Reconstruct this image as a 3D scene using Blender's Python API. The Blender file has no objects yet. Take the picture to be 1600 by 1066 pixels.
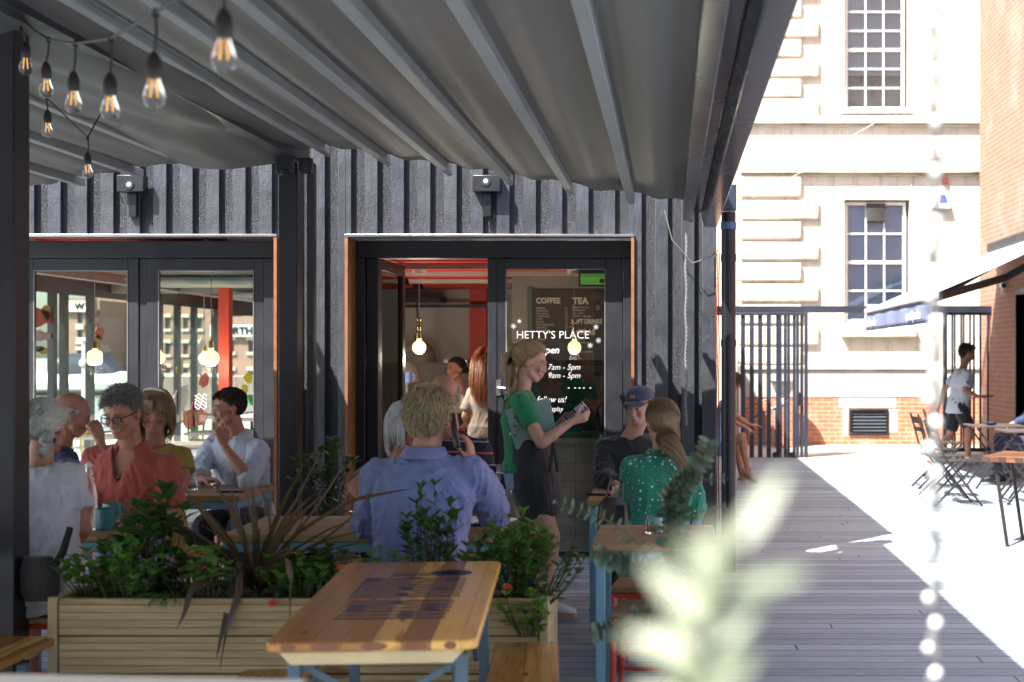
import bpy, bmesh, math, random
from mathutils import Vector, Matrix, Quaternion, noise
random.seed(7)
V = Vector
R_ = math.radians
scene = bpy.context.scene
COL = scene.collection
F = 50/36*1600.0            # focal length in photograph pixels
VX, HY, HC = 1047.0, 557.0, 1.55

# ---------------------------------------------------------------- camera
cd = bpy.data.cameras.new('camera'); cam = bpy.data.objects.new('camera', cd); COL.objects.link(cam)
cam.location = (0, 0, HC); cam.rotation_euler = (R_(90), 0, 0)
cd.lens = 50; cd.sensor_width = 36; cd.sensor_fit = 'HORIZONTAL'
cd.shift_x = -(VX-800)/1600; cd.shift_y = (HY-533)/1600
cd.clip_start = 0.05; cd.clip_end = 2000
cd.dof.use_dof = True; cd.dof.focus_distance = 8.8; cd.dof.aperture_fstop = 3.0
scene.camera = cam
# ---------------------------------------------------------------- sky, sun, exposure
SUN = V((0.50, 0.60, -1.0)).normalized()      # travel direction of sunlight
elev = math.asin(-SUN.z)
w = bpy.data.worlds.new('World'); scene.world = w; w.use_nodes = True
nt = w.node_tree; nt.nodes.clear()
sky = nt.nodes.new('ShaderNodeTexSky'); sky.sky_type = 'NISHITA'; sky.sun_disc = False
sky.sun_elevation = elev; sky.sun_rotation = math.atan2(-SUN.x, -SUN.y)
sky.air_density = 1.0; sky.dust_density = 2.0
bg = nt.nodes.new('ShaderNodeBackground'); bg.inputs[1].default_value = 0.10
wo = nt.nodes.new('ShaderNodeOutputWorld')
nt.links.new(sky.outputs[0], bg.inputs[0]); nt.links.new(bg.outputs[0], wo.inputs[0])
sd = bpy.data.lights.new('sun', 'SUN'); sun = bpy.data.objects.new('sun', sd); COL.objects.link(sun)
sd.energy = 5.0; sd.angle = R_(0.5); sd.color = (1.0, 0.965, 0.91)
sun.rotation_euler = SUN.to_track_quat('-Z', 'Y').to_euler(); sun.location = (-5, -6, 12)
scene.view_settings.view_transform = 'Standard'; scene.view_settings.look = 'None'
scene.view_settings.exposure = 1.95; scene.view_settings.gamma = 1
scene.view_settings.use_curve_mapping = False
scene.render.engine = 'CYCLES'

# ---------------------------------------------------------------- helpers
def W(px, py, Y):
    return V(((px-VX)/F*Y, Y, HC-(py-HY)/F*Y))
def smooth_by_angle(me, a=35):
    try:
        me.shade_smooth(); me.set_sharp_from_angle(angle=R_(a))
    except Exception: pass
def tag(o, label=None, cat=None, group=None, kind=None):
    if label: o['label'] = label
    if cat: o['category'] = cat
    if group: o['group'] = group
    if kind: o['kind'] = kind
    return o
def thing(name, label, cat, loc=(0,0,0), rz=0, group=None):
    o = bpy.data.objects.new(name, None); COL.objects.link(o)
    o.location = loc; o.rotation_euler = (0,0,rz); o.empty_display_size = .1
    return tag(o, label, cat, group)
def wloc(p):
    v = V((0,0,0))
    while p: v += p.location; p = p.parent
    return v
def copy_tree(o, parent=None, label=None, loc=None, rz=None):
    c = o.copy(); COL.objects.link(c); c.parent = parent
    if loc is not None: c.location = loc
    if rz is not None: c.rotation_euler = (0,0,rz)
    if label: c['label'] = label
    for ch in list(o.children): copy_tree(ch, c)
    return c

class MB:
    """collects shapes into one bmesh"""
    def __init__(s): s.bm = bmesh.new()
    def face(s, pts):
        vs = [s.bm.verts.new(p) for p in pts]
        try: return s.bm.faces.new(vs)
        except ValueError: return None
    def box(s, x0, x1, y0, y1, z0, z1, M=None):
        c = [V((x,y,z)) for z in (z0,z1) for y in (y0,y1) for x in (x0,x1)]
        if M: c = [M @ p for p in c]
        v = [s.bm.verts.new(p) for p in c]
        for f in ((0,2,3,1),(4,5,7,6),(0,1,5,4),(2,6,7,3),(0,4,6,2),(1,3,7,5)):
            s.bm.faces.new([v[i] for i in f])
        return s
    def bar(s, p0, p1, w, h=None, up=(0,0,1)):
        """square bar from p0 to p1, w across, h along 'up'"""
        p0, p1 = V(p0), V(p1); h = w if h is None else h
        d = (p1-p0); L = d.length
        if L < 1e-6: return s
        d /= L; u = V(up)
        if abs(d.dot(u)) > .98: u = V((0,1,0))
        a = d.cross(u).normalized(); b = a.cross(d).normalized()
        M = Matrix((( a.x,d.x,b.x,p0.x),(a.y,d.y,b.y,p0.y),(a.z,d.z,b.z,p0.z),(0,0,0,1)))
        return s.box(-w/2, w/2, 0, L, -h/2, h/2, M)
    def tube(s, pts, r, seg=8, cap=True):
        pts = [V(p) for p in pts]; n = len(pts)
        rs = r if isinstance(r, (list, tuple)) else [r]*n
        rings = []; u = None
        for i in range(n):
            d = (pts[min(i+1,n-1)] - pts[max(i-1,0)]).normalized()
            if u is None:
                u = V((0,0,1)) if abs(d.z) < .9 else V((1,0,0))
            a = d.cross(u)
            if a.length < 1e-5: a = d.cross(V((0,1,0)))
            a.normalize(); b = a.cross(d).normalized(); u = b
            rings.append([s.bm.verts.new(pts[i] + (a*math.cos(t)+b*math.sin(t))*rs[i])
                          for t in [2*math.pi*k/seg for k in range(seg)]])
        for i in range(n-1):
            A, B = rings[i], rings[i+1]
            for k in range(seg):
                s.bm.faces.new((A[k], A[(k+1)%seg], B[(k+1)%seg], B[k]))
        if cap:
            s.bm.faces.new(rings[0][::-1]); s.bm.faces.new(rings[-1])
        return s
    def cyl(s, p0, p1, r0, r1=None, seg=16):
        return s.tube([p0, p1], [r0, r0 if r1 is None else r1], seg)
    def lathe(s, prof, c=(0,0,0), seg=20, M=None):
        c = V(c); rings = []
        for r, z in prof:
            ring = []
            for k in range(seg):
                t = 2*math.pi*k/seg; p = V((r*math.cos(t), r*math.sin(t), z))
                if M: p = M @ p
                ring.append(s.bm.verts.new(c+p))
            rings.append(ring)
        for A, B in zip(rings, rings[1:]):
            for k in range(seg): s.bm.faces.new((A[k], A[(k+1)%seg], B[(k+1)%seg], B[k]))
        s.bm.faces.new(rings[0][::-1]); s.bm.faces.new(rings[-1])
        return s
    def ell(s, c, r, M=None, seg=16, rin=10):
        c = V(c); r = V(r) if not isinstance(r, (int, float)) else V((r,r,r))
        def P(i, k):
            th = math.pi*i/rin; ph = 2*math.pi*k/seg
            p = V((r.x*math.sin(th)*math.cos(ph), r.y*math.sin(th)*math.sin(ph), r.z*math.cos(th)))
            return c + (M @ p if M else p)
        top = s.bm.verts.new(P(0,0)); bot = s.bm.verts.new(P(rin,0))
        rings = [[s.bm.verts.new(P(i,k)) for k in range(seg)] for i in range(1, rin)]
        for k in range(seg):
            s.bm.faces.new((top, rings[0][k], rings[0][(k+1)%seg]))
            s.bm.faces.new((bot, rings[-1][(k+1)%seg], rings[-1][k]))
        for A, B in zip(rings, rings[1:]):
            for k in range(seg): s.bm.faces.new((A[k], B[k], B[(k+1)%seg], A[(k+1)%seg]))
        return s
    def cap(s, p0, p1, r0, r1, seg=14):
        """tapered capsule, closed"""
        p0, p1 = V(p0), V(p1); d = p1-p0; L = d.length
        d = d/L if L > 1e-6 else V((0,0,1))
        pts, rs = [], []
        for a in (-80,-50,-25):
            pts.append(p0 + d*r0*math.sin(R_(a))); rs.append(r0*math.cos(R_(a)))
        for t in (0,.33,.66,1): pts.append(p0.lerp(p1, t)); rs.append(r0+(r1-r0)*t)
        for a in (25,50,80):
            pts.append(p1 + d*r1*math.sin(R_(a))); rs.append(r1*math.cos(R_(a)))
        return s.tube(pts, rs, seg)
    def loft(s, rings, seg=20, cap=True):
        """rings: (centre, vecA, vecB) elliptical sections"""
        rr = []
        for c, a, b in rings:
            c, a, b = V(c), V(a), V(b); ring = []
            for k in range(seg):
                t = 2*math.pi*k/seg; ct, st = math.cos(t), math.sin(t)
                ring.append(s.bm.verts.new(c + a*math.copysign(abs(ct)**.85, ct) + b*math.copysign(abs(st)**.85, st)))
            rr.append(ring)
        for A, B in zip(rr, rr[1:]):
            for k in range(seg): s.bm.faces.new((A[k], A[(k+1)%seg], B[(k+1)%seg], B[k]))
        if cap: s.bm.faces.new(rr[0][::-1]); s.bm.faces.new(rr[-1])
        return s
    def prism(s, poly, y0, y1, ax='y'):
        """extrude a 2-D outline; ax is the extrusion axis"""
        def P(a, b, d):
            return {'y': V((a,d,b)), 'x': V((d,a,b)), 'z': V((a,b,d))}[ax]
        A = [s.bm.verts.new(P(a,b,y0)) for a,b in poly]; B = [s.bm.verts.new(P(a,b,y1)) for a,b in poly]
        n = len(poly)
        s.bm.faces.new(A); s.bm.faces.new(B[::-1])
        for k in range(n): s.bm.faces.new((A[k], B[k], B[(k+1)%n], A[(k+1)%n]))
        return s
    def grid(s, fn, nu, nv):
        g = [[s.bm.verts.new(fn(i/nu, j/nv)) for j in range(nv+1)] for i in range(nu+1)]
        for i in range(nu):
            for j in range(nv): s.bm.faces.new((g[i][j], g[i+1][j], g[i+1][j+1], g[i][j+1]))
        return s

def obj(name, mb, m, parent=None, bevel=0, angle=35, world=True, solid=0, recalc=True, label=None):
    bm = mb.bm if isinstance(mb, MB) else mb
    if recalc: bmesh.ops.recalc_face_normals(bm, faces=bm.faces)
    if parent and world: bmesh.ops.translate(bm, verts=bm.verts, vec=-wloc(parent))
    me = bpy.data.meshes.new(name); bm.to_mesh(me); bm.free()
    me.materials.append(m); smooth_by_angle(me, angle)
    o = bpy.data.objects.new(name, me); COL.objects.link(o)
    if parent: o.parent = parent
    if solid:
        md = o.modifiers.new('solid', 'SOLIDIFY'); md.thickness = solid; md.offset = 0
    if bevel:
        md = o.modifiers.new('bevel', 'BEVEL'); md.width = bevel; md.segments = 2
        md.limit_method = 'ANGLE'; md.angle_limit = R_(40); md.harden_normals = False
    if label: o['label'] = label
    return o
def single(name, mb, m, label, cat, loc=None, group=None, **k):
    """a thing that is one mesh; its origin sits at loc"""
    bm = mb.bm
    if loc is not None: bmesh.ops.translate(bm, verts=bm.verts, vec=-V(loc))
    o = obj(name, mb, m, None, **k)
    if loc is not None: o.location = loc
    return tag(o, label, cat, group)
def struct(name, mb, m, **k):
    o = obj(name, mb, m, **k); o['kind'] = 'structure'; return o

# ---------------------------------------------------------------- materials
MATS = {}
class N:
    def __init__(s, name):
        s.m = bpy.data.materials.new(name); s.m.use_nodes = True; s.t = s.m.node_tree; s.t.nodes.clear()
        s.out = s.t.nodes.new('ShaderNodeOutputMaterial')
        s.b = s.t.nodes.new('ShaderNodeBsdfPrincipled'); s.t.links.new(s.b.outputs[0], s.out.inputs[0])
        s.tc = s.t.nodes.new('ShaderNodeTexCoord'); s.P = s.tc.outputs['Object']
    def n(s, typ, **kw):
        nd = s.t.nodes.new(typ)
        for k, v in kw.items():
            if hasattr(nd, k): setattr(nd, k, v)
            else: s.set(nd, k, v)
        return nd
    def set(s, nd, k, v):
        i = nd.inputs[k]
        if isinstance(v, bpy.types.NodeSocket): s.t.links.new(v, i)
        else: i.default_value = v
    def map(s, scale=(1,1,1), loc=(0,0,0), rot=(0,0,0), src=None):
        nd = s.n('ShaderNodeMapping'); s.t.links.new(src or s.P, nd.inputs[0])
        nd.inputs['Scale'].default_value = scale; nd.inputs['Location'].default_value = loc
        nd.inputs['Rotation'].default_value = rot
        return nd.outputs[0]
    def noise(s, scale, vec=None, detail=4, rough=.5, dist=0):
        nd = s.n('ShaderNodeTexNoise'); s.t.links.new(vec or s.P, nd.inputs['Vector'])
        nd.inputs['Scale'].default_value = scale; nd.inputs['Detail'].default_value = detail
        nd.inputs['Roughness'].default_value = rough; nd.inputs['Distortion'].default_value = dist
        return nd.outputs[0]
    def ramp(s, fac, stops):
        nd = s.n('ShaderNodeValToRGB'); s.t.links.new(fac, nd.inputs[0]); e = nd.color_ramp.elements
        while len(e) < len(stops): e.new(.5)
        for k, (p, c) in enumerate(stops):
            e[k].position = p; e[k].color = (*c, 1) if len(c) == 3 else c
        return nd.outputs[0]
    def mix(s, fac, a, b, mode='MIX'):
        nd = s.n('ShaderNodeMix', data_type='RGBA', blend_type=mode)
        for i, v in ((0, fac), (6, a), (7, b)):
            if isinstance(v, bpy.types.NodeSocket): s.t.links.new(v, nd.inputs[i])
            else: nd.inputs[i].default_value = (*v, 1) if isinstance(v, (tuple, list)) and len(v) == 3 else v
        return nd.outputs[2]
    def math(s, op, a, b=0, c=0):
        nd = s.n('ShaderNodeMath', operation=op)
        for i, v in enumerate((a, b, c)):
            if isinstance(v, bpy.types.NodeSocket): s.t.links.new(v, nd.inputs[i])
            else: nd.inputs[i].default_value = v
        return nd.outputs[0]
    def bump(s, h, strength=.3, dist=.01):
        nd = s.n('ShaderNodeBump'); s.t.links.new(h, nd.inputs['Height'])
        nd.inputs['Strength'].default_value = strength; nd.inputs['Distance'].default_value = dist
        s.t.links.new(nd.outputs[0], s.b.inputs['Normal']); return nd
    def fin(s, color=None, rough=.5, metal=0, spec=None, coat=0, sheen=0, sss=0, trans=0, emit=None, es=0, ior=None):
        b = s.b.inputs
        def st(k, v):
            if isinstance(v, bpy.types.NodeSocket): s.t.links.new(v, b[k])
            else: b[k].default_value = (*v, 1) if isinstance(v, (tuple, list)) and len(v) == 3 and k in ('Base Color','Emission Color') else v
        if color is not None: st('Base Color', color)
        st('Roughness', rough); st('Metallic', metal)
        if spec is not None: st('Specular IOR Level', spec)
        if coat: st('Coat Weight', coat); b['Coat Roughness'].default_value = .12
        if sheen: st('Sheen Weight', sheen)
        if sss:
            st('Subsurface Weight', sss); b['Subsurface Radius'].default_value = (.012,.005,.003); b['Subsurface Scale'].default_value = 1
        if trans: st('Transmission Weight', trans)
        if ior: st('IOR', ior)
        if emit is not None: st('Emission Color', emit); st('Emission Strength', es)
        return s.m

def sc(c, k): return tuple(x*k for x in c)
def plain(name, c, rough=.5, var=.18, scale=6, bump=.15, bscale=60, **k):
    if name in MATS: return MATS[name]
    m = N(name); n1 = m.noise(scale, detail=5, rough=.6)
    col = m.ramp(n1, [(.3, sc(c, 1-var)), (.7, sc(c, 1+var))])
    if bump: m.bump(m.noise(bscale, detail=3), bump, .004)
    MATS[name] = m.fin(col, rough, **k); return MATS[name]

def metal_paint(name, c, rough=.4, wear=(.25,.25,.25), amt=.0, **k):
    m = N(name); n1 = m.noise(3, detail=6, rough=.65); n2 = m.noise(45, detail=6, rough=.7)
    col = m.ramp(n1, [(.3, sc(c,.8)), (.7, sc(c,1.2))])
    if amt:
        k2 = m.ramp(n2, [(1-amt-.03, (0,0,0)), (1-amt, (1,1,1))]); col = m.mix(k2, col, wear)
    rg = m.ramp(n1, [(.3, (rough*.8,)*3), (.7, (rough*1.25,)*3)])
    m.bump(m.noise(25, detail=4), .08, .004)
    return m.fin(col, rg, **k)

def wood(name, c1, c2, board=.09, axis='x', rough=.4, coat=0, bump=.15, dark=(.1,.04,.02), vary=.6, knots=True):
    """boards run along 'axis'; each board has its own tone"""
    m = N(name); sx = m.n('ShaderNodeSeparateXYZ'); m.t.links.new(m.P, sx.inputs[0])
    lx, ac = (0, 1) if axis == 'x' else (1, 0)
    idx = m.math('FLOOR', m.math('DIVIDE', sx.outputs[ac], board))
    wn = m.n('ShaderNodeTexWhiteNoise', noise_dimensions='1D'); m.t.links.new(idx, wn.inputs['W'])
    cmb = m.n('ShaderNodeCombineXYZ')
    m.t.links.new(m.math('MULTIPLY', sx.outputs[lx], 1.6), cmb.inputs[0])
    m.t.links.new(m.math('MULTIPLY', sx.outputs[ac], 26), cmb.inputs[1])
    m.t.links.new(m.math('ADD', m.math('MULTIPLY', sx.outputs[2], 26), m.math('MULTIPLY', wn.outputs[0], 37)), cmb.inputs[2])
    g = m.noise(1.3, cmb.outputs[0], detail=6, rough=.62, dist=1.2)
    fac = m.math('ADD', m.math('MULTIPLY', m.math('SUBTRACT', wn.outputs[0], .5), vary), g)
    col = m.ramp(fac, [(.25, sc(c2,.75)), (.45, c2), (.62, c1), (.85, sc(c1,1.15))])
    if knots:
        kv = m.n('ShaderNodeTexVoronoi', feature='F1'); kc = m.n('ShaderNodeCombineXYZ')
        m.t.links.new(m.math('MULTIPLY', sx.outputs[lx], 3.2), kc.inputs[0]); m.t.links.new(m.math('MULTIPLY', sx.outputs[ac], 9), kc.inputs[1])
        m.t.links.new(kc.outputs[0], kv.inputs['Vector']); kv.inputs['Scale'].default_value = 1
        kf = m.ramp(kv.outputs['Distance'], [(.05, (1,1,1)), (.13, (0,0,0))])
        col = m.mix(kf, col, dark)
    seam = m.math('FRACT', m.math('DIVIDE', sx.outputs[ac], board))
    sf = m.ramp(seam, [(0, (1,1,1)), (.03, (0,0,0)), (.97, (0,0,0)), (1, (1,1,1))])
    col = m.mix(m.math('MULTIPLY', sf, .55), col, sc(dark, .6))
    m.bump(m.math('SUBTRACT', g, m.math('MULTIPLY', sf, .6)), bump, .004)
    return m.fin(col, rough, coat=coat, spec=.35)

def brick(name, plane='xz', c1=(.42,.16,.09), c2=(.30,.11,.07), mortar=(.55,.5,.42), bw=.225, bh=.075, rough=.85, bump=.5):
    m = N(name); sx = m.n('ShaderNodeSeparateXYZ'); m.t.links.new(m.P, sx.inputs[0])
    cb = m.n('ShaderNodeCombineXYZ')
    m.t.links.new(sx.outputs[0 if plane[0]=='x' else 1], cb.inputs[0]); m.t.links.new(sx.outputs[2], cb.inputs[1])
    bt = m.n('ShaderNodeTexBrick'); m.t.links.new(cb.outputs[0], bt.inputs['Vector'])
    bt.inputs['Scale'].default_value = 1; bt.inputs['Brick Width'].default_value = bw; bt.inputs['Row Height'].default_value = bh
    bt.inputs['Mortar Size'].default_value = .006; bt.inputs['Mortar Smooth'].default_value = .3; bt.inputs['Bias'].default_value = 0
    bt.inputs['Color1'].default_value = (*c1,1); bt.inputs['Color2'].default_value = (*c2,1); bt.inputs['Mortar'].default_value = (*mortar,1)
    n1 = m.noise(1.3, detail=6, rough=.7); n2 = m.noise(14, detail=5)
    col = m.mix(m.ramp(n2, [(.3,(0,0,0)),(.75,(.7,.7,.7))]), bt.outputs[0], sc(c1,1.5))
    col = m.mix(m.ramp(n1, [(.5,(0,0,0)),(.72,(.55,.55,.55))]), col, sc(mortar,1.05))
    m.bump(m.math('SUBTRACT', m.math('MULTIPLY', n2, .4), bt.outputs['Fac']), bump, .01)
    return m.fin(col, rough)

def glass_pane(name, tint=(1,1,1), refl=.08, rough=0.0):
    m = bpy.data.materials.new(name); m.use_nodes = True; t = m.node_tree; t.nodes.clear()
    o = t.nodes.new('ShaderNodeOutputMaterial'); tr = t.nodes.new('ShaderNodeBsdfTransparent'); gl = t.nodes.new('ShaderNodeBsdfGlossy')
    tr.inputs[0].default_value = (*tint,1); gl.inputs['Roughness'].default_value = rough
    fr = t.nodes.new('ShaderNodeFresnel'); fr.inputs[0].default_value = 1.5
    mx = t.nodes.new('ShaderNodeMixShader'); ad = t.nodes.new('ShaderNodeMath'); ad.operation = 'ADD'; ad.inputs[1].default_value = refl
    t.links.new(fr.outputs[0], ad.inputs[0]); t.links.new(ad.outputs[0], mx.inputs[0])
    t.links.new(tr.outputs[0], mx.inputs[1]); t.links.new(gl.outputs[0], mx.inputs[2]); t.links.new(mx.outputs[0], o.inputs[0])
    return m

def leafmat(name, c1, c2, rough=.4, trans=.35):
    m = N(name)
    at = m.n('ShaderNodeAttribute', attribute_name='rnd')
    n1 = m.noise(8, detail=3)
    fac = m.math('ADD', m.math('MULTIPLY', at.outputs['Fac'], .7), m.math('MULTIPLY', n1, .3))
    col = m.ramp(fac, [(.15, c1), (.85, c2)])
    m.fin(col, rough, spec=.45)
    tl = m.n('ShaderNodeBsdfTranslucent'); m.t.links.new(m.mix(.5, col, (.25,.45,.05), 'SCREEN'), tl.inputs[0])
    mx = m.n('ShaderNodeMixShader'); mx.inputs[0].default_value = trans
    m.t.links.new(m.b.outputs[0], mx.inputs[1]); m.t.links.new(tl.outputs[0], mx.inputs[2]); m.t.links.new(mx.outputs[0], m.out.inputs[0])
    return m.m

def fabric(name, c, c2=None, rough=.85, weave=900, var=.12, sheen=.25):
    m = N(name); n1 = m.noise(3.5, detail=4); n2 = m.noise(weave, detail=2)
    col = m.ramp(n1, [(.3, sc(c,1-var)), (.7, sc(c,1+var))])
    if c2: col = m.mix(m.ramp(n2, [(.42,(0,0,0)),(.6,(1,1,1))]), col, c2)
    st = m.noise(1, m.map((140,140,18)), detail=3); fo = m.noise(1, m.map((26,26,11), rot=(.3,.5,.2)), detail=5, rough=.6, dist=1.2)
    m.bump(m.math('ADD', m.math('ADD', m.math('MULTIPLY', n2, .25), m.math('MULTIPLY', st, .25)), m.math('MULTIPLY', fo, 1.6)), .55, .006)
    return m.fin(col, rough, sheen=sheen)

M_black = metal_paint('black_steel_paint', (.008,.0085,.011), .34)
M_frame = metal_paint('anthracite_frame_paint', (.012,.0125,.017), .42)
M_beam = metal_paint('dark_blue_grey_beam', (.026,.031,.048), .24, coat=.2)
M_blue = metal_paint('pale_blue_steel', (.17,.33,.40), .45)
M_blued = metal_paint('slate_blue_steel', (.09,.15,.20), .45)
M_red = metal_paint('orange_red_steel', (.58,.055,.025), .4)
M_yellow = metal_paint('yellow_steel', (.55,.50,.04), .4)
M_gate = metal_paint('gate_blue_black_paint', (.018,.022,.035), .4)
M_rib = metal_paint('grey_aluminium_rib', (.22,.23,.235), .5)
M_silver = plain('brushed_silver', (.6,.6,.6), .3, .1, metal=1, bump=.05)
M_white = plain('white_paint', (.75,.75,.72), .5, .06)
M_glass = glass_pane('clear_glass', (.88,.93,.90), .03)
M_glassd = glass_pane('door_glass', (.80,.84,.82), .04)
# ================================================================ THE SETTING
def wall_open(mb, x0, x1, z0, z1, y0, y1, ops, plane='xz'):
    """wall slab with real openings; ops = (x0,x1,z0,z1)"""
    xs = sorted({x0, x1, *[o[0] for o in ops], *[o[1] for o in ops]})
    for a, b in zip(xs, xs[1:]):
        if b <= x0 or a >= x1: continue
        cuts = sorted([(o[2], o[3]) for o in ops if o[0] <= a+1e-6 and o[1] >= b-1e-6])
        z = z0
        for c0, c1 in cuts + [(z1, z1)]:
            if c0 - z > 1e-4:
                if plane == 'xz': mb.box(a, b, y0, y1, z, c0)
                else: mb.box(y0, y1, a, b, z, c0)
            z = c1
# --- ground sheet
m = N('quay_concrete'); n1 = m.noise(.6, detail=6, rough=.7); n2 = m.noise(30, detail=4)
m.bump(n2, .3, .01); g_ground = m.fin(m.ramp(m.math('ADD', m.math('MULTIPLY', n1, .7), m.math('MULTIPLY', n2, .3)), [(.3,(.26,.24,.21)), (.7,(.38,.35,.31))]), .9)
mb = MB(); mb.grid(lambda u, v: V((-900+1800*u, -300+1500*v, -.35)), 8, 8); struct('ground', mb, g_ground)
# --- paving behind the gate, raised to deck level
m = N('pale_paving'); bt = m.n('ShaderNodeTexBrick'); m.t.links.new(m.P, bt.inputs['Vector'])
bt.inputs['Scale'].default_value = 1; bt.inputs['Brick Width'].default_value = .6; bt.inputs['Row Height'].default_value = .4
bt.inputs['Mortar Size'].default_value = .006
bt.inputs['Color1'].default_value = (.42,.38,.33,1); bt.inputs['Color2'].default_value = (.34,.31,.27,1); bt.inputs['Mortar'].default_value = (.14,.12,.10,1)
n1 = m.noise(5, detail=6); m.bump(m.math('SUBTRACT', n1, bt.outputs['Fac']), .3, .005)
mp = m.fin(m.mix(m.ramp(n1, [(.35,(0,0,0)),(.7,(.5,.5,.5))]), bt.outputs[0], (.5,.46,.4)), .85)
mb = MB(); mb.box(.45, 30, 21.9, 60, -.3, -.004); struct('paving', mb, mp)
# --- deck: grey composite boards running across the picture
m = N('grey_deck_boards'); sx = m.n('ShaderNodeSeparateXYZ'); m.t.links.new(m.P, sx.inputs[0])
bw = .15
idx = m.math('FLOOR', m.math('DIVIDE', sx.outputs[1], bw)); wn = m.n('ShaderNodeTexWhiteNoise', noise_dimensions='1D'); m.t.links.new(idx, wn.inputs['W'])
cb = m.n('ShaderNodeCombineXYZ'); m.t.links.new(m.math('MULTIPLY', sx.outputs[0], 1.2), cb.inputs[0])
m.t.links.new(m.math('MULTIPLY', sx.outputs[1], 42), cb.inputs[1]); m.t.links.new(m.math('MULTIPLY', wn.outputs[0], 50), cb.inputs[2])
g1 = m.noise(1.2, cb.outputs[0], detail=8, rough=.74, dist=3.0)
pos = m.math('ADD', sx.outputs[0], m.math('MULTIPLY', wn.outputs[0], 3.6))
jt = m.ramp(m.math('FRACT', m.math('DIVIDE', pos, 3.6)), [(0,(1,1,1)),(.0012,(0,0,0))])
seam = m.math('FRACT', m.math('DIVIDE', sx.outputs[1], bw))
sf = m.ramp(seam, [(0,(1,1,1)),(.025,(1,1,1)),(.05,(0,0,0)),(.96,(0,0,0)),(.99,(1,1,1))])
fc = m.math('ADD', g1, m.math('MULTIPLY', m.math('SUBTRACT', wn.outputs[0], .5), .22))
col = m.ramp(fc, [(.28,(.11,.14,.165)), (.42,(.22,.27,.315)), (.6,(.34,.40,.455)), (.8,(.48,.55,.61))])
gap = m.math('MAXIMUM', sf, jt)
col = m.mix(gap, col, (.02,.02,.025))
st = m.noise(.9, detail=5, rough=.7)
col = m.mix(m.ramp(st, [(.5,(0,0,0)),(.8,(.4,.4,.4))]), col, (.27,.28,.32))
m.bump(m.math('SUBTRACT', g1, m.math('MULTIPLY', gap, 1.2)), .6, .008)
M_deck = m.fin(col, .62)
mb = MB(); mb.box(-14, 9, -3, 21.6, -.12, 0); struct('deck', mb, M_deck)
mb = MB(); mb.box(.45, 9, 21.6, 21.9, -.1, .003); struct('threshold_strip', mb, plain('threshold_stone', (.4,.37,.32), .8, .2))
# --- water of the dock beyond the cafe
mw = N('dock_water'); mw.bump(mw.noise(1.2, mw.map((1,.25,1)), detail=4), .5, .2); M_water = mw.fin((.05,.07,.06), .08)
mb = MB(); mb.grid(lambda u, v: V((-220+206*u, 27+103*v, -.3)), 4, 4); struct('water', mb, M_water)

# ---------------------------------------------------------------- stone building at the back
YS = 25.0; sS = F/YS
def SX(px): return (px-VX)/sS
def SZ(py): return HC-(py-HY)/sS
m = N('pale_limestone'); bt = m.n('ShaderNodeTexBrick'); sx = m.n('ShaderNodeSeparateXYZ'); m.t.links.new(m.P, sx.inputs[0])
cb = m.n('ShaderNodeCombineXYZ'); m.t.links.new(sx.outputs[0], cb.inputs[0]); m.t.links.new(sx.outputs[2], cb.inputs[1]); m.t.links.new(cb.outputs[0], bt.inputs['Vector'])
bt.inputs['Scale'].default_value = 1; bt.inputs['Brick Width'].default_value = .95; bt.inputs['Row Height'].default_value = .38; bt.inputs['Mortar Size'].default_value = .004
bt.inputs['Color1'].default_value = (.62,.57,.47,1); bt.inputs['Color2'].default_value = (.56,.51,.42,1); bt.inputs['Mortar'].default_value = (.40,.36,.29,1)
n1 = m.noise(1.5, detail=7, rough=.7); n2 = m.noise(22, detail=5, rough=.7); n3 = m.noise(1, m.map((6,6,1.2)), detail=5, rough=.7)
col = m.mix(m.ramp(n1, [(.4,(0,0,0)),(.8,(.6,.6,.6))]), bt.outputs[0], (.66,.62,.54))
col = m.mix(m.ramp(n3, [(.50,(0,0,0)),(.72,(.7,.7,.7))]), col, (.27,.24,.19))
m.bump(m.math('SUBTRACT', n2, m.math('MULTIPLY', bt.outputs['Fac'], .7)), .4, .008)
M_stone = m.fin(col, .85)
m = N('weathered_ledge_stone'); n1 = m.noise(1, m.map((2,2,9)), detail=6, rough=.75); n2 = m.noise(25, detail=5)
m.bump(n2, .5, .01); M_ledge = m.fin(m.ramp(n1, [(.3,(.20,.18,.15)),(.48,(.45,.41,.34)),(.7,(.60,.56,.47))]), .9)
M_plinth = plain('grey_render_plinth', (.40,.385,.35), .85, .1, 2)
M_brickx = brick('old_red_brick', 'xz', (.36,.12,.06), (.26,.085,.045), (.44,.37,.29))
sb = thing('stone_building', 'tall cream stone building with stepped corner blocks and sash windows behind the gate', 'building', (SX(1159)+4, YS, 0))
op = [(SX(1319), SX(1422), SZ(506), SZ(312)), (SX(1319), SX(1420), SZ(172), 8.4)]
mb = MB(); wall_open(mb, SX(1159), 12, SZ(577), 12.5, YS, YS+.45, op); mb.box(SX(1159), 12, YS+.46, YS+9, 0, 12.4)
obj('wall', mb, M_stone, sb)
mb = MB(); mb.box(SX(1159), 12, YS-.05, YS+.4, SZ(621), SZ(579)); obj('plinth', mb, M_plinth, sb, bevel=.01)
vx0, vx1, vz0, vz1 = SX(1326), SX(1387), SZ(680), SZ(639)
mb = MB(); wall_open(mb, SX(1159), 12, -.02, SZ(622), YS-.06, YS+.3, [(vx0, vx1, vz0, vz1)]); obj('brick_base', mb, M_brickx, sb)
mb = MB()
for x0,x1,y0,y1 in ((1310,1400,622,638),(1316,1325,639,682),(1388,1402,640,676)):
    mb.box(SX(x0), SX(x1), YS-.068, YS-.02, SZ(y1), SZ(y0))
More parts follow.
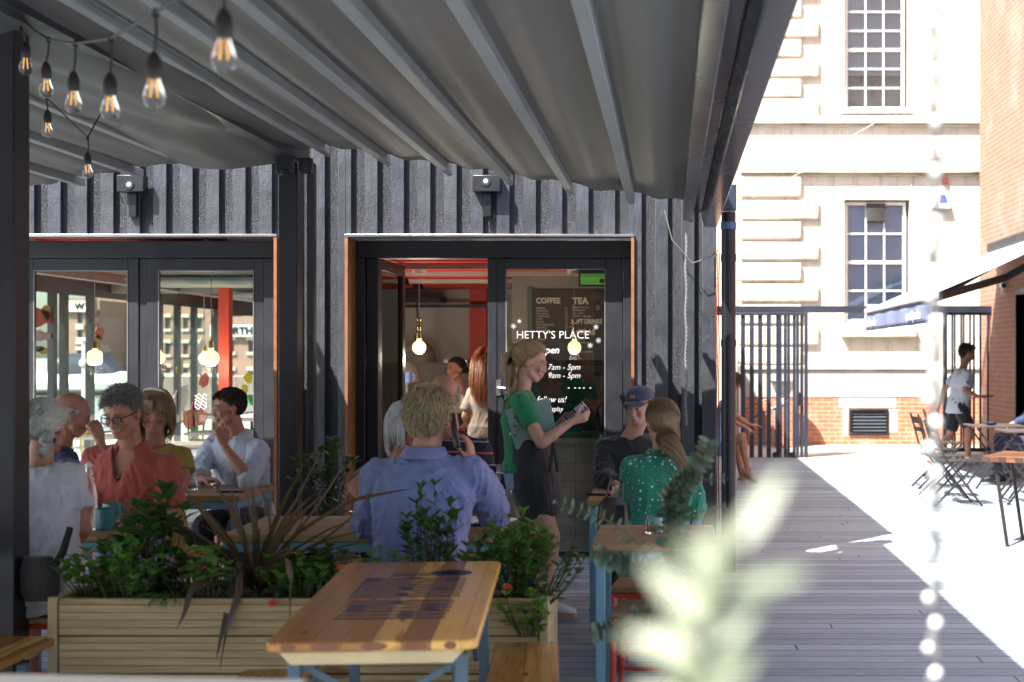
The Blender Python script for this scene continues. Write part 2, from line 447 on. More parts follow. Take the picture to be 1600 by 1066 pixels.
obj('cement_patch', mb, M_plinth, sb, bevel=.01)
# ledges
for n_, y0, y1, d in (('string_course', 182, 195, .12), ('string_course', 246, 272, .14), ('string_course', 571, 578, .10)):
    mb = MB(); x1 = 12
    mb.box(SX(1159)-.04, x1, YS-d, YS+.02, SZ(y1), SZ(y0)); mb.box(SX(1159)-.02, x1, YS-d*.5, YS+.01, SZ(y1+3), SZ(y1)-.002)
    obj(n_, mb, M_ledge, sb, bevel=.02)
# quoins
def quoin(y0, y1, long):
    mb = MB(); mb.box(SX(1159)-.06, SX(1279 if long else 1252), YS-.09, YS+.02, SZ(y1), SZ(y0))
    obj('quoin', mb, M_stone, sb, bevel=.035)
y = 155.5
for k in range(9):
    quoin(y, y+28.5, k % 2 == 0); y -= 31
for k, (a, b) in enumerate(((275,309),(314,344),(347,375),(379,407),(411,440),(444,472),(476,507),(510,540),(543,570))):
    quoin(a, b, k % 2 == 1)
# sills and windows
def sash(x0, x1, z0, z1, rows, blinds, vent=False):
    wn = None
    mb = MB(); t = .06; y0, y1 = YS+.16, YS+.24
    mb.box(x0, x0+t, y0, y1, z0, z1); mb.box(x1-t, x1, y0, y1, z0, z1); mb.box(x0+t, x1-t, y0, y1, z0, z0+t); mb.box(x0+t, x1-t, y0, y1, z1-t, z1)
    wn = obj('window', mb, M_white, sb, bevel=.006)
    mb = MB(); ww = (x1-x0-2*t)
    for k in (1, 2): mb.box(x0+t+ww*k/3-.014, x0+t+ww*k/3+.014, y0+.02, y1-.02, z0+t, z1-t)
    hh = z1-z0-2*t
    for k in range(1, rows):
        q = .028 if k == rows//2 else .014
        mb.box(x0+t, x1-t, y0+.012, y1-.012, z0+t+hh*k/rows-q, z0+t+hh*k/rows+q)
    f = obj('glazing_bar', mb, M_white, wn); 
    mb = MB(); mb.box(x0+t, x1-t, y0+.035, y0+.041, z0+t, z1-t); obj('pane', mb, pane_m, wn)
    if blinds:
        mb = MB(); z = z1-t
        while z > z0+hh*.27:
            mb.bar((x0+t, y1+.02, z), (x1-t, y1+.02, z), .003, .034, up=(0,-.35,.94)); z -= .042
        obj('blind', mb, M_white, wn)
    mb = MB(); dd = .9 if blinds else .27; mb.box(x0+.01, x1-.01, YS+dd, YS+dd+.02, z0+.01, z1-.01)
    obj('pane_backing', mb, plain('dim_room_wall', (.16,.15,.14), .8) if blinds else plain('painted_sky_reflection', (.46,.52,.60), .7, .05), wn)  # lower window: sky reflection painted as a pale panel behind the glass
    mb = MB(); mb.box(x0-.09, x1+.09, YS-.12, YS+.15, z0-.10, z0-.004); obj('sill', mb, M_white if blinds else M_ledge, wn, bevel=.01)
pane_m = glass_pane('building_pane', (.85,.9,.95), .0)
sash(SX(1321), SX(1418), SZ(504), SZ(314), 4, False)
sash(SX(1321), SX(1416), SZ(170), 8.38, 7, True)
mb = MB(); mb.box(SX(1314), SX(1430), YS-.16, YS+.02, SZ(527), SZ(512)); obj('ledge', mb, M_ledge, sb, bevel=.015)
mb = MB(); mb.box(SX(1355), SX(1385), YS+.10, YS+.155, SZ(346), SZ(317))
for k in range(9): mb.box(SX(1357), SX(1383), YS+.085, YS+.10, SZ(343-k*2.9)-.008, SZ(343-k*2.9)+.008)
obj('extractor_fan', mb, plain('dark_grille', (.06,.055,.05), .5), sb, bevel=.01)
# vent grille in the brick
vt = thing('wall_vent', 'black louvred vent grille set into the low brick base of the stone building', 'vent', ((vx0+vx1)/2, YS, vz0))
mb = MB(); t = .045
mb.box(vx0, vx1, YS-.10, YS-.02, vz1-t, vz1); mb.box(vx0, vx1, YS-.10, YS-.02, vz0, vz0+t)
mb.box(vx0, vx0+t, YS-.10, YS-.02, vz0+t, vz1-t); mb.box(vx1-t, vx1, YS-.10, YS-.02, vz0+t, vz1-t)
obj('frame', mb, M_black, vt, bevel=.004)
mb = MB()
for k in range(6):
    z = vz0+.075+k*(vz1-vz0-.1)/6+.01; mb.bar((vx0+t, YS-.05, z), (vx1-t, YS-.05, z), .06, .012, up=(0,-.5,.86))
mb.box(vx0+t, vx1-t, YS+.1, YS+.11, vz0, vz1)
obj('louvre', mb, metal_paint('slate_louvre', (.07,.08,.1), .4), vt)
# alarm boxes
ab = thing('alarm_box', 'white and blue alarm box with angled face fixed high on the stone wall', 'alarm', (SX(1470), YS, SZ(328)))
mb = MB(); mb.prism([(SX(1456), SZ(327)), (SX(1484), SZ(327)), (SX(1478), SZ(304)), (SX(1463), SZ(304))], YS-.14, YS-.003); obj('case', mb, plain('alarm_white', (.7,.72,.75), .3), ab, bevel=.01)
mb = MB(); mb.prism([(SX(1465), SZ(318)), (SX(1478), SZ(318)), (SX(1475), SZ(306)), (SX(1467), SZ(306))], YS-.15, YS-.142); obj('badge', mb, plain('alarm_blue', (.05,.09,.35), .3), ab)
mb = MB(); mb.box(SX(1472), SX(1480), YS-.08, YS-.003, SZ(288), SZ(279)); single('beacon', mb, plain('beacon_red', (.16,.03,.025), .3), 'small dark red beacon box above the alarm on the stone wall', 'alarm light', (SX(1476), YS, SZ(288)), bevel=.01)
mb = MB(); mb.tube([(SX(1388), YS-.16, SZ(182)), (SX(1330), YS-.4, SZ(216)), (SX(1250), YS-.5, SZ(274)), (SX(1175), YS-.2, SZ(310))], .006, 5)
single('overhead_wire', mb, plain('wire_pale', (.5,.48,.45), .6), 'thin pale wire running slantwise down across the cream stone front', 'wire', (SX(1388), YS-.16, SZ(182)))
mb = MB(); mb.tube([(SX(1424), YS-.012, SZ(505)), (SX(1424), YS-.012, SZ(290)), (SX(1428), YS-.012, SZ(274))], .012, 6)
single('conduit', mb, M_ledge, 'thin stone coloured conduit running up beside the lower sash window', 'conduit', (SX(1424), YS, SZ(505)))
# brick neighbour left of the stone one (only a sliver shows)
nb = thing('brick_neighbour', 'slim cream and brick building sliver left of the stone corner blocks', 'building', (.2, 27, 0))
mb = MB(); mb.box(-.7, SX(1158)+.05, 27, 28, 0, 11); obj('wall', mb, brick('neighbour_brick', 'xz', (.5,.28,.18), (.45,.25,.17), (.6,.55,.48)), nb)
mb = MB(); mb.box(SX(1158)-.16, SX(1158)-.0, 26.2, 27, 0, 11.1); obj('pilaster', mb, M_stone, nb, bevel=.02)

# green notice on the gate beam
sg = thing('gate_notice', 'small white and green exit notice on the beam above the gate', 'sign', (SX(1363)*.9, 22.3, 2.28))
s22 = F/22.3
def GX(px): return (px-VX)/s22
def GZ(py): return HC-(py-HY)/s22
mb = MB(); mb.box(GX(1355), GX(1371), 22.28, 22.30, GZ(486), GZ(476)); obj('plate', mb, M_white, sg)
mb = MB(); mb.box(GX(1356), GX(1370), 22.272, 22.278, GZ(485), GZ(481.5)); obj('green_band', mb, plain('sign_green', (.03,.4,.12), .5), sg)

# ---------------------------------------------------------------- gate screen
gt = thing('gate_screen', 'dark steel frame spanning the alley with a long overhead beam and barred panel at right', 'gate frame', (GX(1345), 22.4, 0))
mb = MB(); mb.box(GX(1112), GX(1552), 22.34, 22.44, GZ(488.5), GZ(478)); obj('beam', mb, M_gate, gt, bevel=.004)
mb = MB(); mb.box(GX(1552), GX(1566), 22.33, 22.45, 0, GZ(478)); obj('post', mb, M_gate, gt, bevel=.004)
mb = MB(); mb.box(GX(1475), GX(1481), 22.34, 22.44, 0, GZ(488.5)-.002); obj('post', mb, M_gate, gt, bevel=.004)
mb = MB(); mb.box(GX(1481), GX(1552), 22.36, 22.42, .05, .11); mb.box(GX(1481), GX(1552), 22.36, 22.42, GZ(492.5), GZ(488.5)-.002); obj('rail', mb, M_gate, gt)
for px in (1490,1494,1504,1508,1518,1523,1533,1546):
    mb = MB(); yy = 22.36 if px % 2 else 22.41
    mb.box(GX(px)-.014, GX(px)+.014, yy-.02, yy+.02, .1105, GZ(492.5)-.001); obj('bar', mb, M_gate, gt)
s21 = F/21.75
def HX(px): return (px-VX)/s21
def HZ(py): return HC-(py-HY)/s21
sg2 = thing('sliding_gate', 'dark barred sliding gate on small wheels standing open at the left end of the alley', 'gate', (HX(1200), 21.75, 0))
mb = MB(); mb.box(HX(1118), HX(1257), 21.72, 21.78, HZ(718), HZ(714.5)); mb.box(HX(1118), HX(1257), 21.72, 21.78, HZ(493), HZ(489)); obj('rail', mb, M_gate, sg2, bevel=.003)
mb = MB(); mb.box(HX(1257), HX(1262), 21.70, 21.80, HZ(720), HZ(489)); obj('post', mb, M_gate, sg2, bevel=.003)
for i, px in enumerate((1117,1161,1174.5,1188,1201,1215,1219,1227,1232,1241,1246,1253)):
    mb = MB(); ww = .034 if i < 5 and i else .023
    yy = 21.75+(.02 if i % 2 else -.02)
    mb.box(HX(px)-ww, HX(px)+ww, yy-.02, yy+.02, HZ(714.5)+.001, HZ(493)-.001); obj('bar', mb, M_gate, sg2)
mb = MB(); mb.box(HX(1247), HX(1254), 21.66, 21.725, HZ(634), HZ(613)); obj('lock', mb, M_black, sg2, bevel=.004)
for px in (1211, 1238):
    mb = MB(); mb.cyl((HX(px), 21.73, .045), (HX(px), 21.77, .045), .045, seg=16); mb.box(HX(px)-.03, HX(px)+.03, 21.715, 21.785, .045, HZ(718)-.001); obj('wheel', mb, M_black, sg2)
# stair rail, cabinet and urn behind the gate
sr = thing('stair_railing', 'thin dark handrail with spindles climbing behind the barred gate', 'railing', (SX(1190), 24.2, 0))
s24 = F/24.2
def TX(px): return (px-VX)/s24
def TZ(py): return HC-(py-HY)/s24
mb = MB(); mb.tube([(TX(1165),24.2,TZ(662)),(TX(1185),24.2,TZ(648)),(TX(1232),24.2,TZ(628))], .02, 6); mb.tube([(TX(1160),24.2,TZ(642)),(TX(1210),24.2,TZ(618))], .012, 6); obj('handrail', mb, M_gate, sr)
mb = MB()
for k in range(7): mb.cyl((TX(1167+k*9), 24.2, 0), (TX(1167+k*9), 24.2, TZ(661-k*5)), .012, seg=6)
obj('spindle', mb, M_gate, sr)
cbx = thing('utility_cabinet', 'grey white metal cabinet on the ground behind the gate bars', 'cabinet', (TX(1236),24.5,0))
mb = MB(); mb.box(TX(1222), TX(1251), 24.4, 24.7, TZ(684), TZ(655)); obj('case', mb, plain('cabinet_grey', (.5,.52,.54), .4), cbx, bevel=.02)
mb = MB(); mb.box(TX(1226), TX(1247), 24.38, 24.4, TZ(680), TZ(660)); obj('door', mb, plain('cabinet_door', (.25,.27,.29), .4), cbx, bevel=.004)
mb = MB()
for px in (1226, 1246): mb.box(TX(px)-.03, TX(px)+.03, 24.45, 24.6, 0, TZ(684)); 
obj('leg', mb, plain('cabinet_leg', (.2,.15,.1), .6), cbx)
ur = thing('garden_urn', 'pale stone urn with dry brown plants seen through the gate bars', 'urn', (TX(1225),24.35,TZ(628)))
mb = MB(); mb.lathe([(.12,0),(.06,.06),(.14,.16),(.2,.32),(.24,.36),(.2,.36)], (TX(1225),24.35,TZ(628)), 20); obj('bowl', mb, M_ledge, ur)
mb = MB(); mb.box(TX(1225)-.18, TX(1225)+.18, 24.2, 24.5, 0, TZ(628)-.002); obj('pedestal', mb, M_brickx, ur, bevel=.01)

# ---------------------------------------------------------------- brick building on the right
XR = SX(1562)*21.8/25*1.0
XR = (1562-VX)/F*21.8
rb = thing('brick_building', 'red brick building closing the right side of the alley with a dark doorway', 'building', (XR+1, 18, 0))
dz = HC+(HY-476)/(F/19.9)
mb = MB(); wall_open(mb, 8, 21.8, 0, 12, XR, XR+.35, [(16.4, 20.75, 0, 2.45)], plane='yz'); mb.box(XR+.36, XR+6, 8, 21.79, 2.6, 11.9); mb.box(XR, XR+3, 21.8, 23.2, 0, 11.8)
obj('wall', mb, brick('right_brick', 'yz', (.34,.14,.085), (.25,.10,.065), (.36,.31,.26)), rb)
mb = MB(); mb.box(XR+.12, XR+.2, 16.4, 20.75, 0, 2.45); obj('door', mb, M_black, rb)
mb = MB(); mb.box(XR-.01, XR+.36, 20.75, 20.83, 0, 2.53); mb.box(XR-.01, XR+.36, 16.4, 20.75, 2.452, 2.53); obj('door_frame', mb, M_frame, rb, bevel=.004)
sc_ = thing('security_camera', 'white bullet camera on a bracket on the brick corner under the striped shade', 'camera', (XR, 21.3, HC+1.05))
mb = MB(); mb.cyl((XR-.03,21.5,2.62), (XR-.10,21.1,2.60), .045, seg=14); obj('body', mb, M_white, sc_)
mb = MB(); mb.cyl((XR-.1,21.1,2.6), (XR-.102,21.09,2.6), .038, seg=14); obj('lens', mb, M_black, sc_)
mb = MB(); mb.tube([(XR+.0,21.45,2.5),(XR-.05,21.45,2.5),(XR-.05,21.4,2.58)], .015, 8); obj('bracket', mb, M_white, sc_)

# shop awning on that wall
YA0, YA1 = 16.2, 21.75; XF, ZF, ZW = 3.02, 2.22, 3.2
aw = thing('shop_awning', 'pale grey fabric awning with lettered valance reaching out from the brick wall', 'awning', (XR, 19, ZF))
M_awn = fabric('awning_pale_grey', (.36,.38,.42), rough=.7, var=.05, sheen=0)
mb = MB(); mb.grid(lambda u, v: V((XF+(XR-.15-XF)*u, YA0+(YA1-YA0)*v, ZF+.05+(ZW-ZF-.1)*u-.03*math.sin(math.pi*u))), 12, 10); obj('canopy', mb, M_awn, aw, solid=.004)
mb = MB(); mb.box(XF-.05, XF+.04, YA0-.02, YA1+.02, ZF-.02, ZF+.06); obj('front_bar', mb, plain('awning_bar_beige', (.42,.39,.35), .45), aw, bevel=.015)
mb = MB(); mb.box(XR-.2, XR-.003, YA0-.05, YA1+.05, ZW-.06, ZW+.08); obj('cassette', mb, M_black, aw, bevel=.02)
M_val = fabric('valance_slate', (.17,.20,.30), rough=.7, var=.05, sheen=0)
mb = MB(); mb.grid(lambda u, v: V((XF-.02+.02*math.sin(v*30)*u, YA0+.05+(YA1-YA0-.1)*v, ZF-.02-.26*u)), 4, 40); val = obj('valance', mb, M_val, aw, solid=.004)
for yy in (16.9, 20.6):
    mb = MB(); mb.bar((XF+.05, yy, ZF), (XF+1.1, yy+.5, ZF+.30), .05, .09); mb.bar((XF+1.1, yy+.5, ZF+.30), (XR-.1, yy, ZW-.18), .05, .09); obj('arm', mb, M_frame, aw, bevel=.01)
def text_mesh(body, size, loc, rot, m, parent, name='lettering', ext=.0015, shear=0, align='LEFT', sx=1.0, bold=0):
    cu = bpy.data.curves.new(name, 'FONT'); cu.body = body; cu.size = size; cu.extrude = ext; cu.shear = shear; cu.align_x = align; cu.offset = bold
    cu.resolution_u = 3
    t = bpy.data.objects.new('tmp', cu); COL.objects.link(t); bpy.context.view_layer.update()
    dg = bpy.context.evaluated_depsgraph_get(); me = bpy.data.meshes.new_from_object(t.evaluated_get(dg)); me.name = name
    bpy.data.objects.remove(t)
    Mx = Matrix.Translation(V(loc)-(wloc(parent) if parent else V())) @ Matrix(rot).to_4x4() @ Matrix.Diagonal((sx,1,1,1)); me.transform(Mx)
    me.materials.clear(); me.materials.append(m); o = bpy.data.objects.new(name, me); COL.objects.link(o)
    if parent: o.parent = parent
    return o
RXZ = ((1,0,0),(0,0,-1),(0,1,0))           # text facing the camera (reads along +X)
RYZ = ((0,0,-1),(-1,0,0),(0,1,0))          # text facing -X (reads towards the camera)
M_txtw = plain('white_lettering', (.85,.85,.85), .6, .03, bump=0)
text_mesh('specialty coffee', .17, (XF-.045, YA0+1.75, ZF-.22), RYZ, M_txtw, aw, sx=1.0)
text_mesh('specialty coffee', .17, (XF-.045, YA1-.12, ZF-.22), RYZ, M_txtw, aw, sx=1.0)
# ================================================================ THE CAFE (black container building)
YW = 10.5; sW = F/YW
def CX(px): return (px-VX)/sW
def CZ(py): return HC-(py-HY)/sW
XL, XRt = -8.2, CX(1118)
ZTOP = 3.25
m = N('black_container_paint'); n1 = m.noise(2.5, detail=6, rough=.7); n2 = m.noise(1, m.map((90,90,60)), detail=6, rough=.75); n3 = m.noise(9, detail=8, rough=.8)
col = m.ramp(n1, [(.3,(.019,.021,.027)),(.7,(.044,.048,.058))])
col = m.mix(m.ramp(n3, [(.66,(0,0,0)),(.69,(1,1,1))]), col, (.20,.20,.21))
m.bump(m.math('ADD', n2, m.math('MULTIPLY', m.noise(1, m.map((30,30,8)), detail=5), 1.4)), .5, .010)
M_cont = m.fin(col, m.ramp(n1, [(.3,(.30,)*3),(.7,(.5,)*3)]))
m = N('wrinkled_black_film'); n2 = m.noise(1, m.map((60,60,35), rot=(0,.5,0)), detail=7, rough=.75, dist=1.5)
m.bump(n2, .9, .02); M_contr = m.fin(m.ramp(n2, [(.35,(.012,.012,.016)),(.7,(.045,.047,.056))]), .33)
cafe = thing('cafe_building', 'black corrugated container cafe with glazed folding doors and a red ceiling inside', 'building', (-2.6, YW, 0))
ZL = CZ(366)           # underside of the corrugated band
openings = [(-7.4, CX(434)), (CX(540), CX(991))]
mbp, mbr = MB(), MB()
per, bwid = .195, .098
x = CX(445.5)-per*20
while x < XRt-.02:
    segs = [(x, x+bwid, YW, True), (x+bwid, x+per, YW+.042, False)]
    for a, b, yy, flat in segs:
        a = max(a, XL); b = min(b, XRt)
        if b-a < .005: continue
        z0 = 0
        for o0, o1 in openings:
            if a < o1-.01 and b > o0+.01: z0 = ZL
        cuts = sorted({a, b, *[q for o in openings for q in o if a < q < b]})
        for c, d in zip(cuts, cuts[1:]):
            mid = (c+d)/2; z0 = ZL if any(o0 < mid < o1 for o0, o1 in openings) else 0
            (mbp if flat else mbr).box(c, d, yy, YW+.10, z0, ZTOP)
    x += per
obj('corrugated_wall', mbp, M_cont, cafe, bevel=.004); obj('recessed_panel', mbr, M_contr, cafe)
mb = MB(); mb.box(XL, XRt+.0, YW+.101, 25, ZTOP-.12, ZTOP-.03); obj('roof', mb, M_black, cafe)
mb = MB(); mb.box(XRt-.04, XRt, YW+.101, 19.5, 0, ZTOP-.121); obj('side_wall', mb, M_cont, cafe)
mb = MB(); mb.box(XRt-.10, XRt+.005, YW-.02, YW+.10, 0, ZTOP-.3); obj('corner_post', mb, M_cont, cafe, bevel=.006)
M_copper = plain('copper_timber_trim', (.20,.075,.028), .5, .25, 12)
for x0, x1 in openings:
    mb = MB(); mb.box(max(x0,-7.4), x1, YW-.035, YW+.101, ZL-.022, ZL-.002); obj('lintel_flashing', mb, M_silver, cafe, bevel=.003)
    for a, s in ((x0, 1), (x1, -1)):
        mb = MB(); mb.box(min(a, a+s*.022), max(a, a+s*.022), YW-.03, YW+.26, 0, ZL-.023); obj('reveal_trim', mb, M_copper, cafe)
YD = 10.75; sD = F/YD
def DX(px): return (px-VX)/sD
def DZ(py): return HC-(py-HY)/sD
# ---- door sets
def frame_leaf(parent, x0, x1, z0, z1, gx0, gx1, gz0, gz1, y=YD, th=.055, name='door_leaf', handle=None):
    mb = MB()
    mb.box(x0, gx0, y, y+th, z0, z1); mb.box(gx1, x1, y, y+th, z0, z1)
    mb.box(gx0, gx1, y, y+th, gz1, z1); mb.box(gx0, gx1, y, y+th, z0, gz0)
    lf = obj(name, mb, M_frame, parent, bevel=.004)
    mb = MB(); mb.box(gx0, gx1, y+.024, y+.03, gz0, gz1); obj('glass', mb, M_glassd if gx0 > -2 else M_glass, lf)
    mb = MB(); t = .008
    mb.box(gx0, gx0+t, y-.004, y+.02, gz0, gz1); mb.box(gx1-t, gx1, y-.004, y+.02, gz0, gz1); mb.box(gx0+t, gx1-t, y-.004, y+.02, gz1-t, gz1); mb.box(gx0+t, gx1-t, y-.004, y+.02, gz0, gz0+t)
    obj('gasket', mb, plain('grey_gasket', (.12,.12,.12), .4), lf)
    return lf
z0, zt = DZ(885), DZ(404)
ds = thing('glazed_door_set', 'wide dark framed glazed folding doors on the left, brick warehouses showing behind the glass', 'glazed doors', (DX(240), YD, 0))
mb = MB(); mb.box(-7.3, DX(433), YD-.02, YD+.10, zt+.002, ZL-.03); mb.box(-7.3, DX(433), YD-.02, YD+.10, 0, z0-.002); mb.box(DX(413.5), DX(433), YD-.02, YD+.10, z0, zt); obj('outer_frame', mb, M_frame, ds, bevel=.004)
frame_leaf(ds, DX(229.5), DX(412.5), z0, zt, DX(247), DX(397), DZ(862), DZ(422))
frame_leaf(ds, DX(37), DX(216.5), z0, zt, DX(52), DX(200), DZ(862), DZ(422))
mb = MB(); mb.box(DX(217), DX(229), YD+.012, YD+.07, z0, zt); obj('meeting_stile', mb, M_frame, ds, bevel=.003)
frame_leaf(ds, DX(-160), DX(24), z0, zt, DX(-145), DX(8), DZ(862), DZ(422))
frame_leaf(ds, DX(-350), DX(-172), z0, zt, DX(-335), DX(-187), DZ(862), DZ(422))
de = thing('entrance_door_set', 'dark framed cafe entrance, one leaf folded open, white hand lettering on the fixed pane', 'door', (DX(760), YD, 0))
mb = MB(); mb.box(DX(548), DX(987), YD-.02, YD+.10, zt+.002, ZL-.03); mb.box(DX(548), DX(571), YD-.02, YD+.10, 0.02, zt); mb.box(DX(974), DX(987), YD-.02, YD+.1, .02, zt); mb.box(DX(572), DX(590), YD+.02, YD+.12, .02, zt)
obj('outer_frame', mb, M_frame, de, bevel=.004)
mb = MB(); mb.box(DX(546), DX(988), YD-.18, YD+.1, 0, .018)
for k in range(3): mb.box(DX(546), DX(988), YD-.16+k*.06, YD-.145+k*.06, .018, .03)
obj('threshold', mb, M_silver, de, bevel=.003)
fl = frame_leaf(de, DX(762), DX(973), .035, zt, DX(790), DX(946), DZ(862), DZ(420))
mb = MB(); mb.box(DX(775), DX(776.5), YD-.006, YD+.002, .04, zt); obj('seam', mb, M_black, fl)
for py in (606, 738):
    mb = MB(); mb.tube([(DX(779), YD, DZ(py)), (DX(779), YD-.06, DZ(py)), (DX(779)+.01, YD-.065, DZ(py)), (DX(779)+.11, YD-.065, DZ(py)-.005)], .0095, 8); mb.box(DX(775.5), DX(783), YD-.008, YD, DZ(py)-.06, DZ(py)+.06); obj('handle', mb, M_silver, fl)
# open leaf folded inwards
ol = MB(); xo = -2.235; y0, y1 = YD+.06, 11.87
ol.box(xo-.03, xo+.025, y0, y0+.11, .03, DZ(402)); ol.box(xo-.03, xo+.025, y1-.11, y1, .03, DZ(402)); ol.box(xo-.03, xo+.025, y0+.11, y1-.11, DZ(420), DZ(402)); ol.box(xo-.03, xo+.025, y0+.11, y1-.11, .03, .15)
lo = obj('open_leaf', ol, M_frame, de, bevel=.004)
mb = MB(); mb.box(xo-.003, xo+.003, y0+.11, y1-.11, .15, DZ(420)); obj('glass', mb, M_glass, lo)
mb = MB(); mb.tube([(xo+.03, y1-.06, 1.0), (xo+.09, y1-.06, 1.0), (xo+.09, y1-.16, 1.0)], .009, 8); obj('handle', mb, M_silver, lo)
# lettering on the pane: drawn strokes
GY = YD-.006+.024
M_chalk = plain('white_paint_pen', (.6,.6,.6), .6, .02, bump=0)
def star(px, py, r):
    mb = MB()
    for k in range(4):
        a = math.pi*k/4+.2; mb.bar((DX(px-r*math.cos(a)), GY, DZ(py-r*math.sin(a))), (DX(px+r*math.cos(a)), GY, DZ(py+r*math.sin(a))), .0022, .004, up=(0,1,0))
    obj('painted_star', mb, M_chalk, fl)
for a in ((802,510,4.5),(811,502,3.5),(931,511,4.5),(935,532,4.5),(922,540,4.5)): star(*a)
def lett(body, px, py, hpx, sx=1, shear=0, bold=.0, size=None):
    text_mesh(body, hpx/sD/.7, (DX(px), GY, DZ(py)), RXZ, M_chalk, fl, ext=.001, shear=shear, sx=sx, bold=bold)
lett("HETTY'S PLACE", 806, 529, 12, .98, 0, -.0012)
lett("we're open", 806, 552, 10.5, .98, .25, .001)
lett('7am - 5pm', 855, 578, 9, .92, .25, -.0008); lett('9am - 5pm', 855, 591, 9, .92, .25, -.0008)
lett('-  - - -  -', 886, 609, 8, 1, .2)
lett('follow us!', 838, 629, 10, .82, .3, -.0008); lett('@display', 845, 643, 8, .8, .3, -.0008)
stk = thing('rating_sticker', 'bright green rating sticker with a round badge at the top corner of the door', 'sticker', (DX(925), GY, DZ(445)))
mb = MB(); mb.box(DX(904), DX(946), GY-.001, GY+.003, DZ(448), DZ(420)); obj('backing', mb, M_black, stk)
mb = MB(); mb.box(DX(907), DX(944.5), GY-.0035, GY-.0015, DZ(444.5), DZ(428)); obj('green_panel', mb, plain('sticker_green', (.13,.42,.03), .5, .08), stk)
mb = MB(); mb.lathe([(.012,0),(.018,0),(.018,.002),(.012,.002)], (0,0,0), 24, Matrix.Rotation(R_(90),3,'X')); bmesh.ops.translate(mb.bm, verts=mb.bm.verts, vec=(DX(940), GY-.004, DZ(439))); obj('badge_ring', mb, M_black, stk)
M_dg = plain('sticker_dark_green', (.04,.16,.02), .5)
text_mesh('5', .028, (DX(938.3), GY-.006, DZ(441.3)), RXZ, M_black, stk, ext=.0006)
text_mesh('FOOD HYGIENE RATING', .016, (DX(909), GY-.006, DZ(432)), RXZ, M_dg, stk, ext=.0006, sx=.82)
text_mesh('0  1  2  3  4', .02, (DX(911), GY-.006, DZ(441)), RXZ, M_dg, stk, ext=.0006)

# ---- inside
M_floor_in = plain('interior_floor', (.22,.21,.20), .4, .1, 3)
mb = MB(); mb.box(XL, XRt-.05, YW+.12, 24.9, -.1, .012); struct('cafe_floor', mb, M_floor_in)
M_redc = plain('red_ceiling_paint', (.72,.05,.018), .45, .08, 3)
ZC = 2.33
ZH = 2.56
mb = MB(); mb.box(-3.4, XRt-.05, YD+.11, 24.9, ZC+.06, ZC+.10); mb.box(XL, -3.401, YD+.11, 24.9, ZH+.06, ZH+.10); mb.box(-3.42, -3.38, YD+.11, 24.9, ZC, ZH+.0595)
for k in range(40):
    y = 11.0+k*.35
    mb.box(-3.379, XRt-.05, y, y+.16, ZC, ZC+.0595); mb.box(XL, -3.421, y, y+.16, ZH, ZH+.0595)
obj('ceiling', mb, M_redc, cafe)
mb = MB()
for y in (11.9, 12.9, 14.2): mb.box(-3.4, XRt-.1, y, y+.045, ZC-.05, ZC-.01)
obj('lighting_track', mb, plain('grey_track', (.40,.36,.33), .4), cafe)
# beams over the left hall
mb = MB()
for x in (-7.0, -5.6): mb.box(x, x+.10, 11.0, 24.5, ZH-.10, ZH-.001)
for y in (13.4, 20): mb.box(XL, -3.43, y, y+.10, ZH-.12, ZH-.002)
obj('ceiling_beam', mb, plain('pale_grey_beam', (.45,.44,.41), .5), cafe)
mb = MB(); mb.box(-4.9, -3.5, 11.2, 24, ZH-.28, ZH-.145); obj('service_bulkhead', mb, plain('mid_grey_panel', (.12,.12,.125), .6), cafe, bevel=.02)
mb = MB()
for (xa, ya) in ((-4.15, 13.0), (-4.3, 16.0)):
    mb.box(xa-.6, xa+.6, ya-.3, ya+.3, ZH-.37, ZH-.30)
obj('ceiling_cassette', mb, plain('cassette_grey', (.5,.49,.46), .5), cafe, bevel=.03)
# kitchen block
YK = 16.5; sK = F/YK
def KX(px): return (px-VX)/sK
def KZ(py): return HC-(py-HY)/sK
M_kw = plain('kitchen_wall_cream', (.70,.67,.62), .6, .04, 2)
mb = MB(); mb.box(-3.45, -.5, YK, YK+.1, 0, ZC-.001); obj('kitchen_wall', mb, M_kw, cafe)
mb = MB(); mb.box(-3.45, -3.39, 14.8, YK-.002, 0, ZC-.001); obj('partition', mb, M_kw, cafe)
m = N('grey_wall_tiles'); bt = m.n('ShaderNodeTexBrick'); sx = m.n('ShaderNodeSeparateXYZ'); m.t.links.new(m.P, sx.inputs[0])
cb = m.n('ShaderNodeCombineXYZ'); m.t.links.new(sx.outputs[0], cb.inputs[0]); m.t.links.new(sx.outputs[2], cb.inputs[1]); m.t.links.new(cb.outputs[0], bt.inputs['Vector'])
bt.offset = 0; bt.inputs['Scale'].default_value = 1; bt.inputs['Brick Width'].default_value = .152; bt.inputs['Row Height'].default_value = .14; bt.inputs['Mortar Size'].default_value = .002
bt.inputs['Color1'].default_value = (.44,.40,.37,1); bt.inputs['Color2'].default_value = (.40,.365,.335,1); bt.inputs['Mortar'].default_value = (.12,.1,.09,1)
m.bump(bt.outputs['Fac'], -.3, .003); M_tile = m.fin(bt.outputs[0], .3)
mb = MB(); mb.box(-3.38, -.9, YK-.03, YK-.002, 0, KZ(568)); obj('tiled_splashback', mb, M_tile, cafe)
mb = MB(); mb.box(KX(738), KX(764), YK-.25, YK-.032, 0, ZC-.003); obj('red_pillar', mb, M_redc, cafe)
mb = MB(); mb.box(-3.3, KX(770), YK-.5, YK-.44, KZ(483), KZ(478)); mb.box(-3.3, KX(700), YK-.6, YK-.1, KZ(475), KZ(467)); obj('duct_rail', mb, M_black, cafe)
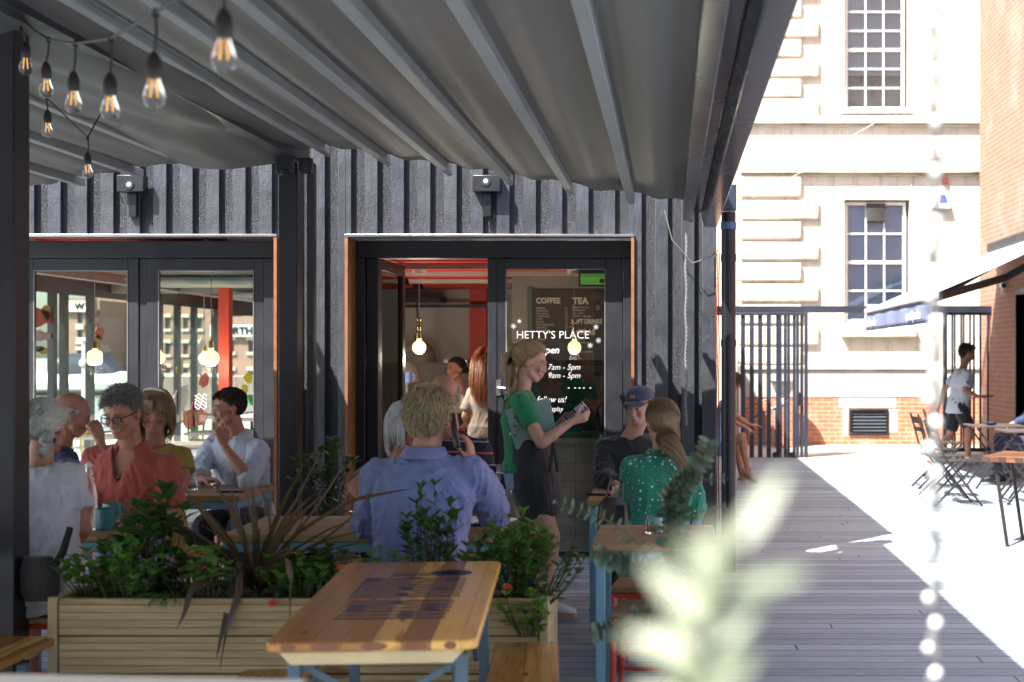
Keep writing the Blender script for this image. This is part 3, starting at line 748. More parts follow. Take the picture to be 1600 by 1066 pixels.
mb = MB(); mb.box(KX(640), KX(722), YK-.5, YK-.05, .86, .90); mb.box(KX(640), KX(722), YK-.45, YK-.05, .1, .859); obj('back_counter', mb, plain('steel_counter', (.35,.36,.36), .3, .1, metal=.8), cafe)
mb = MB(); mb.box(KX(700), KX(735), YK-.3, YK-.06, KZ(567), KZ(563)); obj('wall_shelf', mb, M_silver, cafe)
# menu wall and board right of the door
YB = 13.9; sB = F/YB
def BX(px): return (px-VX)/sB
def BZ(py): return HC-(py-HY)/sB
mb = MB(); mb.box(BX(800), .2, YB, YB+.1, 0, ZC-.001); obj('menu_wall', mb, plain('menu_wall_grey', (.24,.215,.20), .6, .06), cafe)
mbd = thing('menu_board', 'black chalk menu board listing coffee and tea inside the door pane', 'menu board', (BX(890), YB, BZ(600)))
mb = MB(); mb.box(BX(832), BX(985), YB-.03, YB-.002, BZ(600), BZ(453)); obj('board', mb, plain('chalkboard_black', (.012,.014,.018), .6, .2, 4), mbd)
mb = MB(); mb.box(BX(825), BX(832)-.001, YB-.04, YB-.002, BZ(604), BZ(450)); obj('green_edge', mb, plain('green_edge', (.05,.11,.075), .5), mbd)
M_ch2 = plain('chalk_cream', (.62,.57,.48), .8, .03, bump=0)
def menu(body, px, py, hpx, sx=1, bold=0): text_mesh(body, hpx/sB/.7, (BX(px), YB-.033, BZ(py)), RXZ, M_ch2, mbd, ext=.0008, sx=sx, bold=bold)
menu('COFFEE', 838, 474, 8, .95, .003); menu('TEA', 895, 475, 9.5, 1, .004); menu('SOFT DRINKS', 893, 506, 7, .78, .003); menu('EXTRAS', 893, 523, 7.5, .98, .003)
for k, (t, p) in enumerate((('ESPRESSO','2.2'),('AMERICANO','2.5'),('FLAT WHITE','2.8'),('CAPPUCCINO','2.9'),('LATTE','2.9'),('MOCHA','3.2'),('HOT CHOCOLATE','3.2'),('CORTADO','2.5'),('BATCH BREW','2.5'))):
    menu(t, 838, 483+k*4.35, 2.6, .9); menu(p, 883, 483+k*4.35, 2.6)
for k, t in enumerate(('BREAKFAST TEA','PEPPERMINT','EARL GREY','LEMON + GINGER')): menu(t, 895, 482+k*4.6, 2.6, .95)
for k, t in enumerate(('OAT MILK','EXTRA SHOT','SYRUP','DECAF','HOUSE COOKIES')): menu(t, 900, 532+k*4.8, 2.5, .95)
for k, t in enumerate(('COOKIES','CAKES','TOASTIES')): menu(t, 838, 532+k*4.8, 2.5, .95)
for (x, y) in ((842,480),(848,484),(908,487)):
    pass
# counter with tiled front right behind the pane
ct = thing('serving_counter', 'pale tiled serving counter seen low through the fixed door pane', 'counter', (-.9, 11.3, 0))
mb = MB(); mb.box(-1.42, .2, 11.25, 11.9, 0, .86); obj('tiled_front', mb, M_tile, ct)
mb = MB(); mb.box(-1.44, .2, 11.22, 11.95, .861, .9); obj('worktop', mb, plain('worktop_oat', (.42,.36,.28), .4), ct, bevel=.006)
M_teal = plain('deep_teal_shelf', (.03,.12,.10), .5, .1)
cs = thing('display_case', 'teal edged glass cake display case standing on the tiled counter', 'display case', (-.7, 11.5, .9))
mb = MB(); mb.box(-1.15, .15, 11.85, 11.88, .9, 1.52); mb.box(-1.15, .15, 11.3, 11.85, 1.42, 1.47); mb.box(-1.15, .15, 11.45, 11.84, 1.14, 1.155); mb.box(-1.15,.15,11.3,11.31,.901,.95); obj('shelf', mb, M_teal, cs)
mb = MB(); mb.box(-1.15, .15, 11.312, 11.318, .951, 1.41); obj('glass', mb, M_glassd, cs)
def pastry(mb, x, y, z, r, kind):
    if kind == 0: mb.ell((x,y,z+r*.45), (r, r*.6, r*.5), seg=12, rin=7)
    elif kind == 1: mb.lathe([(r*.6,0),(r*.85,r*.7),(r*.95,r*.8),(r*.6,r*1.25),(0.002,r*1.35)], (x,y,z), 14)
    else: mb.box(x-r, x+r, y-r*.6, y+r*.6, z, z+r*.7)
kinds = [('croissant', plain('pastry_golden', (.42,.22,.07), .5, .3, 40), 'pastry'), ('muffin', plain('muffin_brown', (.30,.14,.05), .6, .3, 50), 'muffin'), ('tray_bake', plain('traybake_cream', (.55,.45,.28), .6, .2, 40), 'cake slice')]
for k in range(12):
    kd = k % 3; x = -1.05+(k % 6)*.19; lo_ = k < 6
    mb = MB(); z = .903 if lo_ else 1.157; pastry(mb, x, 11.6, z, .055, kd)
    single(kinds[kd][0], mb, kinds[kd][1], ('golden croissant','brown muffin','pale square of tray bake')[kd]+(' on the lower level' if lo_ else ' on the upper shelf')+' of the display case, '+('left half' if k % 6 < 3 else 'right half'), kinds[kd][2], (x,11.6,z), 'cakes in the display case')
# shelves of jars on the menu wall under the board
for k, (px, py, h) in enumerate(((838,600,.16),(852,600,.12),(905,600,.14),(921,600,.2),(935,600,.12))):
    mb = MB(); x, z = BX(px), BZ(622); mb.lathe([(.05,0),(.07,.02),(.075,h*.7),(.04,h),(.03,h+.01)], (x, YB-.15, z), 16)
    single('storage_jar', mb, plain('olive_glaze' if k % 2 else 'green_glaze', (.12,.14,.03) if k % 2 else (.03,.09,.06), .3), ('green glazed jar at the left end of the shelf under the menu board','short olive glazed jar second from left under the menu board','green glazed jar in the middle of the shelf under the menu board','tallest olive glazed jar on the shelf under the menu board','small green glazed jar at the right end under the menu board')[k], 'jar', (x, YB-.15, z), 'jars under the menu board')
sh = MB(); sh.box(BX(828), BX(985), YB-.26, YB-.002, BZ(626), BZ(622)-.002); single('jar_shelf', sh, M_teal, 'long teal shelf under the menu board holding glazed jars', 'shelf', (BX(890), YB-.1, BZ(626)))
# glass counter by the open leaf, mugs, coffee machine
gc = thing('glass_cabinet', 'metal edged glass food cabinet standing inside just left of the open doorway', 'cabinet', (-2.55, 13.2, 0))
sG = F/13.0
def EX(px): return (px-VX)/sG
def EZ(py): return HC-(py-HY)/sG
mb = MB(); mb.box(EX(594), EX(636), 13, 13.5, 0, EZ(700)); obj('base', mb, plain('cabinet_taupe', (.24,.2,.17), .5), gc)
mb = MB()
for px in (595, 635):
    for yy in (13.01, 13.46): mb.box(EX(px)-.012, EX(px)+.012, yy, yy+.025, EZ(700)+.001, EZ(603))
mb.box(EX(593), EX(637), 13, 13.5, EZ(603)+.001, EZ(599)); obj('frame', mb, M_silver, gc)
mb = MB(); mb.box(EX(597), EX(634), 13.05, 13.4, EZ(655), EZ(653)); obj('shelf', mb, M_silver, gc)
for k, px in enumerate((604, 615, 626)):
    mb = MB(); pastry(mb, EX(px), 13.2, EZ(653)+.003, .06, k); single(kinds[k][0], mb, kinds[k][1], ('golden croissant','brown muffin','pale square of tray bake')[k]+' in the glass cabinet inside the doorway', kinds[k][2], (EX(px),13.2,EZ(653)))
for k, (px, c) in enumerate(((627,(.03,.05,.10)),(636,(.08,.13,.30)),(649,(.05,.05,.06)))):
    mb = MB(); z = EZ(599)+.002 if px < 637 else .905; yy = 13.25 if px < 637 else 16.2
    s_ = F/yy; x = (px-VX)/s_; mb.lathe([(.035,0),(.04,.005),(.042,.095),(.038,.095),(.036,.01)], (x,yy,z), 16); mb.tube([(x+.04,yy,z+.08),(x+.07,yy,z+.07),(x+.07,yy,z+.03),(x+.04,yy,z+.02)], .006, 6)
    single('mug', mb, plain('mug_glaze_%d' % k, c, .25), ('dark navy mug on the glass cabinet','blue mug on the glass cabinet beside a navy one','black mug on the steel back counter')[k], 'mug', (x,yy,z))
# domed grey pendant lamps on coiled cords (unlit)
M_dome = plain('dome_grey_enamel', (.20,.195,.18), .4, .06)
for k, (px, py, w) in enumerate(((628,597,60),(590,585,56),(651,566,60))):
    yy = 14.0+k*.5; s_ = F/yy; x = (px-VX)/s_; z = HC-(py-HY)/s_
    cx = x+.01; r = w/2/s_; 
    t = thing('dome_pendant', ('grey domed pendant lamp hanging lowest inside the open doorway', 'grey domed pendant partly behind the open door leaf', 'grey domed pendant hanging farther in behind the glowing bulb')[k], 'pendant lamp', (cx, yy, z), 0, 'grey dome pendants')
    mb = MB(); mb.lathe([(r,0),(r*.97,.05),(r*.85,.12),(r*.6,.19),(r*.3,.225),(r*.28,.22),(r*.58,.18),(r*.82,.115),(r*.94,.045),(r*.97,0)], (cx,yy,z), 28); obj('shade', mb, M_dome, t)
    mb = MB(); mb.cyl((cx,yy,z+.215), (cx,yy,z+.29), .035, .03); obj('neck', mb, M_black, t)
    mb = MB(); pts = []
    for i in range(150): a = i*.9; pts.append((cx+.012*math.cos(a), yy+.012*math.sin(a), z+.29+(ZC-.07-z-.29)*i/149))
    mb.tube(pts, .005, 5); obj('coiled_cord', mb, M_black, t)
    mb = MB(); mb.cyl((cx,yy,ZC-.08),(cx,yy,ZC-.01), .07, .05); obj('ceiling_cup', mb, M_black, t)
# glowing globe bulbs
def emis(name, c, s):
    m = N(name); return m.fin((.9,.8,.5), .3, emit=c, es=s)
M_glow = emis('warm_glowing_globe', (1.0,.66,.24), 1.05); M_glow2 = emis('soft_glowing_globe', (1.0,.74,.38), .62)
M_brass = plain('brass', (.45,.30,.12), .3, .1, metal=1, bump=.05)
def globe(px, py, rpx, Y, label, squat=False, beads=False, m_=None):
    s_ = F/Y; x = (px-VX)/s_; z = HC-(py-HY)/s_; r = rpx/s_
    t = thing('globe_pendant', label, 'pendant lamp', (x, Y, z-r))
    ld = bpy.data.lights.new('bulb_light', 'POINT'); ld.energy = 3 if squat or m_ else 8; ld.color = (1,.86,.68); ld.shadow_soft_size = r*.9; lo = bpy.data.objects.new('bulb_light', ld); COL.objects.link(lo); lo.location = (0, 0, -.04); lo.parent = t
    mb = MB()
    if squat: mb.lathe([(r*.1,-r*1.0),(r*.75,-r*.97),(r*.95,-r*.75),(r,-r*.5),(r,r*.5),(r*.85,r*.85),(r*.35,r*1.05),(r*.3,r*1.25)], (x,Y,z), 24)
    else: mb.lathe([(r*math.sin(math.pi*i/16) if 0 < i < 14 else (.002 if i == 0 else r*.36), -r*math.cos(math.pi*i/16)) for i in range(0, 15)]+[(r*.34, r*1.3)], (x,Y,z), 24)
    obj('bulb', mb, m_ or M_glow, t)
    mb = MB(); mb.cyl((x,Y,z+r*1.28), (x,Y,z+r*2.2), r*.36, r*.34); obj('holder', mb, M_brass if not squat else plain('walnut_holder', (.14,.07,.03), .5), t)
    zz = z+r*2.2
    if beads:
        mb = MB(); mb.cyl((x,Y,zz+r*.25),(x,Y,zz+r*.85), r*.22, r*.3); mb.cyl((x,Y,zz+r*.9),(x,Y,zz+r*.96), r*.75); mb.ell((x,Y,zz+r*1.2),(r*.3,r*.3,r*.22)); mb.lathe([(r*.34,0),(r*.38,.012),(r*.34,.024)], (x,Y,zz+r*1.75), 16)
        obj('ornament', mb, M_brass, t)
    mb = MB(); zt_ = ZH if x < -3.45 else ZC; mb.cyl((x,Y,zz), (x,Y,zt_-.03), .0035, seg=6); obj('flex', mb, plain('grey_flex', (.3,.3,.33), .5), t)
    mb = MB(); mb.cyl((x,Y,zt_-.06),(x,Y,zt_-.001), .06, .06); obj('ceiling_cup', mb, M_white, t)
globe(655, 543, 10.5, 12.4, 'glowing round globe pendant with beaded brass stem in the open doorway', beads=True)
globe(897.5, 543, 10.3, 12.4, 'glowing round globe pendant seen through the lettered door pane', beads=True)
globe(597, 543, 9, 12.9, 'dim yellow globe pendant seen through the open door leaf', m_=M_glow2)
globe(148, 559, 11.5, 12.6, 'pale squat glass pendant glowing behind the leftmost glass pane', squat=True, m_=M_glow2)
globe(330, 560, 12.5, 12.3, 'pale round pendant glowing behind the second glass pane near the red column', m_=M_glow2)
globe(319, 560, 9, 13.6, 'smaller pale pendant half hidden behind the round one in the second pane', m_=M_glow2)
globe(249, 559, 9, 13.0, 'pale pendant just showing at the left edge of the second pane', m_=M_glow2)
# red column in the hall
mb = MB(); x0, x1 = (341-VX)/(F/14), (358-VX)/(F/14); mb.box(x0, x1, 14, 14.12, .012, ZH-.283); obj('red_column', mb, M_redc, cafe, bevel=.004)
M_thin = bpy.data.materials.new('thin_rear_glass'); M_thin.use_nodes = True; _t = M_thin.node_tree; _t.nodes.clear()
_o = _t.nodes.new('ShaderNodeOutputMaterial'); _a = _t.nodes.new('ShaderNodeBsdfTransparent'); _a.inputs[0].default_value = (.9,.97,.92,1); _b = _t.nodes.new('ShaderNodeBsdfGlossy'); _b.inputs['Roughness'].default_value = .05
_m = _t.nodes.new('ShaderNodeMixShader'); _m.inputs[0].default_value = .04; _t.links.new(_a.outputs[0], _m.inputs[1]); _t.links.new(_b.outputs[0], _m.inputs[2]); _t.links.new(_m.outputs[0], _o.inputs[0])
# far glazed side (X = -7.9) and far front (Y = 24.7)
fg = thing('rear_glazing', 'dark framed rear glazing of the cafe hall with painted flowers on the panes', 'glazed wall', (-7.9, 20, 0))
mb = MB()
for px in (83, 101, 142, 205, 250, 278, 304):
    Yp = -7.9*F/(px-VX); mb.box(-7.95, -7.87, Yp-.06, Yp+.06, .012, 2.36)
mb.box(-7.95, -7.86, 11, 24.7, 2.36, ZH); mb.box(-7.95, -7.87, 11, 24.7, .012, .12)
for x in (-7.9, -6.4, -4.9, -3.4): mb.box(x-.05, x+.05, 24.66, 24.74, .012, 2.25)
mb.box(-7.9, -3.3, 24.65, 24.75, 2.25, ZH); mb.box(-3.4, .2, 24.6, 24.7, .012, ZC)
obj('frame', mb, M_frame, fg)
mb = MB(); mb.face([(-7.91,11,.12),(-7.91,24.7,.12),(-7.91,24.7,2.36),(-7.91,11,2.36)]); obj('glass', mb, M_thin, fg, recalc=False)
def blob(px, py, w, h, c, seed=0, name='painted_motif'):
    Yp = -7.86*F/(px-VX); s_ = F/Yp; z = HC-(py-HY)/s_; rr = random.Random(seed)
    k = 14; hw = w/s_*6; hh = h/s_/2
    mb = MB(); pts = []
    for i in range(k):
        a = 2*math.pi*i/k; q = .65+.5*rr.random(); pts.append((Yp+hw*q*math.cos(a), z+hh*q*math.sin(a)))
    mb.prism(pts, -7.90, -7.897, 'x'); obj(name, mb, c, fg)
cO = plain('paint_orange', (.75,.10,.02), .5); cY = plain('paint_yellow', (.75,.62,.03), .5); cR = plain('paint_red', (.7,.02,.02), .5)
cW = plain('paint_white', (.8,.8,.8), .5); cG = plain('paint_green', (.05,.3,.08), .5)
for k, a in enumerate(((63,495,9,34,cO),(77,488,3,26,cY),(70,525,6,20,cW),(72,548,4,12,cY),(64,545,5,12,cG),(155,535,4,22,cY),(160,520,3,24,cO),(166,545,5,14,cW),(158,500,5,12,cW),(252,590,5,20,cR),(258,575,4,14,cO),(285,575,3,40,cY),(288,620,6,50,cW),(322,595,5,26,cR),(316,560,5,60,cW),(310,650,10,40,cR))): blob(*a, seed=k)
for k, (px, py, r, c) in enumerate(((388,590,8,cY),(383,608,7,cY),(392,625,9,cG),(350,596,12,cG),(345,590,7,cW))):
    s_ = F/24.6; mb = MB(); rr = random.Random(k+50)
    mb.prism([((px-VX)/s_+(r*(.6+.5*rr.random()))/s_*math.cos(a), HC-(py-HY)/s_+(r*(.8+.6*rr.random()))/s_*math.sin(a)) for a in [2*math.pi*i/12 for i in range(12)]], 24.6, 24.603); obj('painted_motif', mb, c, fg)
# white wave drawing on the near glass
mb = MB()
for k in range(5):
    mb.tube([(DX(303+i*2.1), YD+.02, DZ(618+k*5+2.3*math.sin(i*1.5+k))) for i in range(10)], .0035, 4)
obj('painted_waves', mb, M_chalk, ds)
# yellow cafe chairs and tables inside the hall
def hall_chair(Xc, Yc, rz, label):
    t = thing('yellow_chair', label, 'chair', (Xc, Yc, .012), rz, 'yellow chairs in the hall')
    mb = MB()
    for sx in (-1,1):
        mb.tube([(sx*.19,.19,0),(sx*.17,.17,.45)], .013, 8); mb.tube([(sx*.19,-.2,0),(sx*.17,-.18,.45),(sx*.18,-.2,.72),(sx*.14,-.22,.82),(0,-.225,.84)], .013, 8)
    mb.tube([(-.16,-.2,.62),(.16,-.2,.62)], .012, 8)
    obj('frame', mb, M_yellow, t, world=False)
    mb = MB(); mb.box(-.19,.19,-.19,.19,.45,.47); obj('seat', mb, M_yellow, t, world=False, bevel=.008)
    return t
def hall_table(Xc, Yc, label):
    t = thing('hall_table', label, 'table', (Xc, Yc, .012), 0, 'tables in the hall')
    mb = MB(); mb.box(-.35,.35,-.3,.3,.71,.735); obj('tabletop', mb, M_white, t, world=False, bevel=.006)
    mb = MB(); mb.cyl((0,0,.02),(0,0,.71),.03); mb.cyl((0,0,0),(0,0,.02),.22); obj('pedestal', mb, M_black, t, world=False)
places = [(-4.6,13.2),(-5.9,14.4),(-4.75,15.2),(-6.3,17.0),(-5.4,18.4)]
names = ('nearest the second pane','near the left pane','just behind the nearest table','deeper in the hall','at the far end of the hall')
for (a, b), nm in zip(places, names):
    hall_table(a, b, 'white topped pedestal table inside the hall, '+nm)
    hall_chair(a+.55, b+.1, R_(90), 'yellow metal chair right of the hall table '+nm)
    hall_chair(a-.55, b-.1, R_(-90), 'yellow metal chair left of the hall table '+nm)
# warehouses across the water
M_wb = brick('warehouse_brick', 'xz', (.22,.135,.095), (.16,.10,.075), (.22,.19,.16), .9, .3)
def warehouse(label, pxa, pxb, Yd, pys, cols, top, sign=None):
    s_ = F/Yd; t = thing('brick_warehouse', label, 'warehouse', ((pxa+pxb-2*VX)/2/s_, Yd, -.35), 0, 'warehouses across the water')
    X = lambda p: (p-VX)/s_
    Z = lambda p: HC-(p-HY)/s_
    ops = [(X(c-4), X(c+4), Z(p+9), Z(p-9)) for c in cols for p in pys]
    mb = MB(); wall_open(mb, X(pxa), X(pxb), -.35, Z(top), Yd, Yd+.8, ops); mb.box(X(pxa), X(pxb), Yd+1.5, Yd+12, -.35, Z(top+2)); obj('wall', mb, M_wb, t)
    for o in ops:
        mb = MB(); mb.box(o[0], o[1], Yd+.3, Yd+.4, o[2], o[3]); w_ = obj('window', mb, plain('warehouse_glass', (.05,.07,.09), .15), t)
        mb = MB(); mb.box(o[0]-.15, o[1]+.15, Yd-.2, Yd+.05, o[3], o[3]+.35); mb.box(o[0]-.15, o[1]+.15, Yd-.2, Yd+.05, o[2]-.3, o[2]-.001); obj('lintel', mb, M_ledge, w_)
    if sign:
        txt, sx0, sx1, sy0, sy1, tx = sign
        mb = MB(); mb.box(X(sx0), X(sx1), Yd-.5, Yd-.25, Z(sy1), Z(sy0)); sgn = obj('name_band', mb, M_white, t)
        text_mesh(txt, (sy1-sy0)*.62/s_/.7, (X(tx), Yd-.55, Z(sy1-(sy1-sy0)*.2)), RXZ, M_black, t, ext=.02, bold=.06)
    return t
warehouse('brick warehouse under a white band lettered W behind the left pane', 104, 147, 150, (497,524,556), (125,), 466, ('W', 104, 147, 471, 487, 120))
warehouse('taller brick warehouse with small paired windows right of the one lettered W', 147, 330, 160, (505,545,583,620), (168,184,214,232,262,290,312), 440)
warehouse('brick warehouse with a white band lettered NORTH behind the second pane', 331, 520, 140, (541,588,620), (362,392,430,470), 495, ('NORTH', 331, 520, 508, 526, 341))
# moored boat with dark cover, quay lamp
bt_ = thing('moored_boat', 'white boat with a dark blue canvas cover moored beyond the left pane', 'boat', (-28,70,-.3))
s70 = F/70.0; bx = (122-VX)/s70
mb = MB(); mb.loft([((bx-4,70,.1),(0,.3,0),(0,0,.35)),((bx-2.5,70,.25),(0,1.1,0),(0,0,.55)),((bx+2,70,.25),(0,1.2,0),(0,0,.55)),((bx+3,70,.3),(0,1,0),(0,0,.5))], 12); obj('hull', mb, M_white, bt_)
mb = MB(); mb.loft([((bx-1.3,70,.6),(0,.7,0),(0,0,.2)),((bx-.4,70,.95),(0,.9,0),(0,0,.75)),((bx+1.4,70,1.0),(0,.9,0),(0,0,.75)),((bx+2,70,.7),(0,.8,0),(0,0,.3))], 12); obj('canvas_cover', mb, plain('navy_canvas', (.02,.025,.05), .7), bt_)
lp = thing('quay_lamp', 'slim pale lamp post with a boxed head on the quay behind the left pane', 'lamp post', ((131-VX)/(F/40), 40, -.3))
X4 = (131-VX)/(F/40); mb = MB(); mb.cyl((X4,40,-.3),(X4,40,HC+(HY-533)/(F/40)), .06, .05, 8); obj('post', mb, M_white, lp); mb = MB(); mb.box(X4-.18,X4+.18,39.9,40.1,HC+.43,HC+.52); obj('head', mb, M_white, lp, bevel=.01)
mb = MB(); mb.ell((X4,40,HC-.2), .13); obj('globe', mb, M_white, lp)
# terrace beyond the hall
mb = MB(); mb.box(-60, -8.2, 8, 27, -.34, -.05); struct('terrace', mb, plain('terrace_slabs', (.34,.33,.31), .7, .1, 1))

# ---------------------------------------------------------------- pergola and awnings
sR = F/9.8
XP = -2.6
pg = thing('pergola', 'dark steel pergola with a near left post and a second post by the wall', 'pergola', (XP, 7.5, 0))
sP = F/5.75
mb = MB(); mb.box((-50-VX)/sP, (22.5-VX)/sP, 5.75, 5.89, 0, 2.9); po = obj('post', mb, M_frame, pg, bevel=.006)
s9 = F/9.6
mb = MB(); mb.box((435-VX)/s9, (464-VX)/s9, 9.6, 9.75, 0, 2.86); obj('post', mb, M_frame, pg, bevel=.006)
mb = MB(); mb.box((478-VX)/s9, (489-VX)/s9, 9.62, 9.7, 0, 2.86); obj('conduit_channel', mb, M_frame, pg, bevel=.004)
mb = MB(); mb.box(XP-.09, XP+.09, 1.6, 9.9, 2.885, 3.0); obj('ridge_beam', mb, M_frame, pg)
mb = MB(); mb.box((437-VX)/s9, (462-VX)/s9, 9.5, 9.6-.002, HC+(HY-274)/s9, HC+(HY-238)/s9); mb.cyl(((450-VX)/s9, 9.52, HC+(HY-277)/s9), ((450-VX)/s9, 9.52, HC+(HY-268)/s9), .035); mb.box((470-VX)/s9, (490-VX)/s9, 9.55, 9.6, HC+(HY-272)/s9, HC+(HY-248)/s9); obj('bracket', mb, M_black, pg, bevel=.006)
# right awning
M_cloth = N('grey_awning_cloth'); n1 = M_cloth.noise(1, M_cloth.map((3,.35,3)), detail=4); n2 = M_cloth.noise(1, M_cloth.map((9,.6,9)), detail=3)
M_cloth.bump(n2, .25, .02)
_c = M_cloth; _c.fin(_c.ramp(n1, [(.3,(.070,.072,.073)),(.7,(.115,.112,.108))]), .55)
_tl = _c.n('ShaderNodeBsdfTranslucent'); _tl.inputs[0].default_value = (.42,.34,.24,1); _mx = _c.n('ShaderNodeMixShader'); _mx.inputs[0].default_value = .004
_c.t.links.new(_c.b.outputs[0], _mx.inputs[1]); _c.t.links.new(_tl.outputs[0], _mx.inputs[2]); _c.t.links.new(_mx.outputs[0], _c.out.inputs[0]); M_cloth = _c.m
def canopy(name_lbl, ribs, yend, sag, mbc, wav=0):
    for (x0, z0_), (x1, z1_) in zip(ribs, ribs[1:]):
        def fn(u, v):
            ye = yend-.03*math.sin(math.pi*u)
            y = 1.6+(ye-1.6)*v
            s = sag*math.sin(math.pi*u)*(.8+.2*math.sin(y*2.3+x0*5))
            fold = .012*math.sin(u*math.pi*3+x0)*math.sin(math.pi*u)
            return V((x0+(x1-x0)*u, y, z0_+(z1_-z0_)*u+.055-s+fold+wav*noise.noise(V((u*2+x0*3, y*.9, 0)))))
        mbc.grid(fn, 12, 34)
ra = thing('retractable_awning', 'grey folding fabric awning on pale ribs sloping down to the dark right gutter beam', 'awning', (-1.1, 6, 2.7))
ribsR = [(-.27-.42*k, HC+1.067+.066*k) for k in range(6)]
mbc = MB(); canopy('', [(.10, HC+1.01)]+ribsR, 9.68, .022, mbc); obj('canopy', mbc, M_cloth, ra, recalc=False)
for x, z in ribsR:
    mb = MB(); mb.box(x-.028, x+.028, 1.6, 9.8, z-.005, z+.05); mb.prism([(x-.028, z-.002),(x+.028,z-.002),(x,z-.02)], 9.8, 9.86); obj('rib', mb, M_rib, ra, bevel=.006)
mb = MB(); mb.prism([(.09,HC+.98),(.16,HC+.955),(.16,HC+1.2),(.09,HC+1.2)], 1.6, 10.2); mb.prism([(.162,HC+1.03),(.225,HC+1.03),(.225,HC+1.3),(.162,HC+1.3)], 1.6, 10.2)
gb = obj('gutter_rail', mb, M_beam, ra, bevel=.004)
mb = MB(); mb.prism([(.227,HC+.99),(.25,HC+.925),(.335,HC+.925),(.335,HC+1.3),(.227,HC+1.3)], 1.6, 10.2); obj('gutter_beam', mb, M_beam, ra, bevel=.004)
# left awning
la = thing('retractable_awning', 'grey folding fabric awning sagging in loose folds over the left tables', 'awning', (-4.2, 6, 2.7))
ribsL = [(-2.88, HC+1.36)]+[(-3.255-.4*k, HC+1.30-.062*k) for k in range(7)]
mbc = MB(); canopy('', ribsL[1:], 9.65, .05, mbc, .01); 
def fnn(u, v):
    x = -2.34-.94*u; y = 1.6+8.0*v
    z = HC+1.42-.12*u-.05*math.sin(math.pi*u)*min(1,(9.9-y)/2)-.04*math.sin(math.pi*2*u)*math.sin(y*1.1) + .03*noise.noise(V((u*5, y*1.3, 3)))
    z -= .07*max(0, math.sin(y*1.4+1))*math.sin(math.pi*u)**2
    return V((x, y+.15*math.sin(u*6), z))
mbc.grid(fnn, 22, 60); obj('canopy', mbc, M_cloth, la, recalc=False)
for x, z in ribsL[1:]:
    mb = MB(); mb.box(x-.03, x+.03, 1.6, 9.8, z-.005, z+.05); obj('rib', mb, M_rib, la, bevel=.006)
# wall lights
for k, (px0, px1, cx, cy) in enumerate(((190,232,210,291),(741,784,762,286))):
    t = thing('wall_light', ('square black wall light with a round lens high on the wall above the left glazing', 'square black wall light with a round lens above the cafe entrance')[k], 'wall light', (CX(cx), YW, CZ(cy)))
    mb = MB(); mb.box(CX(px0), CX(px1), YW-.10, YW-.003, CZ(302), CZ(276)); mb.box(CX(cx)-.03, CX(cx)+.03, YW-.04, YW-.003, CZ(340), CZ(302)-.001); obj('housing', mb, M_black, t, bevel=.006)
    mb = MB(); c = V((CX(cx), YW-.101, CZ(cy))); mb.ell(c, (.022,.012,.022)); obj('lens', mb, plain('lens_white', (.85,.87,.9), .1), t)
    mb = MB(); mb.lathe([(.024,0),(.034,0),(.034,.008),(.024,.008)], (0,0,0), 20, Matrix.Rotation(R_(90),3,'X')); bmesh.ops.translate(mb.bm, verts=mb.bm.verts, vec=c); obj('bezel', mb, M_frame, t)
# downpipe
dp = thing('downpipe', 'thick black rainwater pipe with a box hopper standing at the cafe corner', 'downpipe', (.425, 10.25, 0))
sT = F/10.25
def PX(px): return (px-VX)/sT
def PZ(py): return HC-(py-HY)/sT
mb = MB(); mb.cyl((PX(1138.5),10.25,0), (PX(1138.5),10.25,PZ(332)), .052, seg=24); obj('pipe', mb, M_black, dp)
mb = MB(); mb.box(PX(1124), PX(1150), 10.17, 10.33, PZ(331)+.001, PZ(290)); obj('hopper', mb, M_beam, dp, bevel=.005)
for py in (402, 535, 352):
    mb = MB(); mb.cyl((PX(1138.5),10.25,PZ(py)-.03),(PX(1138.5),10.25,PZ(py)+.02), .0565 , seg=24); obj('collar', mb, M_black if py > 360 else plain('blue_tape', (.06,.1,.2), .3), dp)
# hanging steel chain by the corner
def chain(pts, link, wire, m_, label, loc, group=None, name='chain'):
    mb = MB(); n_ = len(pts)
    for i, p in enumerate(pts):
        p = V(p); d = (V(pts[min(i+1,n_-1)])-V(pts[max(i-1,0)])).normalized(); sd_ = d.cross(V((0,1,0)) if i % 2 else V((1,0,0))).normalized()
        loop = [p + d*math.cos(a)*link*.62 + sd_*math.sin(a)*link*.36 for a in [2*math.pi*k/10 for k in range(11)]]
        mb.tube(loop, wire, 5, cap=False)
    return single(name, mb, m_, label, 'chain', loc, group, recalc=False)
sC = F/10.38
pts = [((1072-VX)/sC+.004*math.sin(i*.3), 10.38, HC-(368+i*3.3-HY)/sC) for i in range(90)]
chain(pts, .0155*1.35, .0028, metal_paint('galvanised_chain', (.22,.21,.20), .4), 'thin steel chain hanging down the black wall beside the seated pair', pts[0])
mb = MB(); mb.tube([((1038-VX)/sC,10.38,HC-(328-HY)/sC),((1050-VX)/sC,10.36,HC-(375-HY)/sC),((1082-VX)/sC,10.34,HC-(412-HY)/sC),((1110-VX)/sC,10.34,HC-(402-HY)/sC),((1123-VX)/sC,10.34,HC-(390-HY)/sC)], .004, 6)
single('loose_cable', mb, plain('cable_grey', (.12,.12,.12), .5), 'loose grey cable looping under the gutter beam to the downpipe', 'cable', ((1038-VX)/sC,10.38,HC-(328-HY)/sC))
for k, px in enumerate((1120.5, 1123.5)):
    mb = MB(); mb.tube([((px-VX)/sT+.003*math.sin(i*1.3+k), 10.3, HC-(395+i*28-HY)/sT) for i in range(16)], .004, 5)
    single('hanging_wire', mb, M_black if k else plain('red_wire', (.3,.04,.03), .5), ('dark red wire running down left of the downpipe','black wire running down close beside the downpipe')[k], 'wire', ((px-VX)/sT,10.3,2.3))
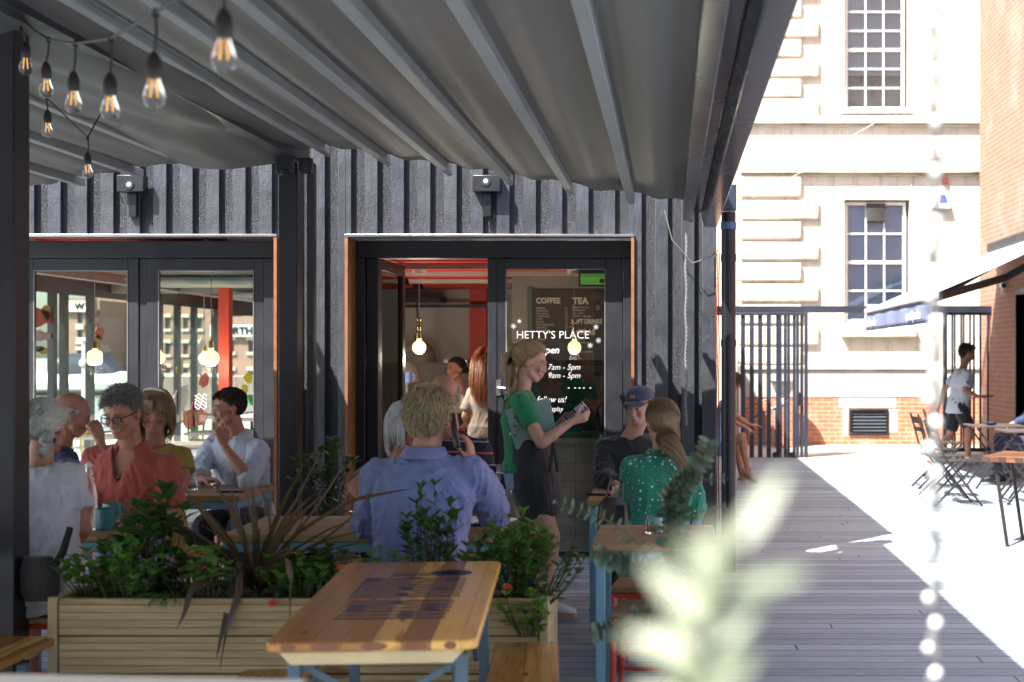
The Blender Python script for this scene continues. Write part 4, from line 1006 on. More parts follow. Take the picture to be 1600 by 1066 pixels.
# ================================================================ PEOPLE
def skinmat(name, c, rough=.5):
    m = N(name); at = m.n('ShaderNodeAttribute', attribute_name='tint')
    n1 = m.noise(18, detail=4); n2 = m.noise(160, detail=3)
    col = m.ramp(n1, [(.3, (c[0]*.88,c[1]*.76,c[2]*.74)), (.7, (c[0]*1.06,c[1]*1.05,c[2]*1.05))])
    col = m.mix(at.outputs['Fac'], col, (c[0]*.72, c[1]*.34, c[2]*.34))
    m.bump(n2, .12, .001)
    return m.fin(col, rough, sss=.12, spec=.35)
SK = {'fair': skinmat('skin_fair', (.54,.31,.22)), 'ruddy': skinmat('skin_ruddy', (.47,.225,.15)), 'tan': skinmat('skin_tan', (.42,.22,.14)), 'pale': skinmat('skin_pale', (.64,.42,.33))}
def hairmat(name, c1, c2, rough=.42):
    m = N(name); at = m.n('ShaderNodeAttribute', attribute_name='rnd')
    col = m.ramp(at.outputs['Fac'], [(.05, c1), (.95, c2)]); return m.fin(col, rough, spec=.4, sheen=.1)
HM = {'grey': hairmat('hair_silver_grey', (.34,.32,.28), (.72,.69,.62)), 'darkgrey': hairmat('hair_dark_grey', (.09,.083,.078), (.40,.375,.35)),
      'blond': hairmat('hair_blond', (.20,.11,.045), (.56,.38,.18)), 'sandy': hairmat('hair_sandy_grey', (.34,.24,.12), (.78,.62,.38)),
      'brown': hairmat('hair_brown', (.022,.013,.008), (.10,.058,.032)), 'ginger': hairmat('hair_ginger', (.16,.05,.015), (.36,.13,.04)),
      'lightbrown': hairmat('hair_light_brown', (.14,.08,.04), (.42,.27,.13)), 'black': hairmat('hair_black', (.006,.005,.005), (.03,.022,.018)),
      'white': hairmat('hair_white', (.42,.42,.40), (.75,.74,.71))}
M_eye = plain('eye_white', (.62,.60,.57), .15, .02, bump=0); M_iris = plain('eye_dark', (.02,.013,.01), .1, bump=0)

def remesh(mb, voxel, smooth=4, fac=.5):
    me = bpy.data.meshes.new('tmp'); bmesh.ops.recalc_face_normals(mb.bm, faces=mb.bm.faces); mb.bm.to_mesh(me); mb.bm.free()
    o = bpy.data.objects.new('tmp', me); COL.objects.link(o)
    md = o.modifiers.new('r', 'REMESH'); md.mode = 'VOXEL'; md.voxel_size = voxel; md.use_smooth_shade = True
    if smooth:
        ms = o.modifiers.new('s', 'SMOOTH'); ms.factor = fac; ms.iterations = smooth
    dg = bpy.context.evaluated_depsgraph_get(); out = bpy.data.meshes.new_from_object(o.evaluated_get(dg))
    bpy.data.objects.remove(o); bpy.data.meshes.remove(me)
    return out
def link_mesh(name, me, m, parent, smooth=True):
    me.name = name; me.transform(Matrix.Translation(-wloc(parent))); me.materials.clear(); me.materials.append(m)
    if smooth: me.shade_smooth()
    o = bpy.data.objects.new(name, me); COL.objects.link(o); o.parent = parent; return o

def frame_from(fwd, up):
    f = V(fwd).normalized(); u = V(up); r = f.cross(u).normalized(); u = r.cross(f).normalized()
    return r, f, u            # right, forward, up

def hand(mb, wr, d, pn, thumb, curl=.35, s=1.0, point=None):
    """palm + five fingers; d towards the fingertips, pn palm normal, thumb = direction of the thumb side"""
    wr, d, pn = V(wr), V(d).normalized(), V(pn); t = V(thumb)
    pn = (pn - d*pn.dot(d)).normalized(); t = (t - d*t.dot(d) - pn*t.dot(pn)).normalized()
    P = lambda a, b, c: wr + d*a*s + t*b*s + pn*c*s
    mb.loft([(P(-.01,0,0), t*.026*s, pn*.019*s), (P(.025,.002,0), t*.034*s, pn*.017*s), (P(.06,0,0), t*.041*s, pn*.015*s), (P(.085,0,.001), t*.040*s, pn*.012*s)], 14)
    for k, (off, L) in enumerate(((.030,.072),(.010,.080),(-.011,.075),(-.031,.060))):
        c = curl*(1+.12*k)
        if point is not None and k == 0: c = point
        p = P(.083-.003*abs(k-1), off, 0); a = c*.5; r = .0092-.0006*k
        spread = (off/.03)*.07
        for seg in (.45, .30, .25):
            dd = (d*math.cos(a) + pn*math.sin(a) + t*spread).normalized(); q = p + dd*L*seg*s
            mb.cap(p, q, r*s, (r-.0009)*s, 10); p = q; a += c*1.25; r -= .0008
    p = P(.018, .026, .006); a = .75-curl*.2
    for seg, r in ((.042,.0125),(.032,.0105),(.026,.0092)):
        dd = (d*math.cos(a) + t*math.sin(a)*.95 + pn*(.15+curl*.55)).normalized(); q = p + dd*seg*s
        mb.cap(p, q, r*s, (r-.001)*s, 10); p = q; a -= .28

def head_prims(mb, c, r, f, u, s=1.0, fem=False):
    M3 = Matrix((r, f, u)).transposed()
    P = lambda x, y, z: c + (r*x + f*y + u*z)*s
    E = lambda x, y, z, a, b, d, rot=None: mb.ell(P(x,y,z), V((a,b,d))*s, (M3 @ rot) if rot else M3, 18, 12)
    jw = .9 if fem else 1.0
    E(0,-.014,.03, .075,.096,.086); E(0,.026,-.018, .061*jw,.061,.082); E(0,.02,-.062, .054*jw,.056,.046); E(0,.060,-.094, .024,.022,.019)
    mb.cap(P(-.048,.02,-.06), P(-.016,.062,-.092), .022*s*jw, .018*s); mb.cap(P(.048,.02,-.06), P(.016,.062,-.092), .022*s*jw, .018*s)
    for x in (-1, 1):
        E(x*.036,.066,-.026, .021,.018,.019); E(x*.078,-.006,-.006, .008,.019,.031, Matrix.Rotation(x*.35, 3, 'Z')); E(x*.077,-.001,-.028, .007,.010,.012)
        mb.cap(P(x*.012,.086,.020), P(x*.044,.072,.022), .0095*s, .008*s)
        E(x*.011,.094,-.036, .0070,.010,.0070)
    mb.cap(P(0,.084,.012), P(0,.0985,-.028), .0085*s, .0115*s); mb.ell(P(0,.1015,-.032), V((.011,.0085,.0085))*s, M3, 12, 8)
    mb.cap(P(-.018,.086,-.0585), P(.018,.086,-.0585), .0062*s, .0062*s, 8); E(0,.0915,-.057, .013,.008,.006)
    mb.cap(P(-.014,.086,-.0675), P(.014,.086,-.0675), .0068*s, .0068*s, 8); E(0,.0905,-.0675, .012,.008,.0068)
    E(0,.078,-.078,.02,.012,.012)
def tint_attr(me, c, r, f, u, s):
    a = me.attributes.new('tint', 'FLOAT', 'POINT'); vals = [0.0]*len(me.vertices)
    for i, v in enumerate(me.vertices):
        d = v.co - c
        if d.length > .2*s: continue
        x, y, z = d.dot(r)/s, d.dot(f)/s, d.dot(u)/s; t = 0
        if y > .07: 
            q = ((x/.022)**2+((z+.063)/.010)**2); t = max(t, max(0, 1-q*.8)*.6)
            if abs(abs(x)-.031) < .016 and abs(z-.004) < .010: t = max(t, .16)
        if y > .04: t = max(t, .16*math.exp(-(((abs(x)-.042)/.026)**2+((z+.03)/.024)**2)), .18*math.exp(-((x/.016)**2+((z+.034)/.016)**2)))
        if abs(x) > .072: t = max(t, .25)
        vals[i] = t
    a.data.foreach_set('value', vals)

# ---- hair: a scalp shell plus many thin tapered locks
def lock(bm, lay, pts, w, rnd, flat=.35):
    n_ = len(pts); prev = None
    for i, p in enumerate(pts):
        d = (pts[min(i+1,n_-1)]-pts[max(i-1,0)]).normalized(); a = d.cross(V((.3,.5,.8))).normalized(); b = a.cross(d)
        q = w*(1-.82*(i/(n_-1))**2.0) if i else w*.75
        ring = [bm.verts.new(p + a*q*math.cos(t) + b*q*(flat+.3)*math.sin(t)) for t in (0, 2.1, 4.2)]
        for v in ring: v[lay] = rnd
        if prev:
            for k in range(3): bm.faces.new((prev[k], prev[(k+1)%3], ring[(k+1)%3], ring[k]))
        prev = ring
def hairline_ok(x, y, z, style):
    if style == 'bald': return (z < .035 and y < .02 and abs(x) > .03 and z > -.045) or (y < -.075 and -.055 < z < .035)
    if y > .06: lim = .070
    elif y > .03: lim = .070-(.06-y)/.03*.03
    elif y > .008: lim = .04-(.03-y)/.022*.04
    elif y > -.03: lim = .012
    else: lim = -.045-.03*min(1, (-.03-y)/.06)
    if style == 'cap' and z > .045: return False
    return z > lim
def hair(parent, c, r, f, u, s, style, m_, seed=1, n=900, down=V((0,0,-1)), vol=1.0, tail=None, side=0):
    rg = random.Random(seed); M3 = Matrix((r, f, u)).transposed()
    P = lambda x, y, z: c + (r*x + f*y + u*z)*s
    cc = P(0,-.014,.03); rad = V((.078,.099,.089))*vol
    bm = bmesh.new(); lay = bm.verts.layers.float.new('rnd')
    def head_z_drop(q, o, dn): return (q-o).dot(dn)
    def HPs(sd, dz): return cc + r*(.035+.30*max(0,dz-.05)*.8)*sd - f*.085 + down*dz
    def surf(dv, k=1.0):
        return cc + (r*dv.x*rad.x + f*dv.y*rad.y + u*dv.z*rad.z)*s*k
    # scalp shell
    nu, nv = 36, 24; grid_ = {}
    for i in range(nu):
        for j in range(nv+1):
            th = math.pi*j/nv; ph = 2*math.pi*i/nu; dv = V((math.sin(th)*math.cos(ph), math.sin(th)*math.sin(ph), math.cos(th)))
            x, y, z = dv.x*rad.x, dv.y*rad.y-.014, dv.z*rad.z+.03
            if hairline_ok(x, y, z, style if style in ('bald','cap') else 'x'): grid_[i,j] = surf(dv, .992 if style == 'bald' else 1.0)
    vv = {}
    for i in range(nu):
        for j in range(nv):
            ks = [(i,j),((i+1)%nu,j),((i+1)%nu,j+1),(i,j+1)]
            if all(k in grid_ for k in ks):
                f_ = []
                for k in ks:
                    if k not in vv: vv[k] = bm.verts.new(grid_[k]); vv[k][lay] = .42
                    f_.append(vv[k])
                try: bm.faces.new(f_)
                except ValueError: pass
    spr = tail[3] if tail and len(tail) > 3 else .0
    long_ = style in ('long','bob','bobfringe')
    cnt = 0; tries = 0; n = int(n*1.6)
    while cnt < n and tries < n*12:
        tries += 1
        th = math.acos(rg.uniform(-1, 1)); ph = rg.uniform(0, 2*math.pi)
        dv = V((math.sin(th)*math.cos(ph), math.sin(th)*math.sin(ph), math.cos(th)))
        x, y, z = dv.x*rad.x, dv.y*rad.y-.014, dv.z*rad.z+.03
        if not hairline_ok(x, y, z, style if style in ('bald','cap') else 'x'): continue
        cnt += 1; p = surf(dv, .99); nr = (p-cc).normalized(); rnd = min(1, max(0, rg.gauss(.5,.24))); pts = [p]
        if style in ('short','bald','cap','curly','neat'):
            L = {'short':.05,'bald':.018,'cap':.035,'curly':.034,'neat':.022}[style]*rg.uniform(.7,1.2)*s
            if style in ('neat','curly') and z < .05: L *= .5
            comb = (-u*.9*(.6 if z < .06 else .1) - f*.55*(1 if y < .03 else -.7) + r*(.5*side + .35*(x/.08)))
            dirn = (nr*(.55 if style != 'curly' else 1.1) + comb + V((rg.uniform(-1,1),)*1+(rg.uniform(-1,1),rg.uniform(-1,1)))*(.16 if style != 'curly' else .6)).normalized()
            for k in range(4):
                q = pts[-1] + dirn*L/4
                dq = (q-cc); e = math.sqrt((dq.dot(r)/(rad.x*s))**2+(dq.dot(f)/(rad.y*s))**2+(dq.dot(u)/(rad.z*s))**2)
                if e < 1.03: q = cc + dq*(1.03+.02*rg.random())/e
                pts.append(q); dirn = (dirn + down*.22 + nr*(-.12) + (V((rg.uniform(-1,1),rg.uniform(-1,1),rg.uniform(-1,1)))*(.55 if style == 'curly' else .08))).normalized()
            lock(bm, lay, pts, rg.uniform(.0017,.0031)*s, rnd)
        elif style in ('ponytail','bun'):
            tgt = P(*tail[0])+(r*rg.uniform(-1,1)+u*rg.uniform(-.5,.5))*spr*s; st = 6
            for k in range(1, st+1):
                t = k/st; q = p.lerp(tgt, t); dq = q-cc; e = math.sqrt((dq.dot(r)/(rad.x*s))**2+(dq.dot(f)/(rad.y*s))**2+(dq.dot(u)/(rad.z*s))**2)
                lift = 1.035+.03*rg.random()*(1-t)
                if e < lift and t < .97: q = cc + dq*lift/e
                pts.append(q)
            lock(bm, lay, pts, rg.uniform(.0016,.0028)*s, rnd)
        else:
            L = {'long':.40,'bob':.17,'bobfringe':.17}[style]*rg.uniform(.8,1.08)*s
            if style == 'bobfringe' and y > .045 and abs(x) < .05: L = .065*s
            part = r*(1 if x > side*.02 else -1)
            dirn = (nr*.4 + part*.6*(1 if z > .05 else .1) - f*(.35 if y < .05 else -.1) + down*.5).normalized()
            stp = 9
            for k in range(stp):
                q = pts[-1] + dirn*L/stp; dq = q-cc
                e = math.sqrt((dq.dot(r)/(rad.x*s))**2+(dq.dot(f)/(rad.y*s))**2+(dq.dot(u)/(rad.z*s*1.35))**2)
                lim = 1.06+.05*rg.random()
                if e < lim: q = q + (r*dq.dot(r)+f*dq.dot(f))*(lim/e-1)
                if tail:                                    # keep the hair outside the back/shoulder plane
                    o_, n_ = tail; dd = (q-o_).dot(n_)
                    if dd < 0: q = q - n_*dd
                if side and style == 'long' and k > 2:
                    gq = HPs(side, (head_z_drop(q, cc, down)))
                    q = q.lerp(gq + V((rg.uniform(-1,1),rg.uniform(-1,1),0))*.016, .33)
                pts.append(q); dirn = (dirn*.55 + down*.75 - nr*(.10 if k > 4 else 0) + V((rg.uniform(-1,1),rg.uniform(-1,1),0))*.07).normalized()
            lock(bm, lay, pts, rg.uniform(.0019,.0034)*s, rnd)
    if style in ('ponytail','bun') and tail:
        guide = [P(*q) if not isinstance(q, Vector) else q for q in tail[1]]; wid = tail[2]
        for _ in range(int(n*.5)):
            a = rg.uniform(0, 6.28); q = math.sqrt(rg.random()); pts = []; ln = rg.uniform(.75, 1.0)
            for i, g in enumerate(guide):
                d = (guide[min(i+1,len(guide)-1)]-guide[max(i-1,0)]).normalized(); A = d.cross(V((.2,.1,1))).normalized(); B = A.cross(d)
                pts.append(guide[0].lerp(g, 1) + (A*math.cos(a)+B*math.sin(a))*wid[i]*q*s)
            k = max(3, int(round(len(pts)*ln))); lock(bm, lay, pts[:k], rg.uniform(.002,.0034)*s, min(1,max(0,rg.gauss(.55,.24))))
    me = bpy.data.meshes.new('hair'); bm.to_mesh(me); bm.free()
    o = link_mesh('hair', me, m_, parent); return o

def wrinkle(me, amp, seed=0, scale=1.0, gather=None):
    off = V((seed*3.7, seed*1.3, seed*2.1)); me.update()
    nrm = [v.normal.copy() for v in me.vertices]
    for v, nn in zip(me.vertices, nrm):
        p = v.co*scale
        a = noise.noise(V((p.x*7+p.z*3, p.y*7, p.z*5))+off); b = noise.noise(V((p.x*16-p.z*7, p.y*16, p.z*9))+off); c = noise.noise(V((p.x*34+p.z*12, p.y*34, p.z*16))+off)
        d_ = noise.noise(V(((p.x+p.y)*24+p.z*6, (p.y-p.x)*10, p.z*5))+off)
        w = (1-abs(a)*2.2)*.5 + (1-abs(b)*2.6)*.5 + (1-abs(d_)*2.8)*.42 + c*.2 - .85
        k = 1.25
        if gather:
            for g, rr in gather: k += 1.1*math.exp(-((v.co-g).length/rr)**2)
        v.co += nn*(amp*max(-.45, w)*k + amp*.25)

TORSO_M = [(-.16,.150,.112,0),(0,.165,.122,0),(.2,.158,.120,.012),(.45,.158,.118,.016),(.7,.176,.122,.012),(.88,.178,.110,.002),(.99,.145,.086,-.004),(1.07,.075,.066,-.004)]
TORSO_F = [(-.16,.158,.112,0),(0,.168,.118,0),(.22,.140,.102,.008),(.42,.126,.094,.006),(.66,.148,.118,.020),(.86,.152,.098,.004),(.98,.120,.076,-.002),(1.07,.060,.056,-.004)]

def person(label, pelvis, S, front, head, face, arms, legs=None, loc=None, fem=False, girth=1.0, lg=1.0, skin='fair', hairspec=None, garments=(), hs=1.0, shoulder=None, headup=(0,0,1), lean=0.0, eyes=False, group=None, voxel=.0065, side_tilt=None, hand_kw=None, shoes=None, neck=1.0, hfront=None):
    """all points in world coordinates"""
    pelvis, S, head = V(pelvis), V(S), V(head)
    base = V((pelvis.x, pelvis.y, 0)) if loc is None else V(loc)
    T = thing('person', label, 'person', base, 0, group)
    upT = (S-pelvis); H = upT.length; upT.normalize()
    r, f, u = frame_from(front, upT); hr, hf, hu = frame_from(face, headup)
    rp = frame_from(hfront, upT)[0] if hfront else r
    sw = shoulder or (.152 if fem else .178)
    rings = TORSO_F if fem else TORSO_M
    def torso(mb, infl, t0=-9, t1=9, bell=0, ix=0):
        rr = []
        for t, a, b, off in rings:
            if t < t0 or t > t1: continue
            ra = rp.lerp(r, max(0, min(1, t))).normalized(); fa = u.cross(ra).normalized()*(1 if u.cross(ra).dot(f) > 0 else -1)
            g = girth if t < .8 else 1+(girth-1)*.4
            belly = bell*math.exp(-((t-.25)/.28)**2)
            arch = -lean*math.sin(math.pi*max(0,min(1,t)))
            c = pelvis + upT*H*t + fa*(off+arch+belly*.5)
            rr.append((c, ra*(a*g+infl+ix), fa*(b*g+infl+belly*.5)))
        mb.loft(rr, 26)
    nb = S + u*.045 + f*.004
    sh = {'R': S + r*sw - u*.035, 'L': S - r*sw - u*.035}
    if side_tilt:
        sh['R'] = sh['R'] + V(side_tilt[0]); sh['L'] = sh['L'] + V(side_tilt[1])
    hip = {'R': pelvis + rp*.088 - u*.03, 'L': pelvis - rp*.088 - u*.03}
    k = .9 if fem else 1.0
    # ---- body skin, one continuous surface
    mb = MB(); torso(mb, -.006)
    chin = head - hu*.07*hs - hf*.012
    mb.cap(nb - u*.03, chin, .060*k*neck, .054*k*hs*neck, 16); mb.cap(nb-u*.03, sh['R'], .042, .038); mb.cap(nb-u*.03, sh['L'], .042, .038)
    head_prims(mb, head, hr, hf, hu, hs, fem)
    for sd in ('R', 'L'):
        a = arms.get(sd)
        if not a: continue
        el, wr = V(a[0]), V(a[1]); mb.cap(sh[sd], el, .046*k*(1+(girth-1)*.4), .040*k); mb.cap(el, el.lerp(wr,.35), .041*k, .040*k); mb.cap(el.lerp(wr,.3), wr, .040*k, .025*k)
        hk = a[2] if len(a) > 2 else {}
        d = V(hk.get('d', (wr-el).normalized())); pn = hk.get('pn', -u); th = hk.get('th', f)
        hand(mb, wr + d*.012, d, pn, th, hk.get('curl', .35), hk.get('s', .92 if fem else 1.0), hk.get('point'))
    if legs:
        for sd in ('R', 'L'):
            if sd not in legs: continue
            kn, an, toe = [V(q) for q in legs[sd]]
            mb.cap(hip[sd], kn, .090*k*lg, .057*k*lg, 18); mb.cap(kn, kn.lerp(an,.3), .055*k*lg, .056*k*lg); mb.cap(kn.lerp(an,.28)-(toe*.014), an, .055*k*lg, .036*k)
            mb.cap(an, an - V((0,0,1))*.045 - toe*.02, .036, .033); mb.cap(an - V((0,0,.05)), an - V((0,0,.06)) + toe*.13, .034, .028)
    me = remesh(mb, voxel, 3, .45); tint_attr(me, head, hr, hf, hu, hs)
    body = link_mesh('body', me, SK[skin], T)
    HP = lambda x, y, z: head + (hr*x + hf*y + hu*z)*hs
    if eyes:
        M3 = Matrix((hr, hf, hu)).transposed()
        for x in (-1, 1):
            mb = MB(); mb.ell(HP(x*.030,.0765,.001), V((.0125,.010,.0060))*hs, M3, 14, 10); ey = obj('eye', mb, M_eye, T)
            mb = MB(); mb.ell(HP(x*.030+.001,.0838,.0), V((.0052,.0038,.0052))*hs, M3, 10, 8); obj('iris', mb, M_iris, ey)
        mb = MB()
        for x in (-1, 1): mb.tube([HP(x*.016,.0905,.0215), HP(x*.030,.087,.0265), HP(x*.046,.0765,.022)], [.0025*hs,.0036*hs,.0016*hs], 6); mb.tube([HP(x*.017,.0885,.0045), HP(x*.030,.0895,.0085), HP(x*.044,.080,.0045)], .0014*hs, 5)
        if hairspec: obj('eyebrows', mb, HM[hairspec[1]] , T)
    if hairspec:
        style, col = hairspec[:2]; kw = hairspec[2] if len(hairspec) > 2 else {}
        hair(T, head, hr, hf, hu, hs, style, HM[col], seed=int(abs(head.x)*97)+3, **kw)
    # ---- garments
    for gi, g in enumerate(garments):
        kind, gm = g['k'], g['m']; mb = MB(); vx = g.get('vox', .0085); gather = []
        if kind == 'top':
            L = g.get('len', .07)/H
            infl = g.get('infl', .012)
            torso(mb, infl, -.05, g.get('t1', 1.08), g.get('belly', 0))
            # hem below the pelvis
            ra = rp; fa = f
            gg = girth; wv = (.168 if fem else .165)*gg+infl+g.get('flare',0); dv = .122*gg+infl+g.get('belly',0)*.3+g.get('flare',0)
            mb.loft([(pelvis + upT*H*.12 + f*.005, ra*wv*.97, fa*dv), (pelvis, ra*wv, fa*dv), (pelvis - upT*H*L + f*g.get('hemf',0), ra*(wv+.006), fa*(dv+.006))], 26)
            mb.cap(nb - u*.05, sh['R'] + u*.002, .055*k+infl*.4, .055*k+infl*.3); mb.cap(nb - u*.05, sh['L'] + u*.002, .055*k+infl*.4, .055*k+infl*.3)
            for sd in ('R', 'L'):
                a = arms.get(sd)
                if not a: continue
                el, wr = V(a[0]), V(a[1]); sl = g.get('sl', .65); rs = g.get('rs', .014)
                if isinstance(sl, dict): sl = sl[sd]
                r0 = .052*k*(1+(girth-1)*.4)+rs*.6
                mb.cap(sh[sd]+u*.0, sh[sd].lerp(el,.15), r0, r0)
                if sl <= 1:
                    e = sh[sd].lerp(el, sl); mb.tube([sh[sd], sh[sd].lerp(el, sl*.5), e], [r0, r0-.001, r0+g.get('cuff', .004)], 18)
                else:
                    r1 = .042*k+rs; mb.cap(sh[sd], el, r0, r1, 16); gather.append((el, .09))
                    e = el.lerp(wr, sl-1); mb.tube([el, el.lerp(wr,(sl-1)*.5), e], [r1, .040*k+rs, .034*k+rs*.9], 18)
                    if g.get('roll'): mb.tube([e-(wr-el).normalized()*.035, e+(wr-el).normalized()*.004], [.036*k+rs*1.35, .036*k+rs*1.35], 18)
                gather.append((sh[sd]-u*.07, .08))
            gather.append((pelvis+u*.06, .12))
            me = remesh(mb, vx, g.get('sm', 5), .5); wrinkle(me, g.get('amp', .007), gi+int(abs(head.x)*13), g.get('ws', 1), gather)
            nw, nd = g.get('neckcut', (.070, .035)); bmn = bmesh.new(); bmn.from_mesh(me); kill = []
            for fc in bmn.faces:
                c_ = fc.calc_center_median()-nb; x_, y_, z_ = c_.dot(r), c_.dot(f), c_.dot(u)
                if z_ > -.02 and x_*x_+y_*y_ < (nw*.98)**2: kill.append(fc)
                elif y_ > .02 and z_ > -nd and abs(x_) < nw*max(0,(z_+nd)/nd)**.8: kill.append(fc)
            bmesh.ops.delete(bmn, geom=kill, context='FACES'); bmn.to_mesh(me); bmn.free()
            go = link_mesh(g['name'], me, gm, T)
            sm_ = go.modifiers.new('solid', 'SOLIDIFY'); sm_.thickness = .004; sm_.offset = -1
            if g.get('collar'):
                n_ = 28; mc = MB(); rows = []
                col_h = g['collar']; ax = (head-hu*.07-nb); ax = (u*.7+ax.normalized()*.3).normalized(); cr, cf, cu_ = frame_from(f, ax)
                for j, (h_, rr_) in enumerate(((-.004,.074),(.018,.066),(col_h,.066),(col_h*.98,.073),(.002,.092),(-.004,.097))):
                    ring = []
                    for i in range(n_+1):
                        a = R_(g.get('open', 28)) + (2*math.pi-2*R_(g.get('open', 28)))*i/n_
                        dirv = cf*math.cos(a)*1.0 + cr*math.sin(a)
                        drop = -.035*max(0, math.cos(a))**2 - (.014 if j > 3 else 0)*max(0,math.cos(a))
                        ring.append(mc.bm.verts.new(nb - u*.004 + dirv*rr_*(1.0 if not fem else .9)*neck*g.get('cs',1) + cu_*(h_+drop)))
                    rows.append(ring)
                for A, B in zip(rows, rows[1:]):
                    for i in range(n_): mc.bm.faces.new((A[i], A[i+1], B[i+1], B[i]))
                obj('collar', mc, g.get('cm', gm), T, recalc=False, solid=.003, angle=60)
        elif kind == 'legs':
            gl = g['len']
            infl = g.get('infl', .012)
            mb.loft([(pelvis + upT*H*g.get('top',.12), rp*(.160*girth+infl), f*(.115*girth+infl)), (pelvis, rp*(.168*girth+infl), f*(.12*girth+infl)), (pelvis - upT*.10, rp*(.15*girth+infl), f*(.11*girth+infl))], 24)
            for sd in ('R', 'L'):
                if sd not in legs: continue
                kn, an, toe = [V(q) for q in legs[sd]]
                if gl <= 1: e = hip[sd].lerp(kn, gl); mb.tube([hip[sd], e], [.094*k+infl, (.094-.032*gl)*k+infl+g.get('flare',.008)], 20); mb.cap(hip[sd], hip[sd].lerp(kn,.2), .094*k+infl, .09*k+infl)
                else:
                    mb.cap(hip[sd], kn, .092*k+infl, .060*k+infl, 18); e = kn.lerp(an, gl-1); mb.tube([kn, e], [.060*k+infl, .046*k+infl], 18); gather.append((kn,.09))
            me = remesh(mb, vx, 5, .5); wrinkle(me, g.get('amp', .007), gi+5, 1, gather); link_mesh(g['name'], me, gm, T)
        elif kind == 'loft':
            mb.loft(g['rings'], 28); me = remesh(mb, vx, 4, .5); wrinkle(me, g.get('amp', .006), gi+7, 1); link_mesh(g['name'], me, gm, T)
    if shoes and legs:
        for sd in ('R', 'L'):
            if sd not in legs: continue
            kn, an, toe = [V(q) for q in legs[sd]]; shin = (an-kn).normalized()
            fr, ff, fu = frame_from(toe, V((0,0,1)) if abs(toe.normalized().z) < .5 else -shin)
            hl = an - fu*.035 - ff*.045; mb = MB()
            mb.loft([(hl - ff*.02 + fu*.0, fr*.012, fu*.02), (hl + fu*.005, fr*.036, fu*.045), (hl + ff*.07 + fu*.008, fr*.040, fu*.046), (hl + ff*.13 - fu*.006, fr*.044, fu*.032), (hl + ff*.19 - fu*.014, fr*.044, fu*.024), (hl + ff*.235 - fu*.020, fr*.026, fu*.014)], 18)
            mb.cap(hl + ff*.045 + fu*.02, hl + ff*.045 + fu*.055, .042, .040)
            me = remesh(mb, .007, 3, .4); so = link_mesh('shoe', me, shoes[0], T)
            mb = MB(); pl = []
            for t_, w_ in ((-.02,.02),(.0,.036),(.07,.038),(.13,.046),(.19,.046),(.235,.03),(.245,.012)): pl.append((t_, w_))
            top = [hl + ff*a + fr*b - fu*.034 for a, b in pl]+[hl + ff*a - fr*b - fu*.034 for a, b in pl[::-1]]
            bot = [p - fu*.022 for p in top]; tv = [mb.bm.verts.new(p) for p in top]; bv = [mb.bm.verts.new(p) for p in bot]
            mb.bm.faces.new(tv); mb.bm.faces.new(bv[::-1]); nn = len(tv)
            for i in range(nn): mb.bm.faces.new((tv[i], bv[i], bv[(i+1)%nn], tv[(i+1)%nn]))
            obj('sole', mb, shoes[1], so, bevel=.004)
    return T, dict(r=r, f=f, u=u, hr=hr, hf=hf, hu=hu, sh=sh, hip=hip, nb=nb, HP=HP, P=lambda a,b,c: pelvis + rp*a + f*b + u*c, S=lambda a,b,c: S + r*a + f*b + u*c)
G_cream2 = fabric('dim_cream_top', (.36,.33,.30))
G_white = fabric('white_tee_cotton', (.60,.565,.59)); G_navy = fabric('navy_cotton', (.022,.035,.10)); G_rust = fabric('rust_linen', (.37,.055,.032), (.44,.10,.06))
G_must = fabric('mustard_cotton', (.36,.25,.035)); G_lblue = fabric('pale_blue_shirting', (.46,.50,.60), (.58,.61,.68)); G_blue = fabric('blue_linen', (.14,.165,.36), (.23,.255,.45), weave=500)
G_green = fabric('emerald_jersey', (.005,.20,.075)); G_char = fabric('charcoal_apron_cotton', (.022,.022,.024)); G_denim = fabric('blue_denim', (.14,.22,.42), (.30,.38,.55), weave=400)
G_black = fabric('black_knit', (.010,.009,.009), weave=300); G_dark = fabric('dark_trousers', (.012,.012,.016)); G_sage = fabric('sage_grey_cotton', (.13,.15,.13)); G_cream = fabric('cream_cotton', (.62,.58,.52))
G_waiter = N('printed_white_tee'); vo = G_waiter.n('ShaderNodeTexVoronoi'); G_waiter.t.links.new(G_waiter.map((7,7,7)), vo.inputs['Vector']); vo.inputs['Scale'].default_value = 1
G_waiter = G_waiter.fin(G_waiter.mix(G_waiter.ramp(vo.outputs['Distance'], [(.12,(1,1,1)),(.2,(0,0,0))]), (.60,.60,.64), (.08,.10,.40)), .8)
m = N('navy_striped_jersey'); sx = m.n('ShaderNodeSeparateXYZ'); m.t.links.new(m.P, sx.inputs[0])
ph = m.math('MULTIPLY', m.math('ADD', sx.outputs[2], m.math('MULTIPLY', m.noise(2.5), .06)), 17)
st = m.ramp(m.math('FRACT', ph), [(0,(1,1,1)),(.11,(1,1,1)),(.13,(0,0,0))]); wn = m.n('ShaderNodeTexWhiteNoise', noise_dimensions='1D'); m.t.links.new(m.math('FLOOR', ph), wn.inputs['W'])
G_stripe = m.fin(m.mix(st, (.010,.013,.03), m.ramp(wn.outputs[0], [(0,(.65,.05,.08)),(.4,(.12,.45,.48)),(.7,(.25,.25,.6)),(1,(.65,.08,.1))])), .8)
m = N('green_star_print'); vo = m.n('ShaderNodeTexVoronoi'); vo.inputs['Scale'].default_value = 34; m.t.links.new(m.P, vo.inputs['Vector'])
v2 = m.n('ShaderNodeTexVoronoi'); v2.inputs['Scale'].default_value = 110; m.t.links.new(m.P, v2.inputs['Vector'])
